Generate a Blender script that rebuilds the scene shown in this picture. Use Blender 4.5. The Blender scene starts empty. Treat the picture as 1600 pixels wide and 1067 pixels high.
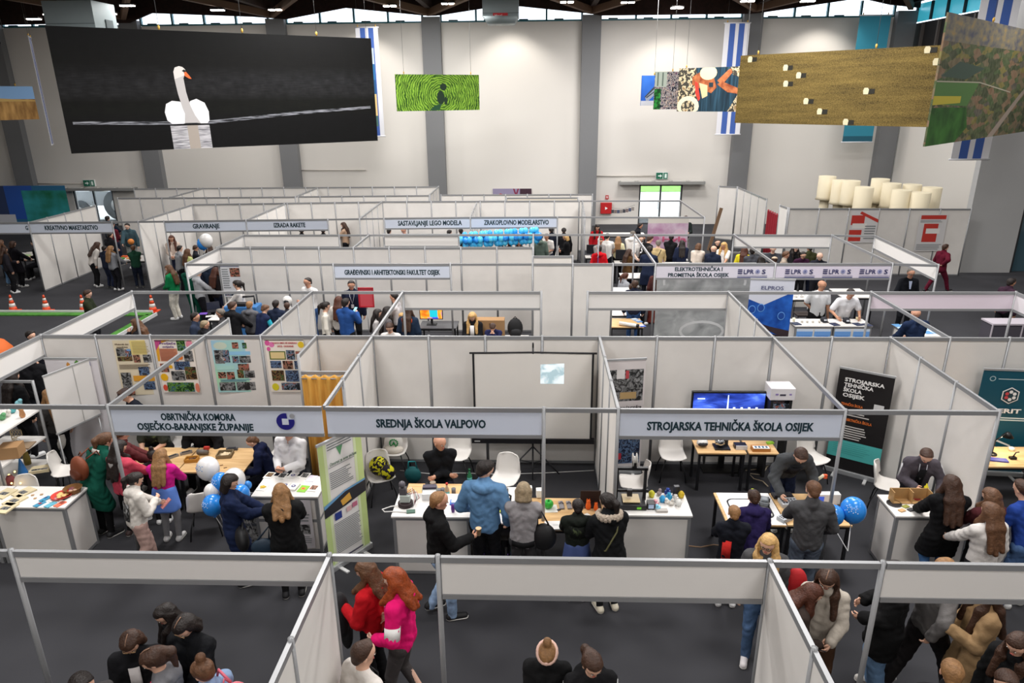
import bpy, math, random
import numpy as np
from math import sin, cos, pi, radians as R, sqrt
from mathutils import Vector, Matrix
S = bpy.context.scene
COL = S.collection
random.seed(7)

# ------------------------------------------------------------------ camera, world, lights, exposure
CF, CP, CY_, CR = 1094.26, 0.33523, 0.036193, -0.0086596
CAM = Vector((-0.11, -8.62, 6.452))
fw = Vector((-sin(CY_)*cos(CP), cos(CY_)*cos(CP), -sin(CP)))
_r = Vector((cos(CY_), sin(CY_), 0)); _u = _r.cross(fw)
ri = cos(CR)*_r + sin(CR)*_u
up = -sin(CR)*_r + cos(CR)*_u
cd = bpy.data.cameras.new('camera'); cam = bpy.data.objects.new('camera', cd); COL.objects.link(cam)
cd.sensor_width = 36; cd.lens = CF*36/1600; cd.clip_end = 200
m = Matrix((ri, up, -fw)).transposed().to_4x4(); m.translation = CAM
cam.matrix_world = m; S.camera = cam

S.view_settings.view_transform = 'Standard'; S.view_settings.look = 'None'
S.view_settings.exposure = EXPO = 0.0; S.view_settings.gamma = 1; S.view_settings.use_curve_mapping = False
S.cycles.max_bounces = 6; S.cycles.diffuse_bounces = 4; S.cycles.glossy_bounces = 2
S.cycles.transmission_bounces = 3; S.cycles.caustics_reflective = False; S.cycles.caustics_refractive = False
S.cycles.sample_clamp_indirect = 6

W = bpy.data.worlds.new('world'); S.world = W; W.use_nodes = True
wn = W.node_tree
bg = wn.nodes['Background']
bg.inputs[0].default_value = (.80, .90, 1, 1); bg.inputs[1].default_value = 3.4

def area(x, y, z, sx, sy, power, col=(1, .975, .955), rot=None, spread=None):
    l = bpy.data.lights.new('hall_lamp', 'AREA'); l.shape = 'RECTANGLE'; l.size = sx; l.size_y = sy
    l.energy = power; l.color = col
    if spread: l.spread = R(spread)
    o = bpy.data.objects.new('hall_lamp', l); o.location = (x, y, z); COL.objects.link(o)
    if rot: o.rotation_euler = rot
    return o
def spot(x, y, z, tx, ty, tz, power, ang=90, blend=.5, col=(1, .94, .86), rad=.15):
    l = bpy.data.lights.new('wall_washer', 'SPOT'); l.energy = power; l.spot_size = R(ang); l.spot_blend = blend
    l.color = col; l.shadow_soft_size = rad
    o = bpy.data.objects.new('wall_washer', l); o.location = (x, y, z); COL.objects.link(o)
    o.rotation_euler = (Vector((tx, ty, tz))-Vector((x, y, z))).to_track_quat('-Z', 'Y').to_euler()
    return o
# ceiling lamp rows under the roof; the first two added to brighten fascia fronts
for yy, pw in ((-12, 230), (-7.5, 250), (-1.5, 400), (4.5, 600), (10.5, 620), (17, 640), (23.5, 600)):
    for xx in (-16, -5.3, 5.3, 14):
        area(xx, yy, 10.3, 3.2, 1.6, pw*(1.12 if abs(xx) < 8 else .45))
# lamps that wash the end wall, one to a bay
for xx in (-16.4, -8.8, -1.4, 6.4, 13.6):
    spot(xx, 27.0, 10.6, xx, 28.6, 3.5, 480, 100, .6)

# ------------------------------------------------------------------ helpers
def ray(a, b): return fw + ri*((a-800)/CF) + up*((533.5-b)/CF)
def at(a, b, Z=0.0):
    d = ray(a, b); return CAM + d*((Z-CAM.z)/d.z)
def atY(a, b, Y):
    d = ray(a, b); return CAM + d*((Y-CAM.y)/d.y)
def hx(s):
    s = s.lstrip('#'); s = s if len(s) == 6 else ''.join(q*2 for q in s); v = [int(s[i:i+2], 16)/255 for i in (0, 2, 4)]
    return tuple((c/12.92 if c <= .04045 else ((c+.055)/1.055)**2.4) for c in v)
_mc = {}
def mat(c, rough=.6, metal=0, bump=0, bscale=40, emit=0, spec=.4, var=0, vscale=6, alpha=1, kind=None):
    """a named-by-colour principled material; bump and var add procedural relief and mottling"""
    key = (c, rough, metal, bump, bscale, emit, spec, var, vscale, alpha)
    if key in _mc: return _mc[key]
    mm = bpy.data.materials.new('m_'+(kind or str(c))); mm.use_nodes = True
    nt = mm.node_tree; b = nt.nodes['Principled BSDF']
    rgb = hx(c) if isinstance(c, str) else c
    b.inputs['Base Color'].default_value = (*rgb, 1); b.inputs['Roughness'].default_value = rough
    b.inputs['Metallic'].default_value = metal; b.inputs['Specular IOR Level'].default_value = spec
    if alpha < 1: b.inputs['Alpha'].default_value = alpha
    if emit:
        b.inputs['Emission Color'].default_value = (*rgb, 1); b.inputs['Emission Strength'].default_value = emit
    if bump or var:
        tc = nt.nodes.new('ShaderNodeTexCoord'); no = nt.nodes.new('ShaderNodeTexNoise')
        no.inputs['Scale'].default_value = bscale if bump else vscale; no.inputs['Detail'].default_value = 3
        nt.links.new(tc.outputs['Object'], no.inputs['Vector'])
        if bump:
            bp = nt.nodes.new('ShaderNodeBump'); bp.inputs['Strength'].default_value = bump; bp.inputs['Distance'].default_value = .02
            nt.links.new(no.outputs['Fac'], bp.inputs['Height']); nt.links.new(bp.outputs[0], b.inputs['Normal'])
        if var:
            n2 = no
            if bump:
                n2 = nt.nodes.new('ShaderNodeTexNoise'); n2.inputs['Scale'].default_value = vscale
                nt.links.new(tc.outputs['Object'], n2.inputs['Vector'])
            cr = nt.nodes.new('ShaderNodeValToRGB')
            cr.color_ramp.elements[0].position = .35; cr.color_ramp.elements[1].position = .65
            cr.color_ramp.elements[0].color = (*[max(0, v*(1-var)) for v in rgb], 1)
            cr.color_ramp.elements[1].color = (*[min(1, v*(1+var)) for v in rgb], 1)
            nt.links.new(n2.outputs['Fac'], cr.inputs[0]); nt.links.new(cr.outputs[0], b.inputs['Base Color'])
    _mc[key] = mm
    return mm
def nodemat(name, build, rough=.6):
    """build(nt, coordinate_socket) -> colour socket"""
    if name in _mc: return _mc[name]
    mm = bpy.data.materials.new(name); mm.use_nodes = True; nt = mm.node_tree; b = nt.nodes['Principled BSDF']
    b.inputs['Roughness'].default_value = rough; b.inputs['Specular IOR Level'].default_value = .2
    tc = nt.nodes.new('ShaderNodeTexCoord')
    nt.links.new(build(nt, tc.outputs['Object']), b.inputs['Base Color']); _mc[name] = mm
    return mm
def ramp(nt, fac, stops, interp='LINEAR'):
    cr = nt.nodes.new('ShaderNodeValToRGB'); e = cr.color_ramp.elements; cr.color_ramp.interpolation = interp
    while len(e) < len(stops): e.new(.5)
    for q, (p, c) in zip(e, stops): q.position = p; q.color = (*hx(c), 1)
    nt.links.new(fac, cr.inputs[0]); return cr.outputs[0]
def noise(nt, vec, scale, detail=4, st=None, dist=0):
    n = nt.nodes.new('ShaderNodeTexNoise'); n.inputs['Scale'].default_value = scale; n.inputs['Detail'].default_value = detail
    n.inputs['Distortion'].default_value = dist
    if st:
        mp = nt.nodes.new('ShaderNodeMapping'); mp.inputs['Scale'].default_value = st; nt.links.new(vec, mp.inputs[0]); vec = mp.outputs[0]
    nt.links.new(vec, n.inputs['Vector']); return n.outputs['Fac']
def mixc(nt, fac, a, b, mode='MIX'):
    mx = nt.nodes.new('ShaderNodeMix'); mx.data_type = 'RGBA'; mx.blend_type = mode
    if isinstance(fac, (int, float)): mx.inputs[0].default_value = fac
    else: nt.links.new(fac, mx.inputs[0])
    for s, i in ((a, 6), (b, 7)):
        if isinstance(s, str): mx.inputs[i].default_value = (*hx(s), 1)
        else: nt.links.new(s, mx.inputs[i])
    return mx.outputs[2]

class MB:
    """collects faces, then becomes ONE mesh object"""
    def __init__(s): s.v = []; s.f = []; s.m = []; s.mats = []; s.sm = []
    def mi(s, mt):
        if mt not in s.mats: s.mats.append(mt)
        return s.mats.index(mt)
    def add(s, vs, fs, mt, M=None, smooth=False):
        o = len(s.v); i = s.mi(mt)
        s.v += [tuple(M @ Vector(v)) for v in vs] if M else [tuple(v) for v in vs]
        for f in fs: s.f.append([o+k for k in f]); s.m.append(i); s.sm.append(smooth)
        return s
    def box(s, c, d, mt, rz=0, M=None):
        x, y, z = d[0]/2, d[1]/2, d[2]/2
        vs = [(-x,-y,-z),(x,-y,-z),(x,y,-z),(-x,y,-z),(-x,-y,z),(x,-y,z),(x,y,z),(-x,y,z)]
        T = Matrix.Translation(c) @ Matrix.Rotation(rz, 4, 'Z')
        if M: T = M @ T
        return s.add(vs, [(3,2,1,0),(4,5,6,7),(0,1,5,4),(1,2,6,5),(2,3,7,6),(3,0,4,7)], mt, T)
    def quad(s, pts, mt, M=None): return s.add(pts, [tuple(range(len(pts)))], mt, M)
    def tube(s, pts, r, mt, n=8, cap=True):
        """a round bar along points; r a number or one per point"""
        pts = [Vector(p) for p in pts]; k = len(pts); rs = r if isinstance(r, (list, tuple)) else [r]*k
        vs = []; fs = []
        prev = None
        for i, p in enumerate(pts):
            d = (pts[min(i+1, k-1)]-pts[max(i-1, 0)]).normalized()
            a = prev if prev is not None else (Vector((0, 0, 1)) if abs(d.z) < .9 else Vector((1, 0, 0)))
            x = (a - d*a.dot(d)).normalized(); y = d.cross(x); prev = x
            vs += [p + (x*cos(2*pi*j/n)+y*sin(2*pi*j/n))*rs[i] for j in range(n)]
        for i in range(k-1):
            for j in range(n):
                fs.append((i*n+j, i*n+(j+1) % n, (i+1)*n+(j+1) % n, (i+1)*n+j))
        if cap: fs += [tuple(reversed(range(n))), tuple(range((k-1)*n, k*n))]
        return s.add(vs, fs, mt, None, True)
    def lathe(s, prof, mt, c=(0, 0, 0), n=16, M=None):
        """prof: list of (radius, z)"""
        vs = []; fs = []; k = len(prof)
        for r, z in prof: vs += [(r*cos(2*pi*j/n), r*sin(2*pi*j/n), z) for j in range(n)]
        for i in range(k-1):
            for j in range(n): fs.append((i*n+j, i*n+(j+1) % n, (i+1)*n+(j+1) % n, (i+1)*n+j))
        fs += [tuple(reversed(range(n))), tuple(range((k-1)*n, k*n))]
        T = Matrix.Translation(c)
        return s.add(vs, fs, mt, M @ T if M else T, True)
    def ell(s, c, rad, mt, n=10, k=7, M=None):
        vs = []; fs = []
        for i in range(1, k):
            t = pi*i/k
            vs += [(rad[0]*sin(t)*cos(2*pi*j/n), rad[1]*sin(t)*sin(2*pi*j/n), rad[2]*cos(t)) for j in range(n)]
        vs += [(0, 0, rad[2]), (0, 0, -rad[2])]; T0 = len(vs)-2
        for i in range(k-2):
            for j in range(n): fs.append((i*n+j, (i+1)*n+j, (i+1)*n+(j+1) % n, i*n+(j+1) % n))
        for j in range(n): fs += [(T0, j, (j+1) % n), (T0+1, (k-2)*n+(j+1) % n, (k-2)*n+j)]
        T = Matrix.Translation(c)
        return s.add(vs, fs, mt, M @ T if M else T, True)
    def prism(s, poly, a, b, mt, M=None):
        """a 2-D outline (x, z) given thickness from y=a to y=b"""
        n = len(poly); vs = [(x, a, z) for x, z in poly]+[(x, b, z) for x, z in poly]
        fs = [tuple(range(n)), tuple(reversed(range(n, 2*n)))]+[((i+1) % n, i, n+i, n+(i+1) % n) for i in range(n)]
        return s.add(vs, fs, mt, M)
    def build(s, name, parent=None, loc=None, rz=0, bevel=0):
        me = bpy.data.meshes.new(name); me.from_pydata(s.v, [], s.f)
        for q in s.mats: me.materials.append(q)
        me.polygons.foreach_set('material_index', s.m); me.polygons.foreach_set('use_smooth', s.sm)
        me.update()
        o = bpy.data.objects.new(name, me); COL.objects.link(o)
        if parent: o.parent = parent
        if loc is not None: o.location = loc
        o.rotation_euler.z = rz
        if bevel:
            b = o.modifiers.new('edge', 'BEVEL'); b.width = bevel; b.segments = 2; b.limit_method = 'ANGLE'
        return o
def tag(o, label, cat, group=None, kind=None):
    o['label'] = label; o['category'] = cat
    if group: o['group'] = group
    if kind: o['kind'] = kind
    return o
def E(name, label, cat, loc, rz=0, group=None, kind=None):
    o = bpy.data.objects.new(name, None); COL.objects.link(o); o.empty_display_size = .1
    o.location = loc; o.rotation_euler.z = rz
    return tag(o, label, cat, group, kind)
def struct(mb, name):
    o = mb.build(name); o['kind'] = 'structure'; return o
def dup(root, loc, rz, label=None, group=None):
    r = root.copy(); COL.objects.link(r); r.location = loc; r.rotation_euler.z = rz
    if label: r['label'] = label
    if group: r['group'] = group
    for ch in list(root.children):
        c = ch.copy(); COL.objects.link(c); c.parent = r
        for g in ch.children:
            d = g.copy(); COL.objects.link(d); d.parent = c
    return r
_tx = {}
def text(s, parent, loc, mt, height=.1, width=None, bold=.012, name='lettering', align='CENTER', shear=0, M=None, condense=.72, thick=.002, fat=0):
    """writing in the XZ plane, read from -Y; width, when given, is the exact width the line takes"""
    cu = bpy.data.curves.new(name, 'FONT'); cu.body = s; cu.align_x = align; cu.size = 1; cu.offset = bold; cu.shear = shear
    cu.extrude = .004; cu.resolution_u = 2
    ob = bpy.data.objects.new(name, cu)
    COL.objects.link(ob); dg = bpy.context.evaluated_depsgraph_get(); ev = ob.evaluated_get(dg)
    me = bpy.data.meshes.new_from_object(ev); COL.objects.unlink(ob); bpy.data.objects.remove(ob)
    n = len(me.vertices); v = np.zeros(n*3, np.float32); me.vertices.foreach_get('co', v); v = v.reshape(-1, 3)
    cap = .73                      # capital height of the built-in face at size 1
    sy = height/cap; sx = sy*condense
    if width: sx = width/max(1e-6, v[:, 0].max()-v[:, 0].min())
    w = np.stack([v[:, 0]*sx, -v[:, 2]*sy*0-v[:, 2]*thick/.004, v[:, 1]*sy], 1)
    me.vertices.foreach_set('co', w.astype(np.float32).ravel()); me.materials.clear(); me.materials.append(mt); me.update()
    if fat:
        a_ = MB(); a_.mats = [mt]; fcs = [tuple(p.vertices) for p in me.polygons]
        for q, dx in enumerate((-fat*height, fat*height)):
            a_.add([(x+dx, y+.0004*q, z) for x, y, z in w.tolist()], fcs, mt)
        bpy.data.meshes.remove(me); me = bpy.data.meshes.new(name); me.from_pydata(a_.v, [], a_.f); me.materials.append(mt); me.update()
    o = bpy.data.objects.new(name, me); COL.objects.link(o); o.parent = parent; o.location = loc
    if M is not None: o.matrix_local = M
    return o

# ------------------------------------------------------------------ people: one continuous body grown from a distance field
def rot_to(v): return v
def sdf(prims, k, h, cut=None, minz=None, maxz=None, fold=0, seed=0):
    """prims: (a, b, ra, rb) tapering limbs, blended with radius k; returns vertices and quads"""
    A = np.array([p[0] for p in prims], np.float32); B = np.array([p[1] for p in prims], np.float32)
    rr = np.array([[p[2], p[3]] for p in prims], np.float32); mr = rr.max(1)[:, None]
    lo = np.minimum(A-mr, B-mr).min(0)-3*h; hi = np.maximum(A+mr, B+mr).max(0)+3*h
    n = np.ceil((hi-lo)/h).astype(int)+1
    D = np.full(n, .3, np.float32)
    ax = [lo[i]+h*np.arange(n[i], dtype=np.float32) for i in range(3)]
    mg = k+2.5*h
    for a, b, (ra, rb) in zip(A, B, rr):
        m_ = max(ra, rb)+mg
        i0 = np.maximum(0, np.floor((np.minimum(a, b)-m_-lo)/h).astype(int)); i1 = np.minimum(n, np.ceil((np.maximum(a, b)+m_-lo)/h).astype(int)+1)
        sl = tuple(slice(i0[i], i1[i]) for i in range(3))
        X = ax[0][sl[0]][:, None, None]-a[0]; Y = ax[1][sl[1]][None, :, None]-a[1]; Z = ax[2][sl[2]][None, None, :]-a[2]
        d = b-a; L = float(d@d)
        t = np.clip((X*d[0]+Y*d[1]+Z*d[2])/L, 0, 1) if L > 1e-9 else np.float32(0)
        q = np.sqrt((X-t*d[0])**2+(Y-t*d[1])**2+(Z-t*d[2])**2)-(ra+t*(rb-ra))
        o = D[sl]; w = np.maximum(k-np.abs(o-q), 0)/k if k > 0 else 0
        D[sl] = np.minimum(o, q)-w*w*k*.25
    if fold:
        X, Y, Z = np.meshgrid(*ax, indexing='ij', sparse=True)
        D = D+np.float32(fold)*(np.sin(62*Z+5*np.sin(13*X+seed)+4*np.sin(11*Y+2*seed))*np.sin(9*Z+7*X+seed*3)+.6*np.sin(48*X+31*Z+4*np.sin(17*Y+seed)))
    if cut is not None:
        G = np.meshgrid(*ax, indexing='ij', sparse=True); D = cut(D, *G)
    if minz is not None: D = np.maximum(D, minz-ax[2][None, None, :])
    if maxz is not None: D = np.maximum(D, ax[2][None, None, :]-maxz)
    return snet(D, lo, h)
_C = [(i, j, k) for i in (0, 1) for j in (0, 1) for k in (0, 1)]
_EDG = [(a, b) for a in _C for b in _C if sum(b)-sum(a) == 1 and all(y >= x for x, y in zip(a, b))]
def snet(D, lo, h):
    n = np.array(D.shape)-1; Sg = D < 0
    c = sum(Sg[i:i+n[0], j:j+n[1], k:k+n[2]].astype(np.int8) for i, j, k in _C)
    act = (c > 0) & (c < 8); ii = np.argwhere(act); idx = -np.ones(act.shape, np.int64); idx[act] = np.arange(len(ii))
    acc = np.zeros((len(ii), 3)); cnt = np.zeros(len(ii))
    for a, b in _EDG:
        da = D[ii[:, 0]+a[0], ii[:, 1]+a[1], ii[:, 2]+a[2]]; db = D[ii[:, 0]+b[0], ii[:, 1]+b[1], ii[:, 2]+b[2]]
        mk = (da < 0) != (db < 0); t = np.where(mk, da/np.where(mk, da-db, 1), 0)
        acc += mk[:, None]*(np.array(a)+t[:, None]*(np.array(b)-np.array(a))); cnt += mk
    v = lo+h*(ii+acc/np.maximum(cnt, 1)[:, None])
    F = []
    for axn in range(3):
        o1, o2 = [(1, 2), (2, 0), (0, 1)][axn]
        s0 = Sg.take(range(n[axn]), axn); s1 = Sg.take(range(1, n[axn]+1), axn)
        e = np.argwhere(s0 != s1)
        e = e[(e[:, o1] > 0) & (e[:, o2] > 0) & (e[:, o1] < n[o1]) & (e[:, o2] < n[o2])]
        if not len(e): continue
        fl = s0[e[:, 0], e[:, 1], e[:, 2]]
        def cell(d1, d2):
            q = e.copy(); q[:, o1] -= d1; q[:, o2] -= d2; return idx[q[:, 0], q[:, 1], q[:, 2]]
        Q = np.stack([cell(1, 1), cell(0, 1), cell(0, 0), cell(1, 0)], 1)
        Q[~fl] = Q[~fl][:, ::-1]; F.append(Q)
    F = np.concatenate(F) if F else np.zeros((0, 4), int)
    return v, F
def blob(mb, vf, mt):
    v, f = vf; o = len(mb.v); i = mb.mi(mt)
    mb.v += v.tolist(); mb.f += (f+o).tolist(); mb.m += [i]*len(f); mb.sm += [True]*len(f)
    return mb
def nrm(v): return v/max(1e-9, np.linalg.norm(v))
def ik(a, t, l1, l2, hint):
    """joint between a and the reachable end of t"""
    d = t-a; L = np.linalg.norm(d); mx = (l1+l2)*.995
    if L > mx: t = a+d*(mx/L); d = t-a; L = mx
    x = (l1*l1-l2*l2+L*L)/(2*L); hgt = sqrt(max(0, l1*l1-x*x)); u = d/L
    p = hint-u*(hint@u); return a+u*x+nrm(p)*hgt, t
SK = {'a': '#d9ab92', 'b': '#c8957b', 'c': '#e2b9a3', 'd': '#b9886c'}
HR = {'dk': '#1d1512', 'br': '#3d271b', 'mb': '#5d3f2a', 'lb': '#8a6540', 'bl': '#c39b62', 'rd': '#8c3d16', 'gy': '#6d655c', 'au': '#4c281a', 'gb': '#8b7a60'}
ARM = {'down': (.26, .04, .86), 'fwd': (.17, .42, 1.0), 'table': (.17, .40, .95), 'phone': (.06, .30, 1.12), 'pocket': (.2, .12, .98),
       'cross': (-.10, .2, 1.14), 'back': (.06, -.17, .96), 'cup': (.16, .33, 1.16), 'face': (.05, .2, 1.4), 'strap': (.1, .14, 1.3),
       'hold': (.05, .26, 1.0), 'lap': (.08, .28, .95), 'up': (.2, .2, 1.65), 'swing': (.24, .26, .98), 'swingb': (.24, -.22, .98), 'out': (.42, .3, 1.05)}
def cloth(c, var=0): return mat(c, .9, 0, .55, 16, 0, .15, var, 9)
NP = [0]
STOOD = []; WALLS = []; RECTS = []
def settle(b, zh, sitting):
    """the free standing spot nearest to b: clear of other people, partitions and tables; the head stays on its line of sight"""
    d = Vector((b[0]-CAM.x, b[1]-CAM.y)); D_ = d.length; u = d/D_; n = Vector((-u.y, u.x)); sl = (CAM.z-zh)/D_; best = None; mg = .1 if sitting else .19
    for i in range(-10, 11):
        for j in range(-6, 7):
            de, la = i*.06, j*.04; z2 = zh-de*sl; f = z2/zh
            if not .92 < f < 1.08: continue
            p = Vector((b[0], b[1]))+u*de+n*la; c = de*de*.6+la*la*6
            for q in STOOD:
                g_ = (p-q).length
                if g_ < .45: c += (.45-g_)*7
            for a, e in WALLS:
                v = e-a; t = max(0, min(1, (p-a).dot(v)/v.length_squared)); g_ = (p-a-v*t).length
                if g_ < .30: c += (.30-g_)*12
            if 1:
                for x0, y0, x1, y1 in RECTS:
                    g_ = min(p.x-x0+mg, x1-p.x+mg, p.y-y0+mg, y1-p.y+mg)
                    if g_ > 0: c += g_*12
            if best is None or c < best[0]: best = (c, p, f)
    c, p, f = best; STOOD.append(p); return (p.x, p.y, 0), f
def person(px, py, h=1.7, face=0, label='', hair=('short', 'br'), top=('shirt', '#222'), legs=('jeans', '#222'), shoe='#ddd', skin='a',
           L='down', Rr='down', lean=0, side=0, sit=None, head=(0, 12), stride=0, lod=None, w=1, extra=None, base=None, feet=True, hz=None, nm=None):
    """face: heading in degrees, 0 away from the camera (+Y), 90 towards +X"""
    s = h/1.7; V = lambda *a: np.array(a, float)
    hip = V(0, 0, .53*h if sit is None else sit+.10*s)
    if lean > 25 and sit is None: hip[1] -= .12*s*(lean/45)
    le = R(lean); si = R(side); upv = nrm(V(sin(si), sin(le)*cos(si), cos(le)*cos(si)))
    fwd = nrm(np.cross(upv, V(1, 0, 0))); fwd = fwd if fwd[1] > 0 else -fwd
    XX = nrm(np.cross(fwd, upv))
    shc = hip+upv*.295*h; nkb = hip+upv*.325*h
    hy, hp = R(head[0]), R(head[1])
    nd = nrm(upv*.85+V(0, 0, .25)+fwd*(.22+.1*sin(hp))); hc = nkb+nd*.095*h
    # head axes
    hf0 = nrm(V(fwd[0], fwd[1], 0)*1.0); lx = V(1, 0, 0)
    hf = V(sin(hy)*cos(hp), cos(hy)*cos(hp), -sin(hp)); hr_ = V(cos(hy), -sin(hy), 0); hu = np.cross(hr_, hf)
    HP = lambda x, y, z: hc+(hr_*x+hf*y+hu*z)*h
    shw = .103*h*w
    # place
    if base is None:
        q = at(px, py, hc[2]); a = R(-face)
        bx = q.x-(hc[0]*cos(a)-hc[1]*sin(a)); by = q.y-(hc[0]*sin(a)+hc[1]*cos(a)); base = (bx, by, 0)
    fs_ = 1.0
    if px or py:
        base, fs_ = settle(base, hc[2], sit is not None)
    if lod is None: lod = 0 if base[1] < 1.2 else (1 if base[1] < 7.5 else 2)
    g = (.0135, .018, .025)[lod]
    root = E(nm or 'person', label, 'person', base, R(-face), 'people at the fair'); root.scale = (fs_,)*3
    sk = mat(SK[skin], .55, 0, .05, 60, 0, .35)
    J = {}
    for sd in (1, -1):
        sh = shc+XX*sd*shw-upv*.008*h
        T = L if sd < 0 else Rr
        t = ARM[T] if isinstance(T, str) else T
        t = V(t[0]*sd, t[1], t[2])*s
        if sit is not None: t[2] += hip[2]-.53*h
        if T in ('cup', 'face', 'strap', 'cross', 'phone') and lean: t = t+(shc-(hip+V(0, 0, .295*h)))
        hint = V(sd*.5, -.55, -.5)
        el, wr = ik(sh, t, .172*h, .148*h, hint)
        J[sd] = (sh, el, wr)
    K = {}
    for sd in (1, -1):
        hj = hip+V(1, 0, 0)*sd*.05*h-V(0, 0, .012*h)
        if sit is None: ft = V(sd*.062*h, stride*sd*.5*h - (.0), .045*h)
        else: ft = V(sd*.075*h, .42*s, .045*h)
        if stride and sd*stride < 0: ft[2] += .03*h
        kn, an = ik(hj, ft, .243*h, .238*h, V(sd*.08, 1, .25))
        K[sd] = (hj, kn, an)
    # ---- body
    P_ = []
    b = lambda a, c, r1, r2: P_.append((a, c, r1*h, r2*h))
    b(K[1][0], K[-1][0], .062, .062)
    for sd in (1, -1):
        b(hip+XX*sd*.034*h, hip+upv*.13*h+XX*sd*.032*h, .062, .056)
        b(hip+upv*.13*h+XX*sd*.032*h, hip+upv*.24*h+XX*sd*.052*h*w, .056, .058)
        b(nkb-upv*.006*h, J[sd][0], .030, .031)
        b(J[sd][0], J[sd][1], .031, .025); b(J[sd][1], J[sd][2], .025, .016)
        b(K[sd][0], K[sd][1], .054, .037); b(K[sd][1], K[sd][2], .036, .022)
    b(nkb-upv*.02*h, hc-hu*.02*h, .034, .031)
    b(HP(0, -.012, .017), HP(0, .012, .02), .0505, .049); b(HP(0, .014, -.004), HP(0, .026, -.042), .036, .024)
    # hands: palm in the field, fingers and thumb rooted in it
    mb = MB(); HD = []
    for sd in (1, -1):
        sh, el, wr = J[sd]; fd = nrm(wr-el); inn = nrm(V(-sd, .25, 0)-fd*(V(-sd, .25, 0)@fd)); ac = np.cross(fd, inn)
        P_.append((wr, wr+fd*.012*h, .016*h, .016*h))
        for o in (-.011, 0, .011): P_.append((wr+fd*.012*h+ac*o*.6*h, wr+fd*.05*h+ac*o*h, .0085*h, .0085*h))
        HD.append((wr, fd, inn, ac))
    blob(mb, sdf(P_, .028*s, g), sk)
    for sd, (wr, fd, inn, ac) in zip((1, -1), HD):
        for i, (o, ln) in enumerate(((-.017, .036), (-.006, .043), (.006, .040), (.017, .031))):
            p0 = wr+fd*.047*h+ac*o*h; p1 = p0+(fd*.9+inn*.35)*ln*.55*h; p2 = p1+(fd*.55+inn*.85)*ln*.5*h
            mb.tube([p0, p1, p2], [.0056*h, .0052*h, .0042*h], sk, 5 if lod else 7)
        tsg = -1 if ac[1] < 0 else 1
        p0 = wr+fd*.02*h+ac*tsg*.012*h; p1 = p0+(fd*.6+ac*tsg*.7+inn*.4)*.024*h; p2 = p1+(fd*.9+inn*.5)*.02*h
        mb.tube([p0, p1, p2], [.0068*h, .006*h, .0048*h], sk, 5 if lod else 7)
    # face
    Mh = Matrix([[hr_[i], hf[i], hu[i], hc[i]] for i in range(3)]+[[0, 0, 0, 1]]) @ Matrix.Scale(h, 4)
    if lod < 2 or abs(((face+head[0]+180) % 360)-180) > 60:
        mb.add([(-.008, .051, -.012), (.008, .051, -.012), (0, .066, -.013), (-.004, .056, .012), (.004, .056, .012), (0, .05, -.018)],
               [(0, 2, 3), (2, 4, 3), (2, 1, 4), (0, 5, 2), (5, 1, 2)], sk, Mh, True)
        ew, ei, lip, brow = mat('#e9e4de', .3), mat('#2b1c14', .3), mat('#a8594f', .5), mat(HR[hair[1]], .8)
        for sd in (1, -1):
            mb.ell((sd*.019, .0535, .004), (.0085, .0045, .0045), ew, 8, 5, Mh); mb.ell((sd*.019, .0562, .004), (.004, .0028, .0042), ei, 8, 5, Mh)
            mb.ell((sd*.019, .0535, .015), (.012, .005, .0025), brow, 8, 4, Mh)
            mb.ell((sd*.048, -.002, -.002), (.006, .012, .017), sk, 8, 6, Mh)
        mb.ell((0, .0515, -.033), (.014, .005, .0045), lip, 8, 5, Mh)
    mb.build('body', root)
    # ---- trousers
    ls, lc = legs
    wide = {'jeans': (.062, .045, .041, .034), 'slim': (.057, .04, .038, .026), 'wide': (.066, .054, .054, .05), 'skirt': (.07, .08, .085, .09)}[ls]
    Q = [(K[1][0], K[-1][0], .068*h, .068*h), (hip+upv*.03*h-XX*.03*h, hip+upv*.03*h+XX*.03*h, .067*h, .067*h)]
    for sd in (1, -1):
        Q += [(K[sd][0], K[sd][1], wide[0]*h, wide[1]*h), (K[sd][1], K[sd][2]-V(0, 0, .02*h), wide[2]*h, wide[3]*h)]
    blob(MB(), sdf(Q, .02*s, g, minz=.022*h, fold=(.0035 if lod < 2 and ls != 'slim' else 0), seed=NP[0]), cloth(lc, .25 if ls == 'jeans' else 0)).build('trousers' if ls != 'skirt' else 'skirt', root)
    # ---- shoes
    if feet:
        for sd in (1, -1):
            an = K[sd][2]; z0 = an[2]-.045*h
            hl, to = V(an[0], an[1]-.02*h, z0+.024*h), V(an[0]+sd*.012*h, an[1]+.088*h, z0+.02*h)
            o = blob(MB(), sdf([(hl, to, .027*h, .024*h), (hl, an, .026*h, .026*h)], .02*s, g*.7, minz=z0+.004*h), mat(shoe, .6, 0, .1, 50)).build('shoe', root)
            blob(MB(), sdf([(hl, to, .0305*h, .028*h)], .0, g*.6, minz=z0, maxz=z0+.013*h), mat('#e4e2dd' if shoe != '#ddd' else '#f2f0ec', .6)).build('sole', o)
    # ---- top
    ts, tc = top[0], top[1]; tk = {'shirt': .006, 'tee': .008, 'hoodie': .013, 'jacket': .015, 'puffer': .024, 'coat': .015, 'sweater': .011, 'vest': .018, 'suit': .012, 'parka': .02}[ts]
    hemd = {'coat': -.16, 'parka': -.13, 'suit': -.03, 'jacket': -.015, 'puffer': -.01, 'hoodie': 0, 'vest': 0, 'tee': -.01, 'shirt': -.01, 'sweater': -.01}[ts]
    Q = []; hem = hip+upv*hemd*h
    c_ = lambda a, d, r1, r2: Q.append((a, d, (r1+tk)*h, (r2+tk)*h))
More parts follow.
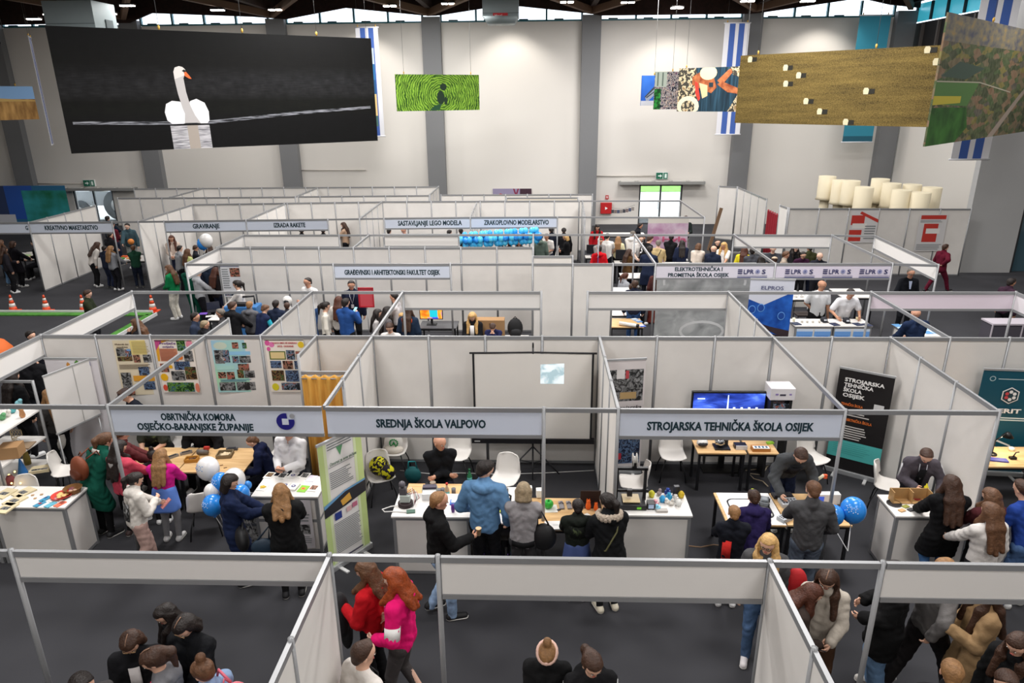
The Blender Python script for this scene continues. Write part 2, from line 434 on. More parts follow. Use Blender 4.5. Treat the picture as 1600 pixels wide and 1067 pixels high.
    for sd in (1, -1):
        c_(hip+upv*.0*h+XX*sd*.036*h, hip+upv*.13*h+XX*sd*.030*h, .064, .058)
        c_(hip+upv*.13*h+XX*sd*.034*h, hip+upv*.24*h+XX*sd*.052*h*w, .057, .06)
        c_(nkb-upv*.008*h, J[sd][0], .030, .032)
        sh, el, wr = J[sd]
        if ts == 'tee': c_(sh, sh+(el-sh)*.75, .036, .037)
        elif ts == 'vest': pass
        else: c_(sh, el, .034, .03); c_(el, wr-(wr-el)*.04, .03, .022)
        if hemd < -.05:
            hj, kn, an = K[sd]; c_(hj, hj+(kn-hj)*.8, .066, .07)
    zc = (hip+upv*hemd*h)
    def cutp(D, X, Y, Z):
        pl = -((X-zc[0])*upv[0]+(Y-zc[1])*upv[1]+(Z-zc[2])*upv[2])-.045*h
        keep = np.ones_like(D)*pl
        for sd in (1, -1):                       # sleeves hang below the hem: leave them whole
            a_, b2 = J[sd][1], J[sd][2]; d_ = b2-a_; LL = d_@d_
            t_ = np.clip(((X-a_[0])*d_[0]+(Y-a_[1])*d_[1]+(Z-a_[2])*d_[2])/LL, 0, 1)
            q_ = np.sqrt((X-a_[0]-t_*d_[0])**2+(Y-a_[1]-t_*d_[1])**2+(Z-a_[2]-t_*d_[2])**2)-.055*h
            keep = np.where((q_ < 0) & (ts not in ('tee', 'vest')), -1, keep)
        return np.maximum(D, keep)
    if ts in ('hoodie', 'jacket', 'puffer', 'parka', 'coat', 'sweater'): c_(nkb-upv*.0*h, nkb+nd*.02*h, .034, .034)
    if ts in ('hoodie', 'parka') or (len(top) > 2 and 'hood' in top[2:]):
        for a0, a1 in ((-.045, 0), (0, .045)):
            c_(nkb-fwd*(.035 if a0 else .055)*h+XX*a0*h-upv*.01*h, nkb-fwd*(.055 if not a1 else .035)*h+XX*a1*h-upv*.01*h, .026, .026)
    st = cloth(tc)
    nmt = {'tee': 'shirt', 'suit': 'jacket', 'puffer': 'jacket', 'parka': 'jacket'}.get(ts, ts)
    mb = blob(MB(), sdf(Q, .024*s, g, cut=cutp, fold=(0 if lod > 1 else .005 if ts in ('puffer', 'coat', 'parka') else .0038), seed=NP[0]*1.7), st); to_ = mb.build(nmt, root)
    if ts == 'vest':
        Q = []
        for sd in (1, -1):
            sh, el, wr = J[sd]; Q += [(sh, el, .042*h, .036*h), (el, wr-(wr-el)*.05, .036*h, .026*h)]
        blob(MB(), sdf(Q, .02*s, g), cloth(top[2] if len(top) > 2 else '#333')).build('sleeves', root)
    if ts == 'suit':
        fr = lambda x, y, z: nkb+XX*x*h+fwd*y*h+upv*z*h
        MB().add([fr(-.025, .062, -.02), fr(.025, .062, -.02), fr(.012, .085, -.14), fr(-.012, .085, -.14)], [(0, 1, 2, 3)], cloth('#b9c4dd')).build('shirt_front', root)
    # ---- hair
    hs, hcol = hair; hm = mat(HR[hcol], .5, 0, .5, 55, 0, .35, .18, 25)
    def capcut(th, n_y=-.80, n_z=.60):
        nn = hf*n_y+hu*n_z; c0 = hc
        return lambda D, X, Y, Z: np.maximum(D, th*h-((X-c0[0])*nn[0]+(Y-c0[1])*nn[1]+(Z-c0[2])*nn[2]))
    Q = [(HP(0, -.014, .018), HP(0, .010, .024), .0575*h, .055*h)]
    if hs != 'bald':
        if hs in ('short', 'crop', 'curly'):
            t_ = {'short': .0, 'crop': -.003, 'curly': .006}[hs]
            Q = [(HP(0, -.014, .018), HP(0, .010, .024+t_), (.0555+t_)*h, (.054+t_)*h), (HP(0, -.03, -.02), HP(0, -.02, .02), .036*h, .04*h)]
            if hs == 'short': Q.append((HP(-.02, .03, .055), HP(.02, .034, .055), .018*h, .018*h))
            vf = sdf(Q, .015*s, g*.8, cut=capcut(.004))
        else:
            dz = nrm(V(0, 0, -1)*.9-fwd*.15)
            if hs in ('long', 'mid'):
                ln = .17 if hs == 'long' else .05
                for x0, y0 in ((-.045, -.012), (.045, -.012), (-.032, -.036), (.032, -.036), (0, -.045)):
                    a0 = HP(x0, y0, 0); m0 = nkb+XX*x0*1.25*h-fwd*(.045+tk if y0 < -.03 else -.005)*h; e0 = m0-upv*(ln+.02*(abs(x0) < .01)-.02*(abs(x0) > .04))*h-fwd*(.04+tk*.6)*h+XX*x0*.25*h
                    if abs(x0) > .04: e0 = e0+fwd*(.11+tk)*h; m0 = m0+fwd*(.02+tk)*h
                    Q += [(a0, m0, .025*h, .031*h), (m0, e0, .031*h, .02*h)]
            elif hs == 'bob':
                for x0, y0 in ((-.042, -.015), (.042, -.015), (-.02, -.04), (.02, -.04)):
                    Q.append((HP(x0, y0, .0), HP(x0*1.05, y0*1.1, -.06), .026*h, .024*h))
            elif hs == 'tail':
                p0 = HP(0, -.066, .03); p1 = HP(0, -.095, -.01); p2 = p1+(-fwd*.015-V(0, 0, .13))*h
                Q += [(HP(0, -.03, -.01), HP(0, -.05, .02), .04*h, .03*h), (p0, p1, .019*h, .024*h), (p1, p2, .024*h, .01*h)]
            elif hs == 'bun':
                Q += [(HP(0, -.03, -.01), HP(0, -.04, .02), .04*h, .035*h), (HP(0, -.045, .085), HP(0, -.05, .09), .028*h, .028*h)]
            cc = capcut(.004)
            def hcut(D, X, Y, Z):
                # the face stays free: remove hair inside a window in front of the face
                x = (X-hc[0])*hr_[0]+(Y-hc[1])*hr_[1]+(Z-hc[2])*hr_[2]; y = (X-hc[0])*hf[0]+(Y-hc[1])*hf[1]+(Z-hc[2])*hf[2]; z = (X-hc[0])*hu[0]+(Y-hc[1])*hu[1]+(Z-hc[2])*hu[2]
                win = np.maximum(np.maximum(np.abs(x)-.08*h, .022*h-y), np.maximum(z-.037*h, -.078*h-z+1.7*np.maximum(0, np.abs(x)-.034*h)))
                return np.maximum(D, -win)
            vf = sdf(Q, .032*s, g*.85, cut=hcut, fold=(.0022 if lod < 2 else 0), seed=NP[0])
        blob(MB(), vf, hm).build('hair', root)
        if hs in ('tail', 'bun'):
            pass
    NP[0] += 1
    info = dict(root=root, J=J, K=K, hip=hip, nkb=nkb, hc=hc, HP=HP, Mh=Mh, XX=XX, fwd=fwd, upv=upv, h=h, lod=lod, base=Vector(base), face=face, HD=HD, s=s, V=V, fs=fs_)
    if extra:
        for e in extra: EXTRA[e[0]](info, *e[1:])
    return info
EXTRA = {}
def wpt(I, p):
    """a point of the person's own frame in the hall's frame"""
    a = R(-I['face']); b_ = I['base']
    p = [v*I['fs'] for v in p]
    return Vector((b_.x+p[0]*cos(a)-p[1]*sin(a), b_.y+p[0]*sin(a)+p[1]*cos(a), b_.z+p[2]))

# ------------------------------------------------------------------ the hall
WHITE = mat('#d8d4ce', .8, bump=.03, bscale=3)
def carpet(nt, v):
    a = ramp(nt, noise(nt, v, 260, 3), [(.3, '#2d2d30'), (.7, '#434347')])
    b_ = ramp(nt, noise(nt, v, .6, 3), [(.35, '#d0d0d0'), (.65, '#ffffff')])
    return mixc(nt, .6, a, b_, 'MULTIPLY')
struct(MB().box((-3, 8, -.05), (58, 46, .1), nodemat('carpet', carpet, .95)), 'floor')
struct(MB().box((-2, 40, -.12), (70, 22, .1), mat('#d5d5d0', .9, var=.06)), 'ground_outside')
g_ = MB(); g_.box((-2, 66, -.07), (110, 46, .1), mat('#7fb04a', .9, var=.2, vscale=2)); struct(g_, 'lawn_outside')
YB = 29.0; CG = mat('#77787a', .7)
# the end wall with its two glazed doors cut out
DOORS = [(-25.2, -23.0, 2.0), (5.3, 7.56, 2.08)]
wb = MB(); xs = [-31]+[v for d in DOORS for v in d[:2]]+[18]
for i in range(0, len(xs), 2): wb.box(((xs[i]+xs[i+1])/2, YB+.15, 4.98), (xs[i+1]-xs[i], .3, 9.96), WHITE)
for a, b_, t in DOORS: wb.box(((a+b_)/2, YB+.15, (t+9.96)/2), (b_-a, .3, 9.96-t), WHITE)
struct(wb, 'wall_back')
dk = mat('#4a4c50', .5, .3); glass = mat('#e8f4f4', .05, alpha=.12)
for n_, (a, b_, t) in enumerate(DOORS):
    d = MB(); w_ = b_-a
    for x in (a+.04, (a+b_)/2, b_-.04): d.box((x, YB+.1, t/2), (.08, .1, t), dk)
    d.box(((a+b_)/2, YB+.1, t-.04), (w_, .1, .08), dk); d.box(((a+b_)/2, YB+.1, .04), (w_, .1, .08), dk)
    o = struct(d, 'door_%d' % (n_+1))
    gl = MB().box(((a+b_)/2, YB+.1, t/2), (w_-.1, .01, t-.1), glass).build('glass', o)
    hd = MB().tube([((a+b_)/2-.1, YB+.02, .8), ((a+b_)/2-.1, YB+.02, 1.3)], .015, mat('#aaaaaa', .3, .8)).build('handle', o)
for i, x in enumerate((-27.45, -20.35, -13.0, -5.3, 2.55, 10.3, 17.55)):
    struct(MB().box((x, YB-.2, 5.1), (.92, .4, 10.2), CG), 'column_%d' % (i+1))
# clerestory band over the end wall, glazing bars and the folded timber roof edge in front of it
sky = mat('#eaf3ff', .2, emit=2.2); teal = mat('#2b6d78', .4, emit=0); tl2 = mat('#3a9fb4', .3, emit=.8)
cx = [-27.45, -20.35, -13.0, -5.3, 2.55, 10.3, 17.55]
for i in range(6):
    o = struct(MB().box(((cx[i]+cx[i+1])/2, YB+.2, 10.35), (cx[i+1]-cx[i]-.9, .05, .8), sky), 'window_%d' % (i+1))
    f = MB(); x0, x1 = cx[i]+.46, cx[i+1]-.46
    f.box(((x0+x1)/2, YB+.05, 10.0), (x1-x0, .16, .07), teal)
    for q in range(5): f.box((x0+(x1-x0)*q/4, YB+.05, 10.35), (.09, .16, .7), teal)
    for q in range(4): f.box((x0+(x1-x0)*(q+.35)/4, YB+.02, 10.06), (.45, .1, .05), mat('#22343a'))
    f.build('window_frame', o)
rb = mat('#2a1711', .8, bump=.1, bscale=20, var=.25); tan = mat('#6b5240', .7, bump=.1)
zz = MB()
ZIG = [(-29, 10.02), (-27, 10.06), (-20.2, 10.08), (-19, 10.5), (-14, 10.28), (-12.4, 10.15), (-9.4, 10.62), (-5.4, 10.22), (-5, 10.22), (-1.6, 10.66), (2.3, 10.25), (3, 10.14), (10.2, 10.14), (10.8, 10.2), (15.2, 10.75), (16.6, 10.45), (18, 10.3)]
for (a, za), (b_, zb) in zip(ZIG, ZIG[1:]): zz.prism([(a, za), (b_, zb), (b_, 11.4), (a, 11.4)], YB-.55, YB-.42, rb)
struct(zz, 'trim_1')
struct(MB().box((-3, 8, 11.35), (58, 46, .1), rb), 'ceiling')
bm_ = MB()
def beam(x0, y0, x1, y1, z0=10.75, z1=None, w=.22, h=.3, m_=tan):
    d = Vector((x1-x0, y1-y0, (z1 or z0)-z0)); L = d.length
    M_ = Matrix.Translation(((x0+x1)/2, (y0+y1)/2, (z0+(z1 or z0))/2)) @ d.to_track_quat('X', 'Z').to_matrix().to_4x4()
    bm_.box((0, 0, 0), (L, w, h), m_, M=M_)
for a, b_ in zip(cx, cx[1:]):
    mx = (a+b_)/2
    beam(a, 28.3, mx, 22.5, 10.35, 10.9); beam(b_, 28.4, mx, 22.5, 10.35, 10.9)
    beam(mx, 22.5, a, 16, 10.9, 10.6); beam(mx, 22.5, b_, 16, 10.9, 10.6)
for a in cx: beam(a, 28.5, a, -10, 10.75, None, .25, .5, rb)
struct(bm_, 'beam_1')
# right end: side wall with dark upper cladding, grey return, glazing
blk = mat('#1c1a1b', .7)
sw = MB(); sw.box((18.25, 24, 3.4), (.3, 10, 6.8), WHITE); sw.box((18.25, 24, 8.2), (.3, 10, 2.9), blk)
for q in range(7): sw.box((18.05, 19.6+q*1.4, 8.2), (.12, .12, 2.8), mat('#57524f', .5))
struct(sw, 'wall_right')
cw = MB().box((18.1, 24, 10.1), (.06, 10, .8), tl2); o = struct(cw, 'window_7')
f = MB()
for q in range(8): f.box((18.03, 19.3+q*1.35, 10.1), (.1, .12, .8), mat('#15262c'))
f.build('window_frame', o)
gw = mat('#a5a5a5', .85, bump=.05, bscale=2)
struct(MB().box((16.95, 18.2, 5.4), (1.9, .3, 10.8), gw), 'wall_return')
dg = MB(); dg.box((20.5, 18.3, 1.6), (5.2, .06, 3.2), mat('#3d5560', .08, spec=.6)); o = struct(dg, 'door_3')
f = MB()
for q in range(5): f.box((17.98+q*1.3, 18.22, 1.6), (.12, .12, 3.2), mat('#2a2c30', .4))
f.build('door_frame', o)
struct(MB().box((21, 18.3, 7), (6.2, .3, 7.6), gw), 'wall_east')
struct(MB().box((24.2, 2, 5.6), (.3, 33, 11.2), WHITE), 'wall_side')
struct(MB().box((-31.1, 8, 5.6), (.3, 45, 11.2), WHITE), 'wall_left')
struct(MB().box((-3, -14.2, 5.6), (56, .3, 11.2), WHITE), 'wall_front')
# air-heater units hung from the roof
def unit(x, y, z, w, d, h, label):
    o = E('heater_unit', label, 'air heater', (x, y, z))
    m_ = mat('#8f9a9c', .5, .2)
    b_ = MB(); b_.box((0, 0, h*.62), (w, d, h*.76), m_); b_.lathe([(w*.55, .0), (w*.68, .25*h)], m_, (0, 0, 0), 4, Matrix.Rotation(pi/4, 4, 'Z')); b_.build('housing', o)
    MB().box((0, -d/2-.01, h*.36), (w*1.01, .02, .02), mat('#5b6467')).build('seam', o)
    return o
p = atY(783, 35, 24)
o = unit(p.x, 24, 9.4, 1.5, 1.2, 1.05, 'grey box heater with a red maker plate hung from the roof')
MB().box((.0, -.63, .28), (.62, .02, .2), mat('#c3272f', .5)).build('plate', o)
text('Hoval', o, (-.08, -.65, .23), mat('#f0f0f0'), .1, .3, name='plate_lettering')
p = atY(125, 20, 22)
o = unit(p.x, 22, 8.9, 2.0, 1.6, 1.3, 'big grey box heater hung from the roof above the swan picture')
MB().box((.98, .2, .5), (.12, .5, .35), mat('#4b5558')).build('vent', o)
# pendant ceiling lamps
lm = mat('#fff4e6', .3, emit=14)
def lamp(px, py, Y, lab):
    q = atY(px, py, Y); o = E('ceiling_lamp', lab, 'ceiling lamp', q, 0, 'lamps under the roof')
    MB().box((0, 0, .05), (.62, .3, .06), mat('#3b3b3d')).build('housing', o)
    d = MB(); d.box((-.16, 0, 0), (.24, .24, .05), lm); d.box((.16, 0, 0), (.24, .24, .05), lm); d.build('lens', o)
    MB().tube([(0, 0, .08), (0, 0, 11.3-q.z)], .008, mat('#333')).build('cord', o)
for a, b_, Y, w_ in ((53, 30, 26, 'first'), (79, 23, 26, 'second'), (199, 9, 24, 'fourth'), (171, 22, 26, 'third'), (340, 16, 26, 'fifth'), (430, 15.5, 26.5, 'sixth'), (609, 9.5, 26, 'seventh'), (700, 6, 26, 'eighth'), (886, 3.5, 25, 'ninth'), (981, 4, 25, 'tenth'), (1058, 12.5, 27.5, 'eleventh'), (1168, 2, 25, 'twelfth'), (1262, 2, 25, 'thirteenth')):
    lamp(a, b_, Y, 'twin roof lamp, %s along the row counted from the hall\'s far side door' % w_ if 0 else 'twin lit roof lamp, %s from the west end of the row' % w_)
# exit signs, cable tray and door air curtains on the end wall
def exits(px, py, lab):
    q = atY(px, py, YB-.1); o = E('exit_sign', lab, 'exit sign', q)
    MB().box((0, 0, 0), (.62, .1, .36), mat('#e8e8e8', .5)).build('case', o)
    d = MB(); d.box((-.13, -.06, 0), (.34, .02, .32), mat('#1f6b52', .4)); d.box((.18, -.06, 0), (.22, .02, .32), mat('#3d7d68', .4)); d.build('face', o)
    d = MB(); d.prism([(-.2, -.03), (-.09, -.03), (-.09, -.09), (.0, .0), (-.09, .09), (-.09, .03), (-.2, .03)], -.085, -.075, mat('#e6f3ee')); d.box((.19, -.08, .0), (.1, .01, .2), mat('#e6f3ee')); d.build('arrow', o)
exits(1034, 274.5, 'green exit sign above the glazed door behind the pink roll-up')
exits(140, 286, 'green exit sign above the glazed door with the machine outside')
def curtain(px0, px1, py, lab):
    a, b_ = atY(px0, py, YB-.3), atY(px1, py, YB-.3); w_ = b_.x-a.x; o = E('air_curtain', lab, 'air curtain', ((a.x+b_.x)/2, YB-.25, a.z))
    MB().box((0, 0, 0), (w_, .45, .14), mat('#8d8d8b', .5)).build('housing', o)
    d = MB()
    for i in range(5): d.box((-w_/2+w_*(i+.5)/5, -.05, .09), (w_*.15, .3, .05), mat('#c4c2be'))
    d.build('grille', o)
curtain(967, 1101, 286, 'long grey air curtain over the glazed door behind the pink roll-up')
curtain(80, 211, 296, 'long grey air curtain over the glazed door with the machine outside')
def pipe(px0, py0, px1, py1, lab):
    a, b_ = atY(px0, py0, YB-.05), atY(px1, py1, YB-.05)
    tag(MB().tube([a, (b_.x, YB-.05, a.z)], .025, mat('#c4bfb8')).build('conduit'), lab, 'pipe')
pipe(932, 275, 1028, 275, 'thin conduit running to the exit sign by the fire cabinet')
pipe(48, 287, 134, 287, 'thin conduit running to the exit sign by the machine door')
pipe(470, 266, 572, 266, 'thin lone conduit on the bare end wall behind the swan picture')
q = atY(947, 325, YB-.1)
o = E('fire_cabinet', 'red fire hose cabinet on the end wall', 'fire cabinet', q)
MB().box((0, 0, 0), (.58, .2, .56), mat('#b51f22', .45)).build('case', o); MB().prism([(-.06, -.08), (.08, 0), (-.06, .08)], -.115, -.105, mat('#f2eeee')).build('symbol', o)
q = atY(948.5, 308, YB-.05)
o = E('fire_sign', 'small red fire hose sign above the red cabinet', 'sign', q)
MB().box((0, 0, 0), (.16, .03, .2), mat('#b51f22')).build('plate', o); d = MB(); d.box((-.03, -.02, 0), (.02, .01, .12), mat('#fff')); d.box((.03, -.02, 0), (.02, .01, .12), mat('#fff')); d.build('symbol', o)

# ------------------------------------------------------------------ stand partitions on their metre grid
PAN = mat('#dcd8d3', .55, var=.03, vscale=2, spec=.35); ALU = mat('#8d8e90', .38, .25, spec=.5); BRD = mat('#dcd9d6', .5); SGN = mat('#cfd6e4', .45)
_posts = set()
H_ = 2.5
def run(name, label, x0, y0, x1, y1, kind='wall', posts=None, step=1.0, zt=H_, drop=.42, board=None, z0=0, group=None, pan=None):
    """a straight run of stand system: wall = posts, panels, rails; fascia = header board between posts; rail = top bar"""
    L = sqrt((x1-x0)**2+(y1-y0)**2); an = math.atan2(y1-y0, x1-x0)
    o = E(name, label, {'wall': 'partition', 'fascia': 'fascia board', 'rail': 'rail'}[kind], (x0, y0, 0), an, group or 'stand partitions', 'thing')
    n = max(1, round(L/step)); ts = [L*i/n for i in range(n+1)]
    if kind != 'wall': ts = [0, L]
    pl = posts if posts is not None else range(len(ts))
    for i in pl:
        t = ts[i]; key = (round(x0+t*cos(an), 1), round(y0+t*sin(an), 1))
        if key in _posts: continue
        _posts.add(key)
        MB().lathe([(.026, z0), (.026, zt+.015)], ALU, (t, 0, 0), 8).build('post', o)
    MB().box((L/2, 0, zt-.03), (L-.056, .04, .06), ALU).build('rail', o)
    if kind == 'wall':
        WALLS.append((Vector((x0, y0)), Vector((x1, y1))))
        MB().box((L/2, 0, z0+.035), (L-.056, .035, .05), ALU).build('rail', o)
        for a, b_ in zip(ts, ts[1:]): MB().box(((a+b_)/2, 0, (z0+.06+zt-.06)/2), (b_-a-.054, .012, zt-z0-.12), pan or PAN).build('panel', o)
    elif kind == 'fascia':
        MB().box((L/2, 0, zt-drop+.025), (L-.056, .04, .05), ALU).build('rail', o)
        MB().box((L/2, 0, zt-drop/2-.005), (L-.056, .014, drop-.1), board or BRD).build('board', o)
    return o
W_, F_, R_ = 'wall', 'fascia', 'rail'
def pw(label, *a, **k): return run('partition_wall', label, *a, 'wall', **k)
def fa(label, *a, **k): return run('fascia', label, *a, 'fascia', **k)
def ra(label, *a, **k): return run('top_rail', label, *a, 'rail', **k)
YF = -3.25
fa('blank fascia over the four girls in dark jackets', -5, YF, -2, YF, drop=.34)
ra('bare rail running past the white counter with the red dish', -9.5, YF, -5, YF, posts=[])
pw('partition next to the man in white with a lanyard', -2, YF, -2, YF-3.2)
ra('bare rail above the redhead in the pink top', -2, YF, -1, YF)
fa('wide blank fascia below the visitors at the soldering counter', -1, YF, 2, YF, drop=.46)
pw('partition beside the girl in the cream hoodie', 2, YF, 2, YF-3.2)
ra('bare rail above the girl in the cream hoodie', 2, YF, 3, YF)
fa('blank fascia over the woman in the tan coat', 3, YF, 7, YF, drop=.42)
ra('bare rail in front of the shelving with crafts', -10.5, 0, -6, 0)
SG1 = fa('sign board reading OBRTNIČKA KOMORA with a dark blue round emblem', -6, 0, -3, 0, board=SGN, drop=.45, posts=[0])
SG2 = fa('sign board reading SREDNJA ŠKOLA VALPOVO', -3, 0, 0, 0, board=SGN, drop=.45, posts=[1])
ra('bare rail between the Valpovo sign and the Strojarska sign', 0, 0, 1, 0)
SG3 = fa('sign board reading STROJARSKA TEHNIČKA ŠKOLA OSIJEK', 1, 0, 4, 0, board=SGN, drop=.45)
ra('bare rail in front of the black roll-up banner', 4, 0, 6, 0, posts=[1])
pw('side partition next to the white projector screen', 1, 0, 1, 3)
pw('side partition behind the green and white roll-up', -3, 1, -3, 3)
ra('short rail joining the two school signs to the partition', -3, 0, -3, 1, posts=[])
pw('side partition behind the boy in the grey tracksuit', 6, 0, 6, 3)
ra('slanting rail above the four pinned posters', -6, 0, -6, 3)
ra('slanting rail beside the black roll-up banner', 4, 0, 4, 3)
pw('back partition with the four posters and the projector screen', -9, 3, 1, 3)
pw('back partition behind the television', 1, 3, 6, 3)
pw('back partition behind the teal roll-up', 6, 3, 10, 3)
pw('short partition of the curtained storage booth', -4, 2, -4, 3)
ra('low rail carrying the yellow curtain', -4, 2, -3, 2, zt=2.22, posts=[])
fa('slanting fascia in front of the boy in dark green', -9, 3, -9, 6)
fa('slanting fascia over the dark crowd by the shelving', -9, .2, -9, 3, posts=[0])
ra('bare rail over the men around the blue machine', -9, 6, -3, 6, posts=[])
pw('narrow side partition by the bald seated man', -6, 3, -6, 4)
pw('side partition by the boy in the padded vest', -5, 3, -5, 6)
ra('slanting rail over the row of school visitors', -3, 3, -3, 6)
fa('blank fascia over the blonde woman with a phone', -3, 6, 0, 6)
fa('blank cream fascia over the wooden table with leaflets', 1, 6, 4, 6)
pw('side partition next to the grey aerial picture', 4, 3, 4, 6)
ra('bare rail over the two men in white shirts', 4, 6, 7, 6)
fa('pale pink fascia above the bald man in blue', 7, 6, 10, 6, board=mat('#dccfda', .5))
ra('slanting rail beside the bald man in blue', 7, 3, 7, 6)
fa('fascia running away beside the man at the far entrance', 10, 6, 10, 4.2, board=mat('#d5d0d4', .5))
YC = 8.7
fa('slanting fascia beside the group in green tracksuits', -9.1, YC, -9.1, 10.75)
ra('bare rail over the woman in white at the poster', -9.1, YC, -5.28, YC, posts=[0])
SG4 = fa('sign board reading GRAĐEVINSKI I ARHITEKTONSKI FAKULTET OSIJEK', -5.28, YC, -2.28, YC, board=SGN)
ra('bare rail between the faculty sign and the two plain panels', -2.28, YC, -.2, YC, posts=[])
pw('two plain panels with an extra middle bar', -.2, YC, 1.82, YC)
ra('bare rail above the seated girl in grey', 1.82, YC, 2.88, YC, posts=[])
SG5 = fa('sign board reading ELEKTROTEHNIČKA I PROMETNA ŠKOLA OSIJEK', 2.88, YC, 5.85, YC, board=mat('#d6d2dc', .45))
SG6 = fa('sign board with three repeated blue word marks', 5.85, YC, 8.72, YC, board=mat('#d6cfdc', .45))
ra('bare rail above the man in the dark suit', 8.72, YC, 9.75, YC-.15)
ra('slanting rail over the woman in brown', 2.88, YC, 2.88, 12.65)
ra('slanting rail over the woman in yellow', 5.85, YC, 5.85, 12.6)
ra('slanting rail over the red and white stand', 8.72, YC, 8.72, 12.5)
fa('slanting fascia above the man in the dark suit', 9.75, YC-.15, 9.95, 12.4)
YD = 10.75
pw('back partition with a pinned sheet behind the woman in white', -9.2, YD, -5.27, YD)
pw('back partition behind the faculty stand', -5.27, YD, -.2, YD)
fa('slanting blank fascia under the blue and white balloons', -9.2, YD, -9.2, 12.7)
pw('side partition below the woman in beige', -5.27, YD, -5.27, 12.75, step=1)
pw('side partition under the balloon garland', -.2, YD, -.2, 12.7)
pw('small plain panel under the visitor in the green hoodie', -.2, 9.6, .85, 9.6)
YE = 12.7
fa('long blank fascia in front of the rocket stand', -9.2, YE, -6.2, YE)
ra('bare rail in front of the balloon garland', -6.2, YE, 2.85, YE, posts=[])
fa('blank fascia in front of the brick model stand', -4.83, YE+.08, -2.5, YE+.08)
ra('bare rail above the crowd of visitors in white', 2.88, 12.65, 5.85, 12.6)
fa('blank cream fascia above the woman in yellow', 5.85, 12.6, 8.72, 12.5)
ra('bare rail by the red and white stand', 8.72, 12.5, 9.95, 12.4, posts=[])
YG = 15.5
SG7 = fa('sign board cut by the picture edge, ending in G', -20.7, 15.1, -17.75, 15.15, board=SGN)
SG8 = fa('sign board reading KREATIVNO MAKETARSTVO', -17.75, 15.15, -14.85, 15.25, board=SGN)
ra('bare rail between two model making signs', -14.85, 15.25, -13.06, 15.35, posts=[])
SG9 = fa('sign board reading GRAVIRANJE', -13.06, 15.35, -10.25, 15.55, board=SGN)
SG10 = fa('sign board reading IZRADA RAKETE', -10.25, 15.55, -7.4, 15.68, board=SGN)
ra('bare rail past the woman in beige', -7.4, 15.68, -5.46, 15.85, posts=[])
SG11 = fa('sign board reading SASTAVLJANJE LEGO MODELA', -5.46, 15.88, -2.43, 16, board=SGN)
SG12 = fa('sign board reading ZRAKOPLOVNO MODELARSTVO', -2.43, 16, .63, 16.05, board=SGN)
ra('bare rail towards the crowd by the glazed door', .63, 16.05, 5.7, 15.85)
pw('side partition of the creative model stand', -17.75, 15.15, -17.85, 19.2)
pw('side partition between model making and engraving', -13.95, 15.3, -13.95, 19.3)
pw('side partition between engraving and rocket stands', -10.25, 15.55, -10.25, 19.5)
pw('side partition beside the brick model stand', -6.3, 15.75, -6.4, 20)
pw('side partition at the end of the brick model stand', -2.43, 16, -2.5, 19.5)
pw('back partition of the engraving stands', -14, 19.4, -6.4, 20, posts=None)
pw('back partition of the brick model stands', -6.4, 20.05, 1.62, 20.1)
fa('cream fascia in front of the far booths', -1.36, 21, 1.62, 21, board=mat('#e0d8c8', .5))
pw('slim end partition by the blue roll-up edge', 1.6, 16.2, 1.75, 20.1)
pw('long far partition, second row from the end wall', -18.2, 21.4, -10.5, 21.6, step=1)
pw('partition continuing the second row from the end wall', -10.4, 21.7, -4.75, 21.9)
pw('partition of the second row below the purple poster', -4.25, 22.05, 2.3, 22.05)
pw('farthest partition along the end wall', -13.2, 24.9, -4.75, 25.05)
pw('far partition near the machine door', -19.3, 24.7, -13.2, 24.9)
pw('short partition closing the farthest booths', -4.75, 22.2, -4.75, 25.05)
for x in (-16, -10.5): pw('far side partition at the %s booth boundary of the farthest row' % ('third' if x < -12 else 'second'), x, 21.6, x, 24.8)
ra('bare high rail before the glazed door', 1.62, 20.05, 5.66, 20)
ra('slanting rail before the glazed door', 5.66, 20, 5.7, 15.85, posts=[])
pw('pale end panel of the far white room', 8.37, 24.8, 9.1, 24.4)
pw('side panels of the far white room', 9.12, 24.3, 9.2, 20.3)
pw('narrow panel after the red curtain', 9.2, 18.7, 9.25, 17.95)
pw('broad partition with two red and white posters', 9.25, 17.8, 15.7, 17.55)
pw('dark-footed partition behind the bald man in a suit', 6.1, 16.1, 9.0, 15.6, zt=1.25, pan=mat('#5f636b', .7))

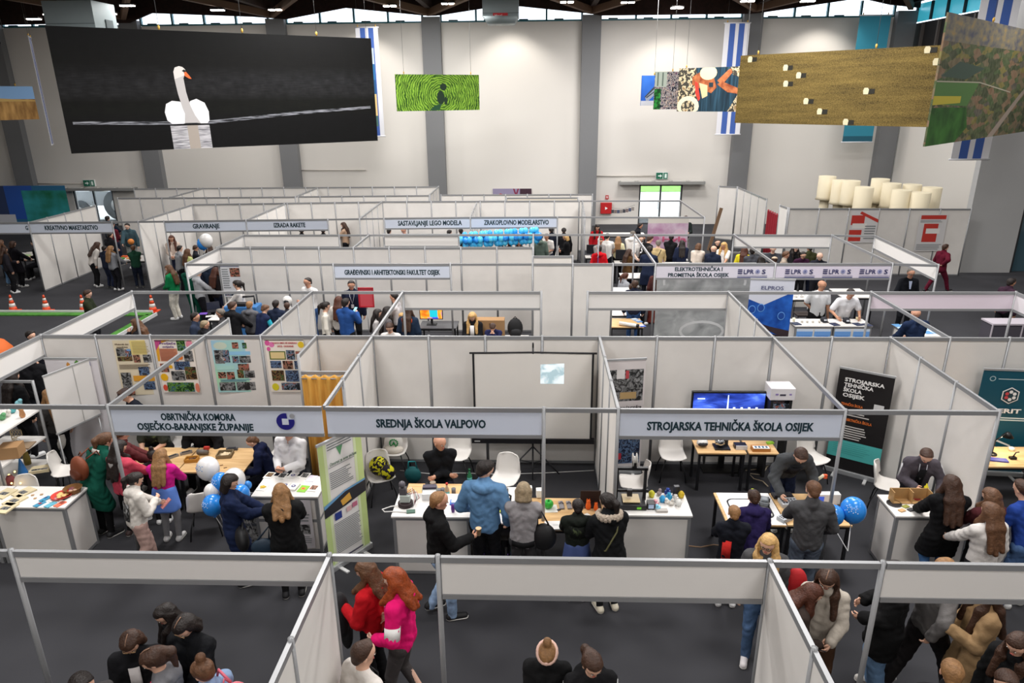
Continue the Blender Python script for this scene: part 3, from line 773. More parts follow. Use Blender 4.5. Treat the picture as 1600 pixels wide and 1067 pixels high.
# ------------------------------------------------------------------ printed matter: sheets, photographs, lettering
INK = mat('#17323c', .5)
def photo(i):
    pal = [('#20242a', '#6d7f92', '#d8d4cc', '#8b4a3a'), ('#1e3a22', '#5f8a3c', '#c9cfa8', '#3b5a70'), ('#3a2620', '#94705c', '#d8c8b4', '#a8544c'),
           ('#23283c', '#5d7494', '#c4ccd4', '#3b3b44'), ('#2a2a2a', '#6a6a6a', '#cfcfcf', '#8a8a8a'), ('#30251c', '#7a5a3a', '#d6b98a', '#405a34')][i % 6]
    return nodemat('photo_print_%d' % (i % 6), lambda nt, v: ramp(nt, noise(nt, v, 14, 3, None, 1.2), [(.3, pal[0]), (.46, pal[1]), (.56, pal[3]), (.7, pal[2])], 'CONSTANT'), .45)
def sheet(o, Wd, Hh, base, items, y=0, nm='print', th=.006, sheetname='sheet'):
    """a thin sheet standing on z=0, centred on x, with flat printed shapes on its -Y face"""
    if base is not None: MB().box((0, y, Hh/2), (Wd, th, Hh), base).build(sheetname, o)
    if items:
        d = MB()
        for k, it in enumerate(items):
            yy = y-th/2-.0008-.0006*k
            if it[0] == 'e':
                _, cx_, cy_, rx, ry, mt = it
                d.quad([(max(-.5, min(.5, cx_-.5+rx*cos(t*pi/8)))*Wd, yy, max(0, min(1, cy_+ry*sin(t*pi/8)))*Hh) for t in range(16)], mt)
            elif it[0] == 'p': d.quad([((a-.5)*Wd, yy, b_*Hh) for a, b_ in it[1]], it[2])
            else:
                x0, y0, x1, y1, mt = it
                d.quad([((x0-.5)*Wd, yy, y0*Hh), ((x1-.5)*Wd, yy, y0*Hh), ((x1-.5)*Wd, yy, y1*Hh), ((x0-.5)*Wd, yy, y1*Hh)], mt)
            if len(items) <= 3: d.build(nm, o); d = MB()
        if d.f: d.build(nm, o)
def lines(x0, x1, y0, y1, n, mt, jag=.2, th=.45):
    """rows of small print as thin bars"""
    out = []
    for i in range(n):
        yy = y1-(y1-y0)*(i+.5)/n; hh = (y1-y0)/n*th*.5
        out.append((x0, yy-hh, x1-(x1-x0)*jag*random.random(), yy+hh, mt))
    return out
def frame_of(px, YL, name, label, cat, group=None):
    """hang a rigid flat board whose corners are seen at px (TL, TR, BR, BL); the first edge hangs at depth YL"""
    a = atY(*px[0], YL); zt = a.z; zb = atY(*px[3], YL).z
    b_ = at(*px[1], zt); d = Vector((b_.x-a.x, b_.y-a.y, 0)); L = d.length
    o = E(name, label, cat, ((a.x+b_.x)/2, (a.y+b_.y)/2, zb), math.atan2(d.y, d.x), group)
    return o, L, zt-zb
def wires(o, L, H, xs=(-.4, .4), top=11.2, z=None):
    zz = o.location.z if z is None else z
    for x in xs:
        MB().tube([(x*L, 0, H), (x*L, 0, top-zz)], .006, mat('#6a6a6a', .4, .5), 5).build('wire', o)
        MB().ell((x*L, 0, H+.06), (.03, .03, .06), mat('#c9a24a', .4, .4), 8, 6).build('hook', o)
BAN = 'hanging photo banners'
# swan on dark water
def swanbg(nt, v):
    sp = nt.nodes.new('ShaderNodeSeparateXYZ'); nt.links.new(v, sp.inputs[0])
    mr = nt.nodes.new('ShaderNodeMapRange'); nt.links.new(sp.outputs[2], mr.inputs[0]); mr.inputs[2].default_value = 2.62
    band = ramp(nt, mr.outputs[0], [(0, '#060607'), (.26, '#08080a'), (.36, '#0e100a'), (.43, '#0a0b06'), (.5, '#262627'), (.62, '#262628'), (.76, '#0b0b09'), (1, '#050506')])
    n_ = ramp(nt, noise(nt, v, 5, 3), [(.3, '#8a8a8a'), (.7, '#ffffff')])
    rip = ramp(nt, noise(nt, v, 3, 4, (1, 1, 14)), [(.35, '#b0b0b0'), (.7, '#ffffff')])
    return mixc(nt, 1, mixc(nt, .8, band, n_, 'MULTIPLY'), rip, 'MULTIPLY')
o, L, H = frame_of([(70, 40), (579, 60), (586, 209), (111, 240)], 8, 'swan_banner', 'huge dark banner showing a white swan on black water', 'banner', BAN)
sw_, sg_, or_, bk_ = mat('#e9e7ea', .6), mat('#b9b5b4', .6), mat('#e0662c', .6), mat('#0c0c0e', .6)
rp_ = nodemat('water_reflection', lambda nt, v: ramp(nt, noise(nt, v, 3, 4, (1, 1, 12)), [(.35, '#6f6f74'), (.6, '#c6c4c8')]), .6)
wk_ = nodemat('wake_lines', lambda nt, v: ramp(nt, noise(nt, v, 2.5, 5, (1, 1, 20)), [(.42, '#15161a'), (.6, '#9a9ca4')]), .6)
S_ = lambda pts: [((x-70)/516, z) for x, z in pts]
def nb(pts): return [(.346+(u-.465)*.93, .22+(v-.268)*.773) for u, v in pts]
ITM = [('p', [(.02, .235), (.28, .215), (.42, .218), (.7, .28), (.98, .325), (.98, .35), (.7, .308), (.42, .245), (.28, .242), (.02, .26)], wk_),
       (.288, .0, .352, .205, rp_), (.356, .0, .407, .205, rp_), (.338, .0, .371, .205, mat('#a49a90', .6)),
       ('p', nb([(.392, .40), (.40, .49), (.42, .525), (.445, .515), (.465, .46), (.472, .36), (.468, .268), (.41, .268), (.396, .31)]), sw_),
       ('p', nb([(.462, .268), (.466, .42), (.478, .52), (.50, .545), (.525, .50), (.535, .40), (.533, .30), (.525, .268)]), sw_),
       ('p', nb([(.450, .268), (.456, .38), (.451, .44), (.443, .60), (.439, .76), (.439, .84), (.445, .885), (.459, .902), (.47, .893), (.477, .868), (.479, .84), (.472, .80), (.468, .77), (.470, .62), (.477, .47), (.488, .36), (.503, .268)]), sg_),
       ('p', nb([(.4395, .76), (.439, .84), (.445, .885), (.459, .902), (.47, .893), (.477, .868), (.479, .835), (.4715, .80), (.464, .79)]), mat('#d9d2cd', .6)),
       ('p', nb([(.466, .85), (.474, .868), (.4815, .842), (.479, .825), (.473, .812), (.4725, .835)]), bk_),
       ('p', nb([(.473, .835), (.479, .842), (.489, .795), (.494, .765), (.486, .768), (.473, .797)]), or_),
       ('p', nb([(.438, .262), (.455, .276), (.49, .276), (.512, .262)]), bk_)]
sheet(o, L, H, nodemat('dark_lake_print', swanbg, .75), ITM, sheetname='board', th=.04); wires(o, L, H, (-.2, .05, .3))
# maize maze
def maze(nt, v):
    mp = nt.nodes.new('ShaderNodeMapping'); mp.inputs['Location'].default_value = (-.05, 0, -.62); nt.links.new(v, mp.inputs[0])
    wv = nt.nodes.new('ShaderNodeTexWave'); wv.wave_type = 'RINGS'; wv.rings_direction = 'Y'; wv.inputs['Scale'].default_value = 3.2; wv.inputs['Distortion'].default_value = 9; wv.inputs['Detail'].default_value = 3
    nt.links.new(mp.outputs[0], wv.inputs[0])
    g1 = ramp(nt, wv.outputs['Fac'], [(.2, '#1c4416'), (.6, '#5f9a26'), (.95, '#a4c94a')])
    return mixc(nt, .35, g1, ramp(nt, noise(nt, v, 3, 3), [(.35, '#14380f'), (.65, '#8dc03c')]))
o, L, H = frame_of([(617, 116), (748, 117), (748, 172), (619, 174)], 22, 'maze_banner', 'bright green banner showing a maize maze from above', 'banner', BAN)
dg_ = mat('#16301c', .7)
sheet(o, L, H, nodemat('maze_print', maze, .6), [('e', .52, .36, .045, .20, dg_), ('e', .555, .66, .04, .1, dg_), ('p', [(.38, .01), (.5, .01), (.53, .2), (.44, .14)], mat('#1d4a2c', .7)), ('e', .58, .27, .02, .12, dg_)], th=.04, sheetname='board'); wires(o, L, H)
o, L, H = frame_of([(-90, 134), (50, 135), (61, 187), (-80, 190)], 20, 'wheat_banner', 'banner of a golden ploughed field under blue sky', 'banner', BAN)
sheet(o, L, H, nodemat('field_print', lambda nt, v: ramp(nt, noise(nt, v, 1.2, 4, (4, 1, 1)), [(.3, '#6a4a24'), (.7, '#b08850')]), .7), [(0, .62, 1, 1, mat('#6e93bb', .6)), ('p', [(0, .62), (.0, .72), (.6, .64), (1, .58), (1, .55), (0, .55)], mat('#a88a4e', .7))], th=.04, sheetname='board'); wires(o, L, H, (.3,))
def hay(nt, v):
    a = ramp(nt, noise(nt, v, 1.3, 5, (.5, 1, 6)), [(.3, '#33280f'), (.5, '#5c4b22'), (.7, '#7a6634')])
    return mixc(nt, .5, a, ramp(nt, noise(nt, v, 40, 2), [(.3, '#352c16'), (.7, '#8a7644')]))
o, L, H = frame_of([(1158, 87), (1480, 70), (1455, 205), (1151, 192)], 14, 'hay_banner', 'wide banner of a mown field dotted with round hay bales', 'banner', BAN)
it = []
for bx_, by_ in ((1168, 94), (1222, 107), (1243, 119), (1225, 132), (1259, 160), (1282, 177), (1325, 195), (1350, 145), (1436, 80), (1453, 99)):
    t_ = (bx_-1155)/(bx_-1155+.785*(1467-bx_)); yt, yb_ = 87+(bx_-1155)*-.053, 192+(bx_-1155)*.042; bx, bz = t_, min(.93, max(0, (yb_-by_)/(yb_-yt)-.03))
    it += [(bx+.012, bz+.005, bx+.045, bz+.07, mat('#1c190f', .7)), ('p', [(bx-.006, bz), (bx+.016, bz), (bx+.018, bz+.06), (bx+.012, bz+.085), (bx-.004, bz+.085), (bx-.009, bz+.05)], mat('#c9bf9e', .7))]
sheet(o, L, H, nodemat('hay_print', hay, .8), it, th=.04, sheetname='board'); wires(o, L, H, (-.4, .2))
def fields(nt, v):
    mp = nt.nodes.new('ShaderNodeMapping'); mp.inputs['Rotation'].default_value = (0, R(35), 0); mp.inputs['Scale'].default_value = (1, 1, 3.2); nt.links.new(v, mp.inputs[0])
    vo = nt.nodes.new('ShaderNodeTexVoronoi'); vo.distance = 'CHEBYCHEV'; vo.inputs['Scale'].default_value = 2.2; vo.inputs['Randomness'].default_value = .8
    nt.links.new(mp.outputs[0], vo.inputs['Vector'])
    bw = nt.nodes.new('ShaderNodeSeparateColor'); nt.links.new(vo.outputs['Color'], bw.inputs[0])
    c = ramp(nt, bw.outputs[0], [(0, '#2e3f22'), (.22, '#4a5a34'), (.4, '#7a6a50'), (.55, '#8a6a52'), (.7, '#3f5a30'), (.84, '#857a3a'), (.94, '#5a5550')], 'CONSTANT')
    return mixc(nt, .45, c, ramp(nt, noise(nt, v, 7, 4), [(.3, '#23281c'), (.7, '#75705e')]))
o, L, H = frame_of([(1481, 19), (1662, 60), (1655, 196), (1446, 229)], 8, 'aerial_banner', 'banner of a village road and striped fields seen from the air', 'banner', BAN)
sheet(o, L, H, nodemat('fields_print', fields, .7), [(0, .8, 1, 1, nodemat('hazy_hills', lambda nt, v: ramp(nt, noise(nt, v, 3, 4, (1, 1, 2)), [(.3, '#4d4f5c'), (.55, '#77705e'), (.7, '#8f7a52')]), .7)),
     ('p', [(.0, .33), (.0, .50), (.28, .50), (.22, .30)], mat('#466a34', .7)), ('p', [(.0, .0), (.0, .3), (.22, .29), (.25, .12), (.18, .0)], nodemat('meadow_print', lambda nt, v: ramp(nt, noise(nt, v, 2, 3), [(.3, '#24421f'), (.7, '#3c6a2e')]), .7)),
     ('p', [(.0, .32), (.0, .39), (.17, .385), (.17, .33)], mat('#a89b30', .7)), ('p', [(.12, .66), (.30, .62), (.18, .52), (.02, .54)], mat('#34463a', .7)),
     ('p', [(.42, .0), (.47, .0), (.66, .36), (.80, .60), (.84, .72), (.82, .72), (.77, .60), (.62, .36)], mat('#8f8276', .7)), ('p', [(.0, .505), (.28, .505), (.55, .42), (.55, .41), (.28, .495), (.0, .495)], mat('#a09a88', .7))], th=.04, sheetname='board'); wires(o, L, H, (-.2,))
o, L, H = frame_of([(1062, 107), (1176, 103), (1172, 177), (1058, 174)], 20, 'costume_banner', 'banner of hands and embroidered folk dress against dark blue', 'banner', BAN)
emb = nodemat('embroidery_print', lambda nt, v: ramp(nt, noise(nt, v, 9, 2), [(.4, '#3d3a33'), (.5, '#c2b392'), (.62, '#8a7050')], 'CONSTANT'), .6); skn = nodemat('arms_print', lambda nt, v: ramp(nt, noise(nt, v, 5, 3), [(.35, '#7a3a22'), (.7, '#bb7348')]), .6)
it = [('p', [(0, 0), (.0, 1), (.24, 1), (.3, .6), (.28, 0)], emb), ('e', .16, .12, .16, .24, mat('#d8ccb0', .6)), ('e', .16, .1, .1, .16, emb), ('p', [(.2, .8), (.3, .9), (.5, .78), (.55, .55), (.48, .42), (.36, .5), (.2, .62)], skn), ('e', .42, .88, .12, .16, mat('#e2cf9c', .6)),
      ('p', [(.55, .7), (.7, .95), (.8, .98), (.62, .6)], skn), ('p', [(.55, .62), (.62, .68), (.88, .5), (.84, .4), (.7, .44)], skn), ('p', [(.24, .7), (.28, .66), (.33, .3), (.31, .24), (.26, .4)], mat('#cc3327', .6)), ('p', [(.3, .66), (.42, .6), (.43, .36), (.36, .3)], mat('#cdb48a', .6)),
      ('p', [(.72, 0), (.96, .75), (1, .75), (1, 0)], emb), ('p', [(.72, 1), (.76, .82), (.86, .76), (.96, .9), (1, 1)], emb), ('p', [(.44, .66), (.5, .66), (.5, .56), (.44, .56)], mat('#1d2a33', .6))]
sheet(o, L, H, nodemat('drape_print', lambda nt, v: ramp(nt, noise(nt, v, 2, 2, (6, 1, .4)), [(.35, '#13242f'), (.7, '#2b4a5c')]), .6), it, th=.04, sheetname='board'); wires(o, L, H)
o, L, H = frame_of([(1024, 112), (1078, 112), (1073, 172), (1021, 171)], 22, 'crowd_banner', 'narrow banner of a crowded street seen from above', 'banner', BAN)
sheet(o, L, H, nodemat('street_print', lambda nt, v: ramp(nt, noise(nt, v, 9, 2), [(.34, '#1d2230'), (.44, '#b9b2b0'), (.5, '#3a2a3c'), (.56, '#cdb9a8'), (.62, '#33406a'), (.7, '#7a2a2a')], 'CONSTANT'), .6), [(0, .6, .34, 1, mat('#a9b3a6', .6)), (0, 0, .18, .55, nodemat('ivy_print', lambda nt, v: ramp(nt, noise(nt, v, 8, 2), [(.4, '#123c1a'), (.6, '#2f8a3a')]), .6)), (.06, .62, .1, .98, mat('#5c6a60', .6)), (.2, .62, .24, .98, mat('#5c6a60', .6))], th=.04, sheetname='board'); wires(o, L, H, (0,))
o, L, H = frame_of([(1003, 118), (1042, 118), (1042, 166), (1002, 165)], 24, 'pavilion_banner', 'narrow banner of a white pavilion under deep blue sky', 'banner', BAN)
sheet(o, L, H, nodemat('sky_print', lambda nt, v: ramp(nt, noise(nt, v, .8, 2), [(.3, '#1c4fae'), (.7, '#3f78cc')]), .6), [('p', [(0, .0), (0, .16), (.7, .16), (.7, .0)], mat('#c9ccd4', .6)), ('p', [(.16, .3), (.7, .75), (.7, .5), (.3, .16), (.2, .16)], mat('#8f98a8', .6)), ('p', [(.14, .3), (.7, .82), (.7, .7), (.16, .26)], mat('#32363e', .6)), ('p', [(.2, .28), (.7, .6), (.7, .56), (.22, .24)], mat('#32363e', .6))], th=.04, sheetname='board'); wires(o, L, H, (0,))
o, L, H = frame_of([(535, 73), (583, 75), (591, 197), (545, 199)], 20, 'beach_banner', 'tall banner of blue sea over sand peeking out behind the swan banner', 'banner', BAN)
sheet(o, L, H, mat('#2a6a9c', .6), [(0, 0, 1, .14, mat('#3d5f58', .6)), (0, .14, 1, .42, mat('#d9b878', .6)), (0, .8, 1, 1, mat('#b9c6d8', .6)), (0, .42, 1, .6, mat('#1f4f7c', .6))], th=.04, sheetname='board'); wires(o, L, H, (.3,))
# striped flags
BLU = mat('#3f5fa8', .7)
def flag(px0, px1, py0, py1, Y, label, cols=None, yaw=0, wid=None):
    a, b_ = atY(px0, py0, Y), atY(px1, py0, Y); w_ = wid or b_.x-a.x; zb = atY(px0, py1, Y).z; Hh = a.z-zb
    o = E('striped_flag' if not cols else 'teal_flag', label, 'flag', ((a.x+b_.x)/2, Y, zb), yaw, 'long hall flags')
    it = cols or [(.2, 0, .43, 1, BLU), (.57, 0, .8, 1, BLU)]
    sheet(o, w_, Hh, mat('#dedee4', .7) if not cols else mat('#2c7f96', .7), it, th=.012, sheetname='cloth', nm='stripes')
    for z in (0, Hh): MB().tube([(-w_/2-.05, 0, z), (w_/2+.05, 0, z)], .03, mat('#d5d5da', .5)).build('bar', o)
    wires(o, w_, Hh)
flag(1133, 1172, 36, 210, 27, 'tall blue and white striped flag behind the hay bale banner')
flag(555, 590, 43, 213, 26, 'tall blue and white striped flag mostly behind the swan banner')
flag(36, 56, 58, 226, 26, 'tall blue and white striped flag turned edge-on on the west of the hall', yaw=R(120), wid=1.3)
flag(1535, 1598, -10, 249, 15.5, 'tall blue and white striped flag by the grey return wall')
flag(1344, 1393, 24, 222, 27.4, 'tall teal flag crossing behind the hay bale banner', cols=[(0, 0, 1, .05, mat('#1c5568', .7))])
# purple poster high on the end wall
def poster(name, label, cat, px, YL, base, items, texts=(), th=.006, group=None):
    o, L, H = frame_of(px, YL, name, label, cat, group); sheet(o, L, H, base, items, th=th)
    for s, x, z, hgt, wd, mt in texts: text(s, o, ((x-.5)*L, -th/2-.008, z*H), mt, hgt*H, wd*L if wd else None)
    return o, L, H
q = atY(770, 295, 28.9)
o = E('wall_poster', 'purple and dark red poster low on the end wall', 'poster', (q.x+1.02, 28.95, q.z-1.2))
sheet(o, 2.05, 1.2, mat('#8d84a0', .5), [(.7, 0, 1, 1, mat('#3a2230', .5)), ('p', [(.1, .7), (.2, .8), (.32, .7)], mat('#b0402f', .5)), ('p', [(.52, 1), (.6, .6), (.68, 1), (.64, 1), (.6, .8), (.56, 1)], mat('#7a2040', .5))])
# sign lettering on the stand fascias
def sign(o, lines_, mt=INK, bold=.028):
    for s, x, z, hgt, wd in lines_: text(s, o, (x, -.0095, z), mt, hgt, wd, bold=bold, thick=.001, fat=.014)
sign(SG1, [('OBRTNIČKA KOMORA', 1.24, 2.285, .105, 1.04), ('OSJEČKO-BARANJSKE ŽUPANIJE', 1.18, 2.135, .105, 1.63)])
NV = mat('#221f7a', .45)
d = MB(); c0, r0 = (2.46, 2.28), .125
def arc(r, a0, a1, n=14): return [(c0[0]+r*cos(R(a0+(a1-a0)*i/n)), c0[1]+r*sin(R(a0+(a1-a0)*i/n))) for i in range(n+1)]
d.prism([(c0[0]+.03, c0[1]+.03)]+arc(r0, 80, 362, 22)+[(c0[0]+.12, c0[1]+.03)], -.022, -.018, NV)
d.prism([(c0[0]-.045, c0[1]-.045), (c0[0]+.045, c0[1]-.045), (c0[0]+.045, c0[1]+.045), (c0[0]-.045, c0[1]+.045)], -.026, -.0225, mat('#cfd6e4', .5))
d.prism([(c0[0]+.1+.035*cos(t*pi/6), c0[1]+.085+.035*sin(t*pi/6)) for t in range(12)], -.026, -.018, mat('#9a9ca0', .5)); d.build('emblem', SG1)
sign(SG2, [('SREDNJA ŠKOLA VALPOVO', 1.46, 2.20, .125, 1.5)])
sign(SG3, [('STROJARSKA TEHNIČKA ŠKOLA OSIJEK', 1.5, 2.19, .125, 2.22)])
sign(SG4, [('GRAĐEVINSKI I ARHITEKTONSKI FAKULTET OSIJEK', 1.5, 2.21, .13, 2.45)])
sign(SG5, [('ELEKTROTEHNIČKA I', 1.08, 2.305, .10, 1.18), ('PROMETNA ŠKOLA OSIJEK', 1.08, 2.155, .10, 1.52)])
def elp(o, x):
    n2 = mat('#23285c', .5); text('LPR', o, (x-.10, -.02, 2.235), n2, .115, .25); text('S', o, (x+.275, -.02, 2.235), n2, .115, .09)
    d = MB()
    for k in range(3): d.box((x-.31, -.02, 2.247+.047*k), (.11, .006, .022), n2)
    d.prism([(x+.125+.055*cos(t*pi/8), 2.292+.055*sin(t*pi/8)) for t in range(16)], -.022, -.018, mat('#8d90b4', .5)); d.prism([(x+.11, 2.27), (x+.14, 2.285), (x+.125, 2.295), (x+.14, 2.315), (x+.11, 2.3)], -.026, -.0225, n2)
    d.box((x, -.02, 2.185), (.74, .006, .006), n2); d.box((x, -.02, 2.145), (.74, .006, .018), mat('#5a5f8c', .5)); d.build('word_mark', o)
elp(SG5, 2.42)
for x in (.62, 1.55, 2.45): elp(SG6, x)
sign(SG7, [('G', 2.85, 2.23, .15, .09)])
sign(SG8, [('KREATIVNO MAKETARSTVO', 1.45, 2.22, .16, 1.85)])
sign(SG9, [('GRAVIRANJE', 1.42, 2.22, .16, .92)]); sign(SG10, [('IZRADA RAKETE', 1.5, 2.22, .16, 1.1)])
sign(SG11, [('SASTAVLJANJE LEGO MODELA', 1.6, 2.22, .17, 2.25)]); sign(SG12, [('ZRAKOPLOVNO MODELARSTVO', 1.62, 2.22, .17, 2.28)])
# ---- the four pinned posters behind the craft stand (flat on the partition at Y=3)
PT = mat('#e8e4dc', .5); tx = mat('#6b5a4a', .6)
def pinned(px, name, label, base, items, texts=()):
    return poster(name, label, 'poster', px, 2.962, base, items, texts, group='pinned collage posters')
yl = mat('#e2cf86', .5)
pinned([(175, 532), (234, 531), (243, 612), (190, 617)], 'collage_poster', 'cream collage poster pinned next to the sunflower poster', mat('#ddd0b4', .5),
       [(.45, .74, 1, 1, yl)]+lines(.5, .95, .76, .98, 8, mat('#a8975c', .6))+[(.06, .72, .27, .86, photo(4)), (.28, .66, .45, .84, photo(0)), (.06, .63, .45, .71, photo(5)), (.48, .6, .66, .74, photo(2)), (.74, .6, .96, .74, photo(4))]+lines(.06, .9, .48, .57, 4, tx)+[(.56, .36, .84, .52, photo(3)), (.38, .26, .95, .36, mat('#d99a2e', .5)), (.06, .12, .32, .42, photo(4)), (.08, .0, .35, .12, photo(2)), (.62, .1, .93, .25, photo(3)), ('e', .4, .83, .06, .02, mat('#6f9bd0', .5))],
       [('Pčelarski dan', .24, .92, .028, .36, tx), ('zajednica', .24, .87, .028, .3, tx)])
pinned([(241, 531), (300, 531), (314, 612), (256, 613)], 'collage_poster', 'colourful collage poster with yellow sunflowers and orange corners', mat('#efe6dc', .5),
       [('p', [(0, .6), (0, 1), (.4, 1), (.1, .92), (.06, .6)], mat('#e0a32c', .5)), ('p', [(.0, .8), (0, 1), (.2, 1)], mat('#c24a86', .5)), (.08, .6, .56, .84, mat('#c9876a', .5))]+lines(.1, .54, .62, .83, 9, mat('#9a5a44', .6))+[(.58, .8, .8, 1, photo(1)), (.72, .6, .96, .8, photo(4)), (.04, .4, .26, .56, photo(2)), (.42, .44, .84, .6, photo(3)), (.3, .24, .66, .42, photo(4)), (.68, .26, .98, .5, photo(5)), (.14, .02, .86, .2, photo(1)), ('e', .1, .3, .1, .07, mat('#e8b21c', .5)), ('e', .32, .5, .05, .035, mat('#e8b21c', .5)), ('e', .62, .68, .07, .05, mat('#e07a2c', .5)), ('e', .92, .92, .09, .07, mat('#e58aa0', .5)), ('e', .08, .1, .06, .06, mat('#d9543c', .5)), ('e', .95, .1, .06, .09, mat('#e0846a', .5)), (0, .985, 1, 1, bk_)],
       [('Proljeće', .34, .92, .04, .42, mat('#5a2a7c', .5)), ('cvijeća', .34, .86, .035, .3, mat('#5a2a7c', .5))])
pinned([(329, 532), (391, 531), (402, 612), (345, 613)], 'collage_poster', 'pale green and blue collage poster', nodemat('green_blue_sheet', lambda nt, v: ramp(nt, noise(nt, v, .9, 1), [(.4, '#a9d8b4'), (.6, '#9fc6ea')]), .5),
       [('e', .22, .9, .17, .07, mat('#c9d6c4', .5)), (.52, .84, .68, .96, photo(2)), (.78, .84, .96, .95, photo(1)), (.04, .56, .28, .82, photo(4)), (.26, .58, .42, .82, photo(0)), (.48, .57, .64, .7, photo(0)), (.66, .57, .98, .7, photo(4)), (.42, .72, .96, .79, mat('#8fc4e4', .5)), (.6, .42, .88, .55, photo(2)), (.06, .44, .5, .52, mat('#a8d4cc', .5)), (.06, .28, .26, .4, photo(2)), (.28, .26, .48, .4, photo(2)), (.56, .28, .72, .44, photo(5)), (.74, .28, 1, .42, photo(4)), (.06, .04, .46, .2, photo(4)), (.5, .04, .98, .2, photo(4))]+lines(.1, .9, .21, .26, 2, mat('#3b6a8c', .6)))
pinned([(413, 530), (474, 530), (478, 612), (422, 612)], 'collage_poster', 'pink flowered collage poster headed with red capitals', mat('#ece4d8', .5),
       [('e', .06, .93, .07, .05, mat('#d85a9a', .5)), ('e', .17, .9, .07, .05, mat('#e07ab0', .5)), ('e', .08, .82, .05, .04, mat('#d85a9a', .5)), ('e', .92, .9, .08, .06, mat('#e0c02c', .5)), (.08, .62, .5, .78, mat('#5a6a30', .5)), (.11, .64, .47, .76, mat('#e0c890', .5)), (.52, .62, .74, .8, photo(0)), (.76, .62, .96, .78, photo(2)), (.08, .46, .36, .6, photo(3)), (.4, .44, .66, .6, photo(2)), (.7, .44, .96, .6, photo(3)), (.08, .22, .4, .42, photo(5)), (.44, .2, .94, .42, photo(3)), ('e', .14, .1, .09, .07, mat('#dcd02c', .5)), (.3, .04, .92, .18, photo(0)), (0, .985, 1, 1, bk_)],
       [('KAKO SMO SE KREIRALI', .52, .92, .03, .62, mat('#b8303a', .5)), ('2022. GODINE', .52, .86, .03, .42, mat('#b8303a', .5))])

# ------------------------------------------------------------------ roll-up banners, screens
SIL = mat('#b9bbbd', .35, .5)
def rollup(label, x, y, rz, Wd, Hh, base, items, texts=(), lean=0, foot=True, nm='roll_up_banner'):
    o = E(nm, label, 'roll-up banner', (x, y, 0), rz)
    if lean: o.rotation_euler.x = lean
    MB().box((0, .02, .045), (Wd+.04, .13, .09), SIL).build('base', o, bevel=.01)
    MB().box((0, 0, Hh+.015), (Wd+.02, .03, .035), SIL).build('top_bar', o)
    MB().tube([(0, .05, .08), (0, .03, Hh)], .012, SIL).build('pole', o)
    if foot:
        for s in (-.3, .3): MB().box((s*Wd, .0, .012), (.05, .42, .02), mat('#d8d8d8', .4)).build('foot', o)
    h0 = .09; Hs = Hh-h0
    MB().box((0, 0, h0+Hs/2), (Wd, .005, Hs), base).build('sheet', o)
    if items:
        d = MB()
        for k, it in enumerate(items):
            yy = -.0035-.0006*k
            if it[0] == 'p': d.quad([((a-.5)*Wd, yy, h0+b_*Hs) for a, b_ in it[1]], it[2])
            elif it[0] == 'e':
                _, cx_, cy_, rx, ry, mt = it; d.quad([((cx_-.5)*Wd+rx*Wd*cos(t*pi/8), yy, h0+cy_*Hs+ry*Hs*sin(t*pi/8)) for t in range(16)], mt)
            else:
                x0, y0, x1, y1, mt = it; d.quad([((x0-.5)*Wd, yy, h0+y0*Hs), ((x1-.5)*Wd, yy, h0+y0*Hs), ((x1-.5)*Wd, yy, h0+y1*Hs), ((x0-.5)*Wd, yy, h0+y1*Hs)], mt)
        d.build('print', o)
    for t in texts:
        s, xx, zz, hg, wd, mt = t[:6]; text(s, o, ((xx-.5)*Wd, -.045, h0+zz*Hs), mt, hg*Hs, wd*Wd if wd else None, align=t[6] if len(t) > 6 else 'CENTER', bold=t[7] if len(t) > 7 else .01, shear=t[8] if len(t) > 8 else 0)
    return o
wht = mat('#e6e4e2', .6); gy = mat('#7d8284', .6); ltg = mat('#c2d68e', .6); blk_ = mat('#171415', .55); orange = mat('#d8702c', .5); aqua = mat('#4fb0ac', .5); tealb = mat('#0d4a5c', .5)
# green and white roll-up standing askew at the front of the Valpovo stand
rollup('green and white roll-up standing askew between the two school stands', -2.84, .04, R(55), .76, 2.02, wht,
       [(0, 0, .12, 1, ltg), (.12, 0, .18, 1, mat('#d9e6b8', .6)), (.86, 0, 1, 1, ltg), (.8, 0, .86, 1, mat('#d9e6b8', .6)), ('p', [(.4, .94), (.56, .94), (.48, .86)], mat('#5a9a6a', .5))]
       + lines(.2, .78, .93, .99, 3, gy, .3) + [(.2, .795, .8, .80, gy)]+lines(.2, .74, .62, .76, 9, gy, .35)
       + [('p', [(0, .52), (.5, .57), (1, .58), (1, .47), (.5, .44), (0, .42)], mat('#2c2c34', .5)), ('p', [(0, .52), (.5, .57), (1, .58), (1, .565), (.5, .555), (0, .49)], mat('#6aa0cc', .5)), ('p', [(.38, .5), (.6, .53), (.64, .47), (.42, .45)], mat('#d9a648', .5)), (.22, .36, .38, .42, mat('#283a86', .5)), (.5, .38, .62, .42, mat('#d8b0b0', .5)), (.64, .39, .76, .43, mat('#c2708a', .5))]
       + lines(.18, .82, .08, .34, 18, gy, .15) + [(.2, .02, .8, .035, mat('#556', .5))],
       [('Otvoreni za nove vještine', .5, .82, .028, .62, mat('#45664e', .5), 'CENTER', .004, .25)])
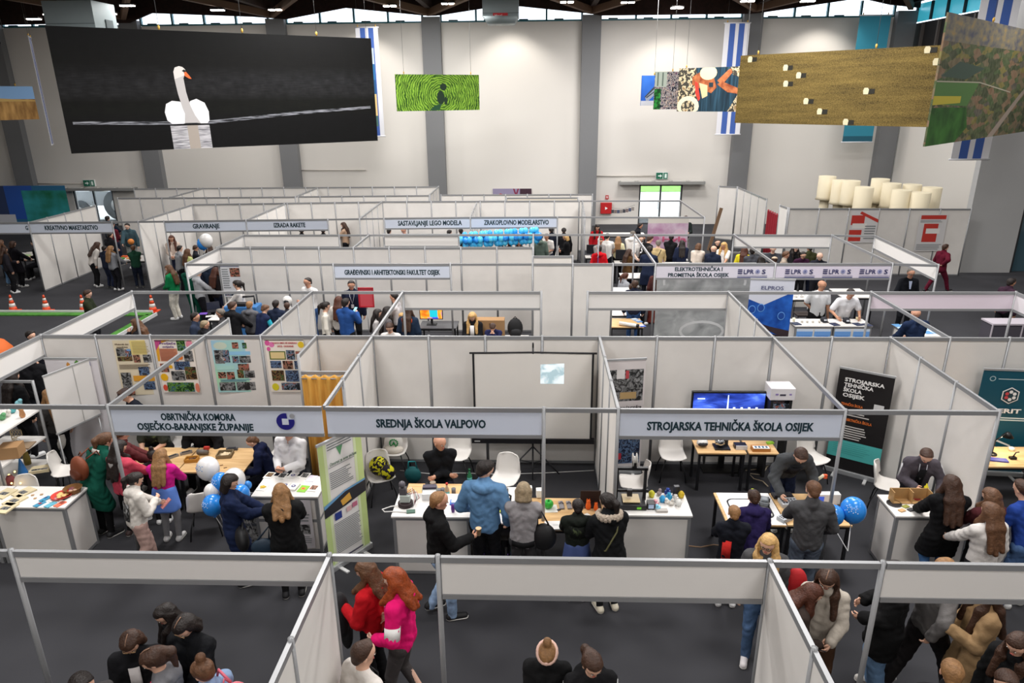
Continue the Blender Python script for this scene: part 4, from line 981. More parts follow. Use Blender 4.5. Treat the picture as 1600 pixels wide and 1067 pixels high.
# black school roll-up
rollup('black and aqua roll-up of the technical school behind the sign corner', 5.52, 2.64, R(-33), .86, 1.98, blk_,
       [(0, .12, 1, .30, aqua)]+lines(.1, .8, .16, .28, 6, mat('#3c8f8c', .5), .2, .2)+lines(.18, .72, .55, .62, 3, mat('#c8c4c0', .5), .3)+lines(.12, .78, .32, .46, 6, mat('#c8c4c0', .5), .35)+[(.72, .66, .9, .72, mat('#c9c9c9', .5)), (0, 0, 1, .12, blk_)],
       [('STROJARSKA', .13, .895, .036, .72, wht, 'LEFT', .03), ('TEHNIČKA', .13, .845, .036, .54, wht, 'LEFT', .03), ('ŠKOLA', .13, .795, .036, .34, wht, 'LEFT', .03), ('OSIJEK', .13, .745, .036, .41, wht, 'LEFT', .03),
        ('TEHNIČKA ŠKOLA', .13, .66, .024, .4, orange, 'LEFT', .02), ('OBRTNIČKA ŠKOLA', .24, .51, .026, .5, orange, 'LEFT', .02)])
# school roll-up by the screen
rollup('pale roll-up with a workshop photograph beside the screen partition', 1.42, 2.62, R(8), .72, 2.2, mat('#d3cccb', .55),
       [(.06, .64, .96, .92, photo(4)), (.3, .84, .5, .92, mat('#e6e2e0', .5)), (.52, .84, .6, .91, mat('#b8464c', .5)), (.4, .66, .8, .72, mat('#b89a6a', .5)), (.06, .06, .96, .34, photo(3)), (.3, .1, .5, .16, mat('#b8323c', .5)), (.0, .52, .1, .62, blk_)],
       [('Strojarska', .22, .575, .034, .7, blk_, 'LEFT', .012, .3), ('tehnička', .22, .525, .034, .6, blk_, 'LEFT', .012, .3), ('škola', .22, .475, .034, .38, blk_, 'LEFT', .012, .3), ('Osijek', .22, .425, .034, .45, blk_, 'LEFT', .012, .3)])
# teal roll-up
o = rollup('teal roll-up with a white hexagon emblem by the far edge of the stands', 8.03, 2.72, R(-5), 1.0, 2.0, tealb,
       [('e', .17, .92, .05, .025, mat('#9fb6bc', .5)), ('e', .17, .92, .036, .018, tealb), (.26, .915, .95, .922, mat('#b8c8cc', .5)), (.3, .535, .86, .547, mat('#c8d4d6', .5)), (.4, .515, .84, .525, mat('#c8d4d6', .5)), ('p', [(.14, .12), (.14, .27), (.42, .33), (.7, .27), (.7, .12), (.67, .12), (.67, .26), (.42, .312), (.17, .26), (.17, .12)], wht)],
       [('FERIT', .48, .60, .042, .46, wht, 'CENTER', .03)])
d = MB()
cx_, cz_ = .0, 1.55
hexp = lambda r: [(cx_+r*cos(R(90+60*i)), cz_+r*sin(R(90+60*i))) for i in range(6)]
d.prism(hexp(.155), -.02, -.017, wht); d.prism(hexp(.135), -.024, -.0205, mat('#1f3a44', .5))
for i in range(6): d.prism([(cx_+.07*cos(R(60*i+30))+.032*cos(R(60*j)), cz_+.07*sin(R(60*i+30))+.032*sin(R(60*j))) for j in range(6)], -.028, -.0245, wht if i not in (2, 3) else mat('#c2464c', .5))
d.build('emblem', o)
# white roll-ups by the crafts shelving: one turned to the aisle, one board leaning
rollup('white roll-up with three coloured figures and columns of print', -8.42, 2.82, 0, .96, 2.1, mat('#dedade', .6),
       [('p', [(.4, .90), (.47, .90), (.47, .955), (.435, .975), (.4, .955)], mat('#c98a3c', .5)), ('p', [(.56, .93), (.66, .93), (.66, .97), (.61, .995), (.56, .97)], mat('#5a8f3c', .5)), ('p', [(.76, .94), (.86, .94), (.86, .98), (.81, .995), (.76, .98)], mat('#4a55a8', .5)), (.58, .925, .68, .945, mat('#3c50a0', .5)), (.41, .89, .48, .91, mat('#6a3c7c', .5))]+lines(.03, .26, .3, .60, 9, mat('#9a93ac', .5)), [('KR', .14, .63, .03, .16, mat('#8f84a8', .5))])
o = E('raised_board', 'white raised board standing askew in front of the roll-up with coloured figures', 'board', (-8.17, 2.33, 0), R(72))
MB().box((0, 0, 1.6), (.86, .02, 1.06), mat('#d2d0ce', .5)).build('sheet', o)
for z in (1.07, 2.13): MB().box((0, 0, z), (.88, .03, .03), SIL).build('edge', o)
for x in (-.4, .4): MB().tube([(x, .02, 0), (x, .02, 1.1)], .012, SIL).build('leg', o)
MB().box((.1, -.013, 1.6), (.012, .006, 1.06), mat('#a8a6a4')).build('seam', o)
# the blue picture roll-up and grey aerial sheets of the electrical school stand
rollup('blue roll-up with hexagons, a bright beam and a cable drawing', 5.42, 7.5, R(-6), 1.0, 2.38, mat('#c9ccd8', .55),
       [('p', [(0, .25), (0, .79), (.35, .73), (1, .88), (1, .18), (.5, .22)], nodemat('blue_tech_print', lambda nt, v: ramp(nt, noise(nt, v, 3, 3), [(.3, '#0d2f78'), (.7, '#2a66c4')]), .45)),
        ('p', [(.1, .52), (.2, .56), (.2, .6), (.12, .6)], mat('#dfe8f4', .4)), ('p', [(.18, .55), (.55, .50), (1, .46), (1, .38), (.7, .42), (.4, .48)], mat('#33262c', .5)), ('p', [(.62, .42), (.98, .40), (.98, .22), (.8, .2), (.62, .3)], mat('#2a1f24', .5)), ('p', [(.42, .34), (.5, .44), (.62, .42), (.5, .38), (.5, .3)], mat('#7a4a58', .5))]
       + [('e', a, b_, .085, .045, mat('#5f97dc', .4)) for a, b_ in ((.1, .68), (.3, .7), (.1, .4), (.2, .46), (.32, .4), (.78, .62))]+[('e', a, b_, .07, .036, mat('#14418f', .4)) for a, b_ in ((.1, .68), (.3, .7), (.1, .4), (.2, .46), (.32, .4), (.78, .62))]+lines(.5, .95, .05, .15, 6, gy, .2),
       [('ELPROS', .5, .9, .04, .5, mat('#2a2f60', .5))])
grey_air = nodemat('grey_aerial_print', lambda nt, v: ramp(nt, noise(nt, v, 2.2, 6, None, .6), [(.3, '#7d8080'), (.55, '#a4a6a6'), (.72, '#bcbdbd')]), .6)
o = E('aerial_sheet', 'big grey aerial photograph hanging inside the electrical school stand', 'picture', (3.98, 9.1, 0)); o.location = (4.28, 9.2, 0)
rd = mat('#c4c5c5', .6)
MB().box((0, 0, 1.2), (2.5, .02, 2.4), grey_air).build('sheet', o)
d = MB()
def ring(cx_, cz_, rx, rz2, w_, a0, a1, n=16, y=-.0115):
    for i in range(n):
        t0, t1 = R(a0+(a1-a0)*i/n), R(a0+(a1-a0)*(i+1)/n)
        d.quad([(cx_+rx*cos(t0), y, cz_+rz2*sin(t0)), (cx_+rx*cos(t1), y, cz_+rz2*sin(t1)), (cx_+(rx-w_)*cos(t1), y, cz_+(rz2-w_)*sin(t1)), (cx_+(rx-w_)*cos(t0), y, cz_+(rz2-w_)*sin(t0))], rd)
ring(.0, .55, .6, .3, .07, 0, 360); ring(-.8, 1.9, .3, .3, .06, 90, 200); ring(.75, 1.9, .3, .3, .06, -20, 90); d.quad([(-.8, -.0115, 2.2), (-.8, -.0115, 2.14), (-.2, -.0115, 2.0), (-.2, -.0115, 2.06)], rd); d.quad([(.75, -.0115, 2.2), (.75, -.0115, 2.14), (.1, -.0115, 2.02), (.1, -.0115, 2.08)], rd)
d.quad([(-1.2, -.0115, .2), (1.2, -.0115, .5), (1.2, -.0115, .44), (-1.2, -.0115, .12)], rd); d.build('roads', o)
# tripod projection screen
o = E('projector_screen', 'white tripod projection screen with a patch of projected picture', 'projection screen', (-.16, 2.72, 0))
MB().box((0, 0, 1.46), (2.06, .008, 1.62), mat('#dcd8d2', .8)).build('screen_cloth', o)
d = MB()
for s in (-1, 1): d.box((s*1.035, -.004, 1.46), (.035, .014, 1.62), mat('#17161a'))
d.tube([(-1.1, 0, 2.285), (0, 0, 2.30), (1.1, 0, 2.285)], .018, mat('#17161a')); d.build('border', o)
MB().box((0, .0, .61), (2.2, .08, .09), mat('#1c1b1e', .4)).build('roller_case', o); MB().box((-1.0, -.042, .61), (.1, .004, .02), mat('#c0c0c0')).build('badge', o)
MB().tube([(0, .06, .02), (0, .06, 2.42)], .016, mat('#222226', .4)).build('pole', o); MB().box((0.0, .04, 2.42), (.03, .05, .08), mat('#222')).build('hook', o)
for a in (-150, -30, -90): MB().tube([(0, .06, .46), (.55*cos(R(a)), .06+.42*sin(R(a)), .02)], .013, mat('#222226', .4)).build('leg', o)
for a in (-150, -30): MB().tube([(0, .06, .12), (.27*cos(R(a)), .06+.2*sin(R(a)), .24)], .008, mat('#222226', .4)).build('strut', o)
pj = nodemat('projected_image', lambda nt, v: ramp(nt, noise(nt, v, 5, 4, None, .5), [(.42, '#aac4cc'), (.55, '#e8f4fa')]), .5)
bs = pj.node_tree.nodes['Principled BSDF']; pj.node_tree.links.new(bs.inputs['Base Color'].links[0].from_socket, bs.inputs['Emission Color']); bs.inputs['Emission Strength'].default_value = .45
MB().quad([(.13, -.006, 1.72), (.54, -.006, 1.72), (.54, -.006, 2.1), (.13, -.006, 2.08)], pj).build('projected_picture', o)
# television
o = E('television', 'wide flat television showing blue machinery on the back partition', 'television', (3.27, 2.72, .84))
MB().box((0, .04, .36), (1.3, .06, .76), mat('#101014', .3)).build('case', o, bevel=.008)
scm = nodemat('tv_picture', lambda nt, v: ramp(nt, noise(nt, v, 1.6, 4, (1, 1, 2.5), .6), [(.3, '#0d1240'), (.5, '#24388f'), (.62, '#3f5ec8'), (.78, '#8fb4ff')]), .2)
bs = scm.node_tree.nodes['Principled BSDF']; scm.node_tree.links.new(bs.inputs['Base Color'].links[0].from_socket, bs.inputs['Emission Color']); bs.inputs['Emission Strength'].default_value = 1.3
MB().quad([(-.62, .007, .02), (.62, .007, .02), (.62, .007, .71), (-.62, .007, .71)], scm).build('screen', o)
d = MB(); lw = mat('#cfe0ff', .3, emit=1.5)
d.quad([(-.55, .004, .6), (-.42, .004, .6), (-.42, .004, .62), (-.55, .004, .62)], lw); d.quad([(-.03, .004, .42), (.0, .004, .42), (-.01, .004, .68), (-.025, .004, .68)], lw)
for k in range(4): d.quad([(.08+.13*k, .004, .28), (.12+.13*k, .004, .28), (.12+.13*k, .004, .45), (.08+.13*k, .004, .45)], lw)
d.build('highlights', o)
MB().box((0, .06, -.02), (.5, .2, .03), mat('#111')).build('stand', o); MB().box((0, .12, -.42), (.1, .06, .82), mat('#151515')).build('post', o); MB().box((0, .1, -.825), (.7, .3, .03), mat('#151515')).build('foot', o)

# ------------------------------------------------------------------ furniture
WSH = mat('#dfdbd6', .4, spec=.5); BLKM = mat('#17171a', .4); WOOD = nodemat('oak_top', lambda nt, v: ramp(nt, noise(nt, v, 2.2, 4, (1, 9, 1), .4), [(.3, '#c39a68'), (.7, '#dfbd8c')]), .5)
CW = mat('#dbd8d4', .45)
def make_chair(label, loc, rz):
    o = E('shell_chair', label, 'chair', loc, rz, 'white shell chairs')
    pr = [(.22, .445, .18), (.20, .452, .215), (.1, .44, .225), (0, .43, .225), (-.1, .43, .225), (-.16, .445, .222), (-.2, .49, .22), (-.225, .57, .215), (-.245, .67, .205), (-.26, .76, .19), (-.268, .81, .16), (-.27, .83, .11)]
    vs = []; fs = []; n = 9
    for y, z, w_ in pr:
        for k in range(n):
            u = k/(n-1)*2-1; vs.append((u*w_, y+.05*u*u*(1 if z > .5 else 0), z+.035*u**4*(1 if z < .5 else 0)))
    for i in range(len(pr)-1):
        for k in range(n-1): fs.append((i*n+k, i*n+k+1, (i+1)*n+k+1, (i+1)*n+k))
    s_ = MB().add(vs, fs, WSH, None, True).build('shell', o)
    md = s_.modifiers.new('t', 'SOLIDIFY'); md.thickness = .014
    for sx, sy in ((1, 1), (-1, 1), (1, -1), (-1, -1)):
        MB().tube([(sx*.13, sy*.12-.01, .425), (sx*.2, sy*.19-.02, .2), (sx*.23, sy*.22-.02, 0)], .011, BLKM, 7).build('leg', o)
    return o
ch0 = make_chair('white shell chair holding two yellow and dark patterned bags', (-2.72, 1.70, 0), R(205))
def chair(x, y, rz, label): return dup(ch0, (x, y, 0), R(rz), label)
chair(-2.66, 2.60, 180, 'white shell chair holding the carrier bag with a green print')
chair(-1.5, 2.45, 172, 'empty white shell chair beside the bald seated man')
chair(-.62, 1.62, 165, 'white shell chair behind the tall visitor in the blue hoodie')
chair(2.31, 2.52, 180, 'empty white shell chair next to the wooden table with machines')
chair(4.72, 2.42, 205, 'empty white shell chair behind the stooping man in grey')
chair(1.5, 1.55, 90, 'white shell chair hidden behind the desktop printing machine')
chair(5.62, 1.55, 238, 'white shell chair behind the boy in the grey tracksuit')
chair(-5.3, .72, 20, 'white shell chair at the craft table beside the balloons')
chair(-8.12, 1.75, -75, 'white shell chair between the shelving and the woman in green')
chair(-6.62, 2.72, 180, 'white shell chair behind the man in the camouflage shirt')
chair(-4.62, 2.55, 180, 'white shell chair behind the boy in the navy jacket')
chair(-8.25, .75, 180, 'white shell chair tucked behind the white craft counter')
chair(-12.55, 16.15, 200, 'white shell chair by the visitors at the engraving stand')
chair(1.15, 11.2, 170, 'white shell chair behind the visitors in black')
def table(name, label, x0, y0, x1, y1, z=.74, top=None, leg=BLKM, th=.028, rz=0, group='tables'):
    o = E(name, label, 'table', ((x0+x1)/2, (y0+y1)/2, 0), rz, group); w_, d_ = x1-x0, y1-y0; RECTS.append((x0, y0, x1, y1))
    MB().box((0, 0, z-th/2), (w_, d_, th), top or WOOD).build('tabletop', o, bevel=.004)
    for sx in (1, -1):
        for sy in (1, -1): MB().box((sx*(w_/2-.04), sy*(d_/2-.04), (z-th)/2), (.04, .04, z-th), leg).build('leg', o)
    f = MB()
    for sy in (1, -1): f.box((0, sy*(d_/2-.04), z-th-.025), (w_-.1, .03, .045), leg)
    f.build('apron', o)
    return o
table('wooden_table', 'long wooden craft table covered with trays and tools', -7.05, 1.26, -5.97, 2.1)
table('wooden_table', 'wooden craft table where the boy in navy draws', -5.95, 1.26, -4.86, 2.1)
table('wooden_table', 'wooden table behind the counter with the robot', -2.1, .34, -.98, .98)
table('wooden_table', 'wooden table with the green pumpkin and orange figures', -.28, -.22, .96, .6)
table('wooden_table', 'wooden table with a headset and a steel sphere', 2.64, 2.06, 3.46, 2.62)
table('wooden_table', 'wooden table with the framed display behind the stooping man', 3.5, 2.06, 4.0, 2.62)
table('robot_table', 'table under the white sheet with a black track', 2.6, -.06, 3.42, .8)
table('wooden_table', 'wooden table with keypads next to the track table', 3.44, -.04, 4.34, .8)
table('wooden_table', 'wooden table with a paper roll under the cream fascia', 1.84, 8.95, 2.72, 9.7)
table('dark_desk', 'dark grey desk carrying the colourful monitor', -3.2, 8.8, -2.2, 9.45, top=mat('#4a4a4d', .5))
table('laptop_table', 'white table with a laptop beside the men in navy', -9.05, 9.3, -8.55, 10.1, .8, top=CW)
table('model_table', 'table of colourful models in the creative stand', -16.0, 16.9, -14.6, 17.9, top=CW)
table('model_table', 'table beside the visitor in the black floral dress', -20.7, 17.1, -19.2, 18.4, top=CW)
table('white_table', 'white table in front of the seated girl in grey', 1.9, 10.0, 2.8, 10.6, top=CW)
table('white_table', 'high white table near the red fire cabinet', 2.6, 19.6, 4.3, 20.3, 1.15, top=CW)
table('white_table', 'white table with bottles amid the crowd', 4.2, 14.6, 5.3, 15.9, .9, top=CW)
table('white_table', 'white round-cornered table past the visitors in black', .9, 11.5, 1.8, 12.3, top=CW)
table('white_table', 'tilted white table behind the word mark sign', 8.7, 11.1, 9.6, 12.1, .95, top=CW)
table('far_table', 'far grey table under the engraving sign', -10.0, 18.2, -7.0, 19.0, .75, top=mat('#c9c7c4', .5))
table('workbench', 'wooden bench with a glowing desk lamp at the edge of the stands', 6.95, 1.68, 9.0, 2.38, top=WOOD)
table('white_table', 'long white table among the visitors in white shirts', 2.7, 14.0, 4.0, 14.7, .8, top=CW)
table('white_table', 'white table under the balloon garland', -2.0, 13.4, -.5, 14.2, .75, top=CW)
def counter(label, x0, y0, x1, y1, z=.97, rail=None):
    o = E('counter', label, 'counter', ((x0+x1)/2, (y0+y1)/2, 0), 0, 'white stand counters'); w_, d_ = x1-x0, y1-y0; RECTS.append((x0, y0, x1, y1))
    MB().box((0, 0, z-.012), (w_+.03, d_+.03, .024), CW).build('countertop', o)
    MB().box((0, -d_/2+.012, z/2-.02), (w_-.07, .012, z-.1), PAN).build('front_panel', o)
    for s in (1, -1): MB().box((s*(w_/2-.012), 0, z/2-.02), (.012, d_-.07, z-.1), PAN).build('side_panel', o)
    for sx in (1, -1):
        for sy in (1, -1): MB().box((sx*(w_/2-.022), sy*(d_/2-.022), (z-.024)/2), (.044, .044, z-.024), ALU).build('post', o)
    for zz in [z-.05, .035]+([rail] if rail else []):
        MB().box((0, -d_/2+.02, zz), (w_-.09, .03, .05), ALU).build('rail', o)
        for s in (1, -1): MB().box((s*(w_/2-.02), 0, zz), (.03, d_-.09, .05), ALU).build('rail', o)
    return o
counter('white counter with the red dish and wicker bowl', -7.92, -.16, -6.85, .38)
counter('white counter covered with cream cloth bags at the edge', -9.05, -.16, -7.97, .38)
counter('white counter spread with leaflets next to the woman in navy', -4.26, .2, -3.3, .76, rail=.55)
counter('white counter with the small robot and its cables', -2.1, -.28, -1.02, .3)
counter('white counter carrying the desktop printing machine', 1.06, -.18, 2.05, .38)
counter('white counter with the wooden box and printed parts', 4.86, -.13, 5.9, .4)
counter('poster-covered counter in front of the two men in white shirts, near half', 6.38, 8.28, 7.3, 8.86, 1.0)
counter('poster-covered counter with the booklets and dark caps', 7.34, 8.28, 8.26, 8.86, 1.0)
counter('grey counter topped with blue leaflets near the bald man in blue', 8.85, 7.5, 9.6, 8.4, 1.0)
counter('grey counter beyond the seated girl in grey', 1.95, 11.6, 2.75, 12.2, .95)
# glass case with a lit computer beside the robot counter
o = E('computer_case', 'dark computer with blue and violet lights under the counter edge', 'computer', (-.62, -.1, 0))
MB().box((0, 0, .31), (.6, .4, .6), mat('#0d0d12', .15, spec=.7)).build('case', o)
d = MB()
for k in range(9): d.lathe([(.014, 0), (.014, .004)], mat('#5f7bff' if k % 3 else '#b46cff', .3, emit=5), (0, 0, 0), 8, Matrix.Translation((-.22+.055*k, -.203, .38-.05*(k % 2))) @ Matrix.Rotation(pi/2, 4, 'X'))
for k in range(8): d.lathe([(.012, 0), (.012, .004)], mat('#8a5cff', .3, emit=5), (0, 0, 0), 8, Matrix.Translation((-.2+.055*k, -.203, .2)) @ Matrix.Rotation(pi/2, 4, 'X'))
d.build('lights', o); MB().box((0, 0, .9), (.66, .48, .02), CW).build('shelf', o)
for s in (1, -1): MB().box((s*.31, 0, .45), (.02, .44, .9), ALU).build('upright', o)
# craft shelving
o = E('display_shelf', 'open craft shelving with three white boards', 'shelf', (-8.9, 1.42, 0))
for x in (-.4, .36):
    for y in (-.55, .55): MB().lathe([(.024, 0), (.024, 2.04)], ALU, (x, y, 0), 8).build('post', o)
for z in (.55, 1.0, 1.5): MB().box((0, 0, z), (.74, 1.08, .025), CW).build('shelf_board', o)
MB().box((-.02, .55, 2.02), (.72, .035, .04), ALU).build('rail', o)
# poster panels on the counters
def stick(label, cat, name, x, y, z, w_, h_, m_, items=(), rz=0, texts=(), tilt=0, group=None):
    o = E(name, label, cat, (x, y, z), rz, group); o.rotation_euler.x = tilt
    sheet(o, w_, h_, m_, items, th=.004)
    return o
for i, (x, w) in enumerate(((6.62, 'first'), (7.06, 'second'), (7.56, 'third'), (8.02, 'fourth'))):
    stick('blue and green landscape poster, %s from the roll-up on the counter front' % w, 'poster', 'counter_poster', x, 8.267, .3, .40, .62, mat('#c3d2e6', .5), [(0, .5, 1, .9, mat('#6a9bd8', .5)), (.1, .62, .9, .72, mat('#3f78c4', .5)), (0, .15, 1, .5, photo(1)), ('p', [(.3, .5), (1, .3), (1, .15), (.7, .15)], mat('#5a5c60', .5))], group='posters on the counter front')
stick('pale info sheet hung on the front of the leaflet counter', 'poster', 'counter_poster', -3.55, .17, .1, .3, .82, mat('#c6c2c6', .5), [(.15, .3, .85, .5, photo(4))]+lines(.1, .9, .1, .26, 4, gy)+lines(.1, .9, .55, .8, 4, gy))
o = stick('low rack of black and white prints beside the leaflet counter', 'rack', 'print_rack', -4.42, .26, .02, .32, .9, mat('#bfc1c4', .5), [(.05, .06, .95, .4, photo(4)), (.05, .45, .95, .7, photo(4)), (.05, .74, .95, .98, photo(4)), (0, .40, 1, .45, mat('#3d4048', .5))], tilt=R(-8))

# ------------------------------------------------------------------ things on tables, floors and walls
def obj1(name, label, cat, mb, loc=(0, 0, 0), rz=0, group=None, bevel=0):
    return tag(mb.build(name, None, loc, rz, bevel), label, cat, group)
def flatp(px, py, z, w_, d_, m_, name, label, rz=0, items=(), group=None, th=.006, cat='leaflet'):
    q = at(px, py, z)
    mb = MB().box((0, 0, th/2), (w_, d_, th), m_)
    o = obj1(name, label, cat, mb, (q.x, q.y, z), R(rz), group)
    if items:
        d = MB()
        for k, (x0, y0, x1, y1, mt) in enumerate(items):
            zz = th+.0006*(k+1); d.quad([((a-.5)*w_, (b_-.5)*d_, zz) for a, b_ in ((x0, y0), (x1, y0), (x1, y1), (x0, y1))], mt)
        d.build('print', o)
    return o
def box_(px, py, z, dims, m_, name, label, cat, rz=0, group=None, bevel=.004):
    q = at(px, py, z); return obj1(name, label, cat, MB().box((0, 0, dims[2]/2), dims, m_), (q.x, q.y, z), R(rz), group, bevel)
def lath(px, py, z, prof, m_, name, label, cat, group=None, n=20):
    q = at(px, py, z); return obj1(name, label, cat, MB().lathe(prof, m_, (0, 0, 0), n), (q.x, q.y, z), 0, group)
CT = .97
# crafts on the two white counters
o = lath(97, 776, CT, [(.10, 0), (.14, .03), (.145, .035), (.135, .035), (.1, .012)], mat('#c8382c', .4), 'red_dish', 'red dish heaped with pale biscuits', 'dish')
d = MB()
for k in range(9): d.ell((.07*cos(k*2.4)*(k % 3)/2, .07*sin(k*2.4)*(k % 3)/2, .035+.008*(k % 2)), (.035, .03, .014), mat('#e2c07c', .7))
d.build('biscuits', o)
o = lath(115, 769, CT, [(.09, 0), (.125, .075), (.13, .08), (.12, .08), (.09, .02)], mat('#8a5f34', .8, bump=.4, bscale=80), 'wicker_bowl', 'brown wicker bowl with reddish sweets', 'bowl')
d = MB()
for k in range(8): d.ell((.06*cos(k*2.4)*(k % 3)/2, .06*sin(k*2.4)*(k % 3)/2, .06), (.03, .022, .015), mat(('#c48a7a', '#8a4a5a', '#d8b49a')[k % 3], .6))
d.build('sweets', o)
TQ, ORG, WP = mat('#2a84a8', .5), mat('#d9694a', .5), mat('#e4e2dd', .6)
for (x, y, m_, lab, it) in ((71, 780, TQ, 'teal leaflets nearest the back row of the counter leaflets', [(0, .5, .6, .8, mat('#174f7c'))]), (62, 788, TQ, 'teal leaflets at the counter front corner', [(.2, .4, .8, .7, mat('#7c3040'))]), (86, 781, WP, 'white and pink leaflet in the middle back of the counter', [(.1, .2, .9, .8, mat('#c88a94'))]), (79, 789, mat('#5aa6bc', .5), 'pale blue leaflet in the middle front of the counter', []), (103, 780, WP, 'black and white leaflet near the wicker bowl', [(.1, .2, .9, .9, photo(4))]), (94, 788, ORG, 'orange leaflet at the front edge of the counter', [(.1, .5, .9, .9, mat('#8c3a2a'))])):
    flatp(x, y, CT, .085, .15, m_, 'leaflet', lab, -20, it, 'leaflets on the craft counter', th=.012)
CRM = mat('#cdbf9c', .85, bump=.2, bscale=60, var=.1)
for x, y, rz, lab in ((8, 772, 12, 'cream cloth bag with black lettering at the picture edge of the counter'), (38, 770, 25, 'cream cloth bag with line drawings behind the wooden blocks'), (24, 783, 18, 'cream cloth bag with a dark sketch in the front row'), (10, 795, 5, 'cream cloth bag folded at the very front of the counter')):
    flatp(x, y, CT, .2, .26, CRM, 'cloth_bag', lab, -rz, [(.2, .3, .8, .6, photo(4))], 'cloth bags on the craft counter', .02, 'bag')
for x, y, lab in ((51, 774, 'small square wooden block beside the cloth bags'), (65, 773, 'lone round-edged wooden block in the middle of the counter'), (55, 779, 'small wooden block lying before the other two')):
    box_(x, y, CT, (.04, .035, .012), mat('#b08c62', .7), 'wooden_block', lab, 'block', 20, 'wooden blocks')
# things on the shelving
cb = mat('#a07c55', .8)
box_(20, 712, 1.013, (.3, .26, .2), cb, 'carton', 'brown carton on the middle board of the craft shelving', 'box', 15)
q = at(28, 688, 1.013); d = MB()
for k in range(6): d.lathe([(.001, 0)], cb) if 0 else d.tube([(.1*cos(k*pi/6+t*pi/8), .1*sin(k*pi/6+t*pi/8)*.3, .1+.1*sin(t*pi/4)) for t in range(8)]+[(.1*cos(k*pi/6), 0, .1)], .004, mat('#c9b78e', .6), 4)
obj1('wire_ornament', 'round pale wire ornament on the middle shelf board', 'ornament', d, q)
lath(37, 742, .563, [(.07, 0), (.075, .04), (.012, .3), (.0, .31)], mat('#2a6cae', .5), 'blue_cone', 'blue cone ornament on the lowest shelf board', 'ornament')
lath(44, 725, .563, [(.05, 0), (.055, .1), (.02, .34), (.0, .35)], mat('#7a6a2c', .7), 'dry_bouquet', 'tall olive dry bouquet on the lowest shelf board', 'ornament')
flatp(64, 735, .563, .3, .2, CRM, 'folded_cloth', 'folded cream cloth at the aisle end of the lowest shelf board', 20, [(.1, .1, .9, .4, photo(4))], th=.05, cat='cloth')
lath(36, 652, 1.513, [(.03, 0), (.045, .04), (.03, .13), (.04, .15), (.0, .18)], mat('#c08a5c', .6), 'clay_figure', 'small clay figure alone on the top shelf board', 'figurine')
for x, y, c, lab in ((20, 645, '#5fb0b4', 'turquoise felt toy on the top shelf board'), (12, 651, '#d8d4cc', 'white felt toy on the top shelf board'), (4, 656, '#5f9a6a', 'green felt toy on the top shelf board'), (30, 634, '#7fb6c0', 'pale blue felt toy at the back of the top board')):
    q = at(x, y, 1.513); obj1('felt_toy', lab, 'toy', MB().ell((0, 0, .05), (.06, .05, .05), mat(c, .9)).ell((.04, 0, .1), (.035, .035, .035), mat(c, .9)), q, 0, 'felt toys')
flatp(14, 700, 1.013, .26, .2, mat('#b9a35a', .8), 'napkin', 'yellowish napkin beside the brown carton', 10, cat='cloth')
flatp(40, 697, 1.013, .22, .26, mat('#8f7a62', .8), 'wooden_tray', 'flat brown tray behind the brown carton', 10, th=.02, cat='tray')
for k, (x, y) in enumerate(((6, 752), (14, 742), (18, 755), (23, 737), (28, 748), (32, 755), (22, 762), (9, 763))):
    q = at(x, y, .70); obj1('fairy_light', 'warm glowing bulb of the light string on the low shelf', 'light', MB().ell((0, 0, 0), (.014, .014, .014), mat('#ffcf70', .3, emit=6)), q, 0, 'bulbs of the light string')
lath(18, 757, .563, [(.06, 0), (.07, .1), (.04, .16), (.0, .17)], mat('#7a3a3c', .6), 'dark_red_jar', 'dark red jar amid the light string', 'jar')
lath(30, 762, .563, [(.07, 0), (.08, .07), (.03, .13), (.0, .14)], mat('#b8a08c', .6), 'beige_jar', 'beige jar amid the light string', 'jar')
q = at(75, 660, 1.0)
obj1('net_bag', 'pale patterned bag hanging behind the shelving', 'bag', MB().ell((0, 0, 0), (.14, .12, .2), mat('#c9c0b0', .9, var=.4, vscale=14)).ell((.1, 0, -.3), (.15, .1, .26), mat('#cfcbc4', .9, bump=.4)), (q.x, q.y, 1.0))
# craft table
GYM = mat('#6a6560', .6); 
def tray(px, py, w_, d_, mt, lab, bits, bm, rz=0):
    q = at(px, py, .74); o = E('wooden_tray', lab, 'tray', (q.x, q.y, .74), R(rz))
    MB().box((0, 0, .008), (w_, d_, .016), mt).build('bottom', o)
    for s in (1, -1): MB().box((s*w_/2, 0, .03), (.014, d_, .06), mt).build('side', o); MB().box((0, s*d_/2, .03), (w_, .014, .06), mt).build('side', o)
    d = MB()
    for k in range(bits): d.ell((w_*.3*cos(k*2.4)*sqrt(k/bits), d_*.3*sin(k*2.4)*sqrt(k/bits), .03), (.03, .024, .018), bm)
    d.build('contents', o)
tray(352, 712, .24, .2, mat('#7c6c50', .7), 'wooden tray of pale stones in front of the boy in navy', 9, mat('#dcc7a4', .6), 8)
tray(208, 714, .2, .16, mat('#8a6c42', .7), 'wooden tray of yellow pieces near the man in camouflage', 8, mat('#d9bf86', .6))
tray(300, 720, .2, .13, mat('#b98434', .6), 'honey coloured tray in the middle of the craft table', 4, mat('#5c3a24', .6), 10)
def bar_(px, py, lab, rz, m_=mat('#8e8f94', .3, .6)):
    q = at(px, py, .74); o = E('plane_tool', lab, 'tool', (q.x, q.y, .74), R(rz)); MB().box((0, 0, .02), (.19, .05, .04), m_).build('body', o); MB().box((0, 0, .045), (.13, .03, .012), mat('#33353a', .4)).build('slot', o)
bar_(291, 709, 'shiny metal plane beside the honey coloured tray', 35); bar_(270, 715, 'second metal plane near the girl in magenta', 48); bar_(363, 703, 'dark metal plane behind the stone tray', 5, mat('#55565c', .4, .4)); bar_(193, 711, 'metal box tool at the crowded end of the craft table', 20)
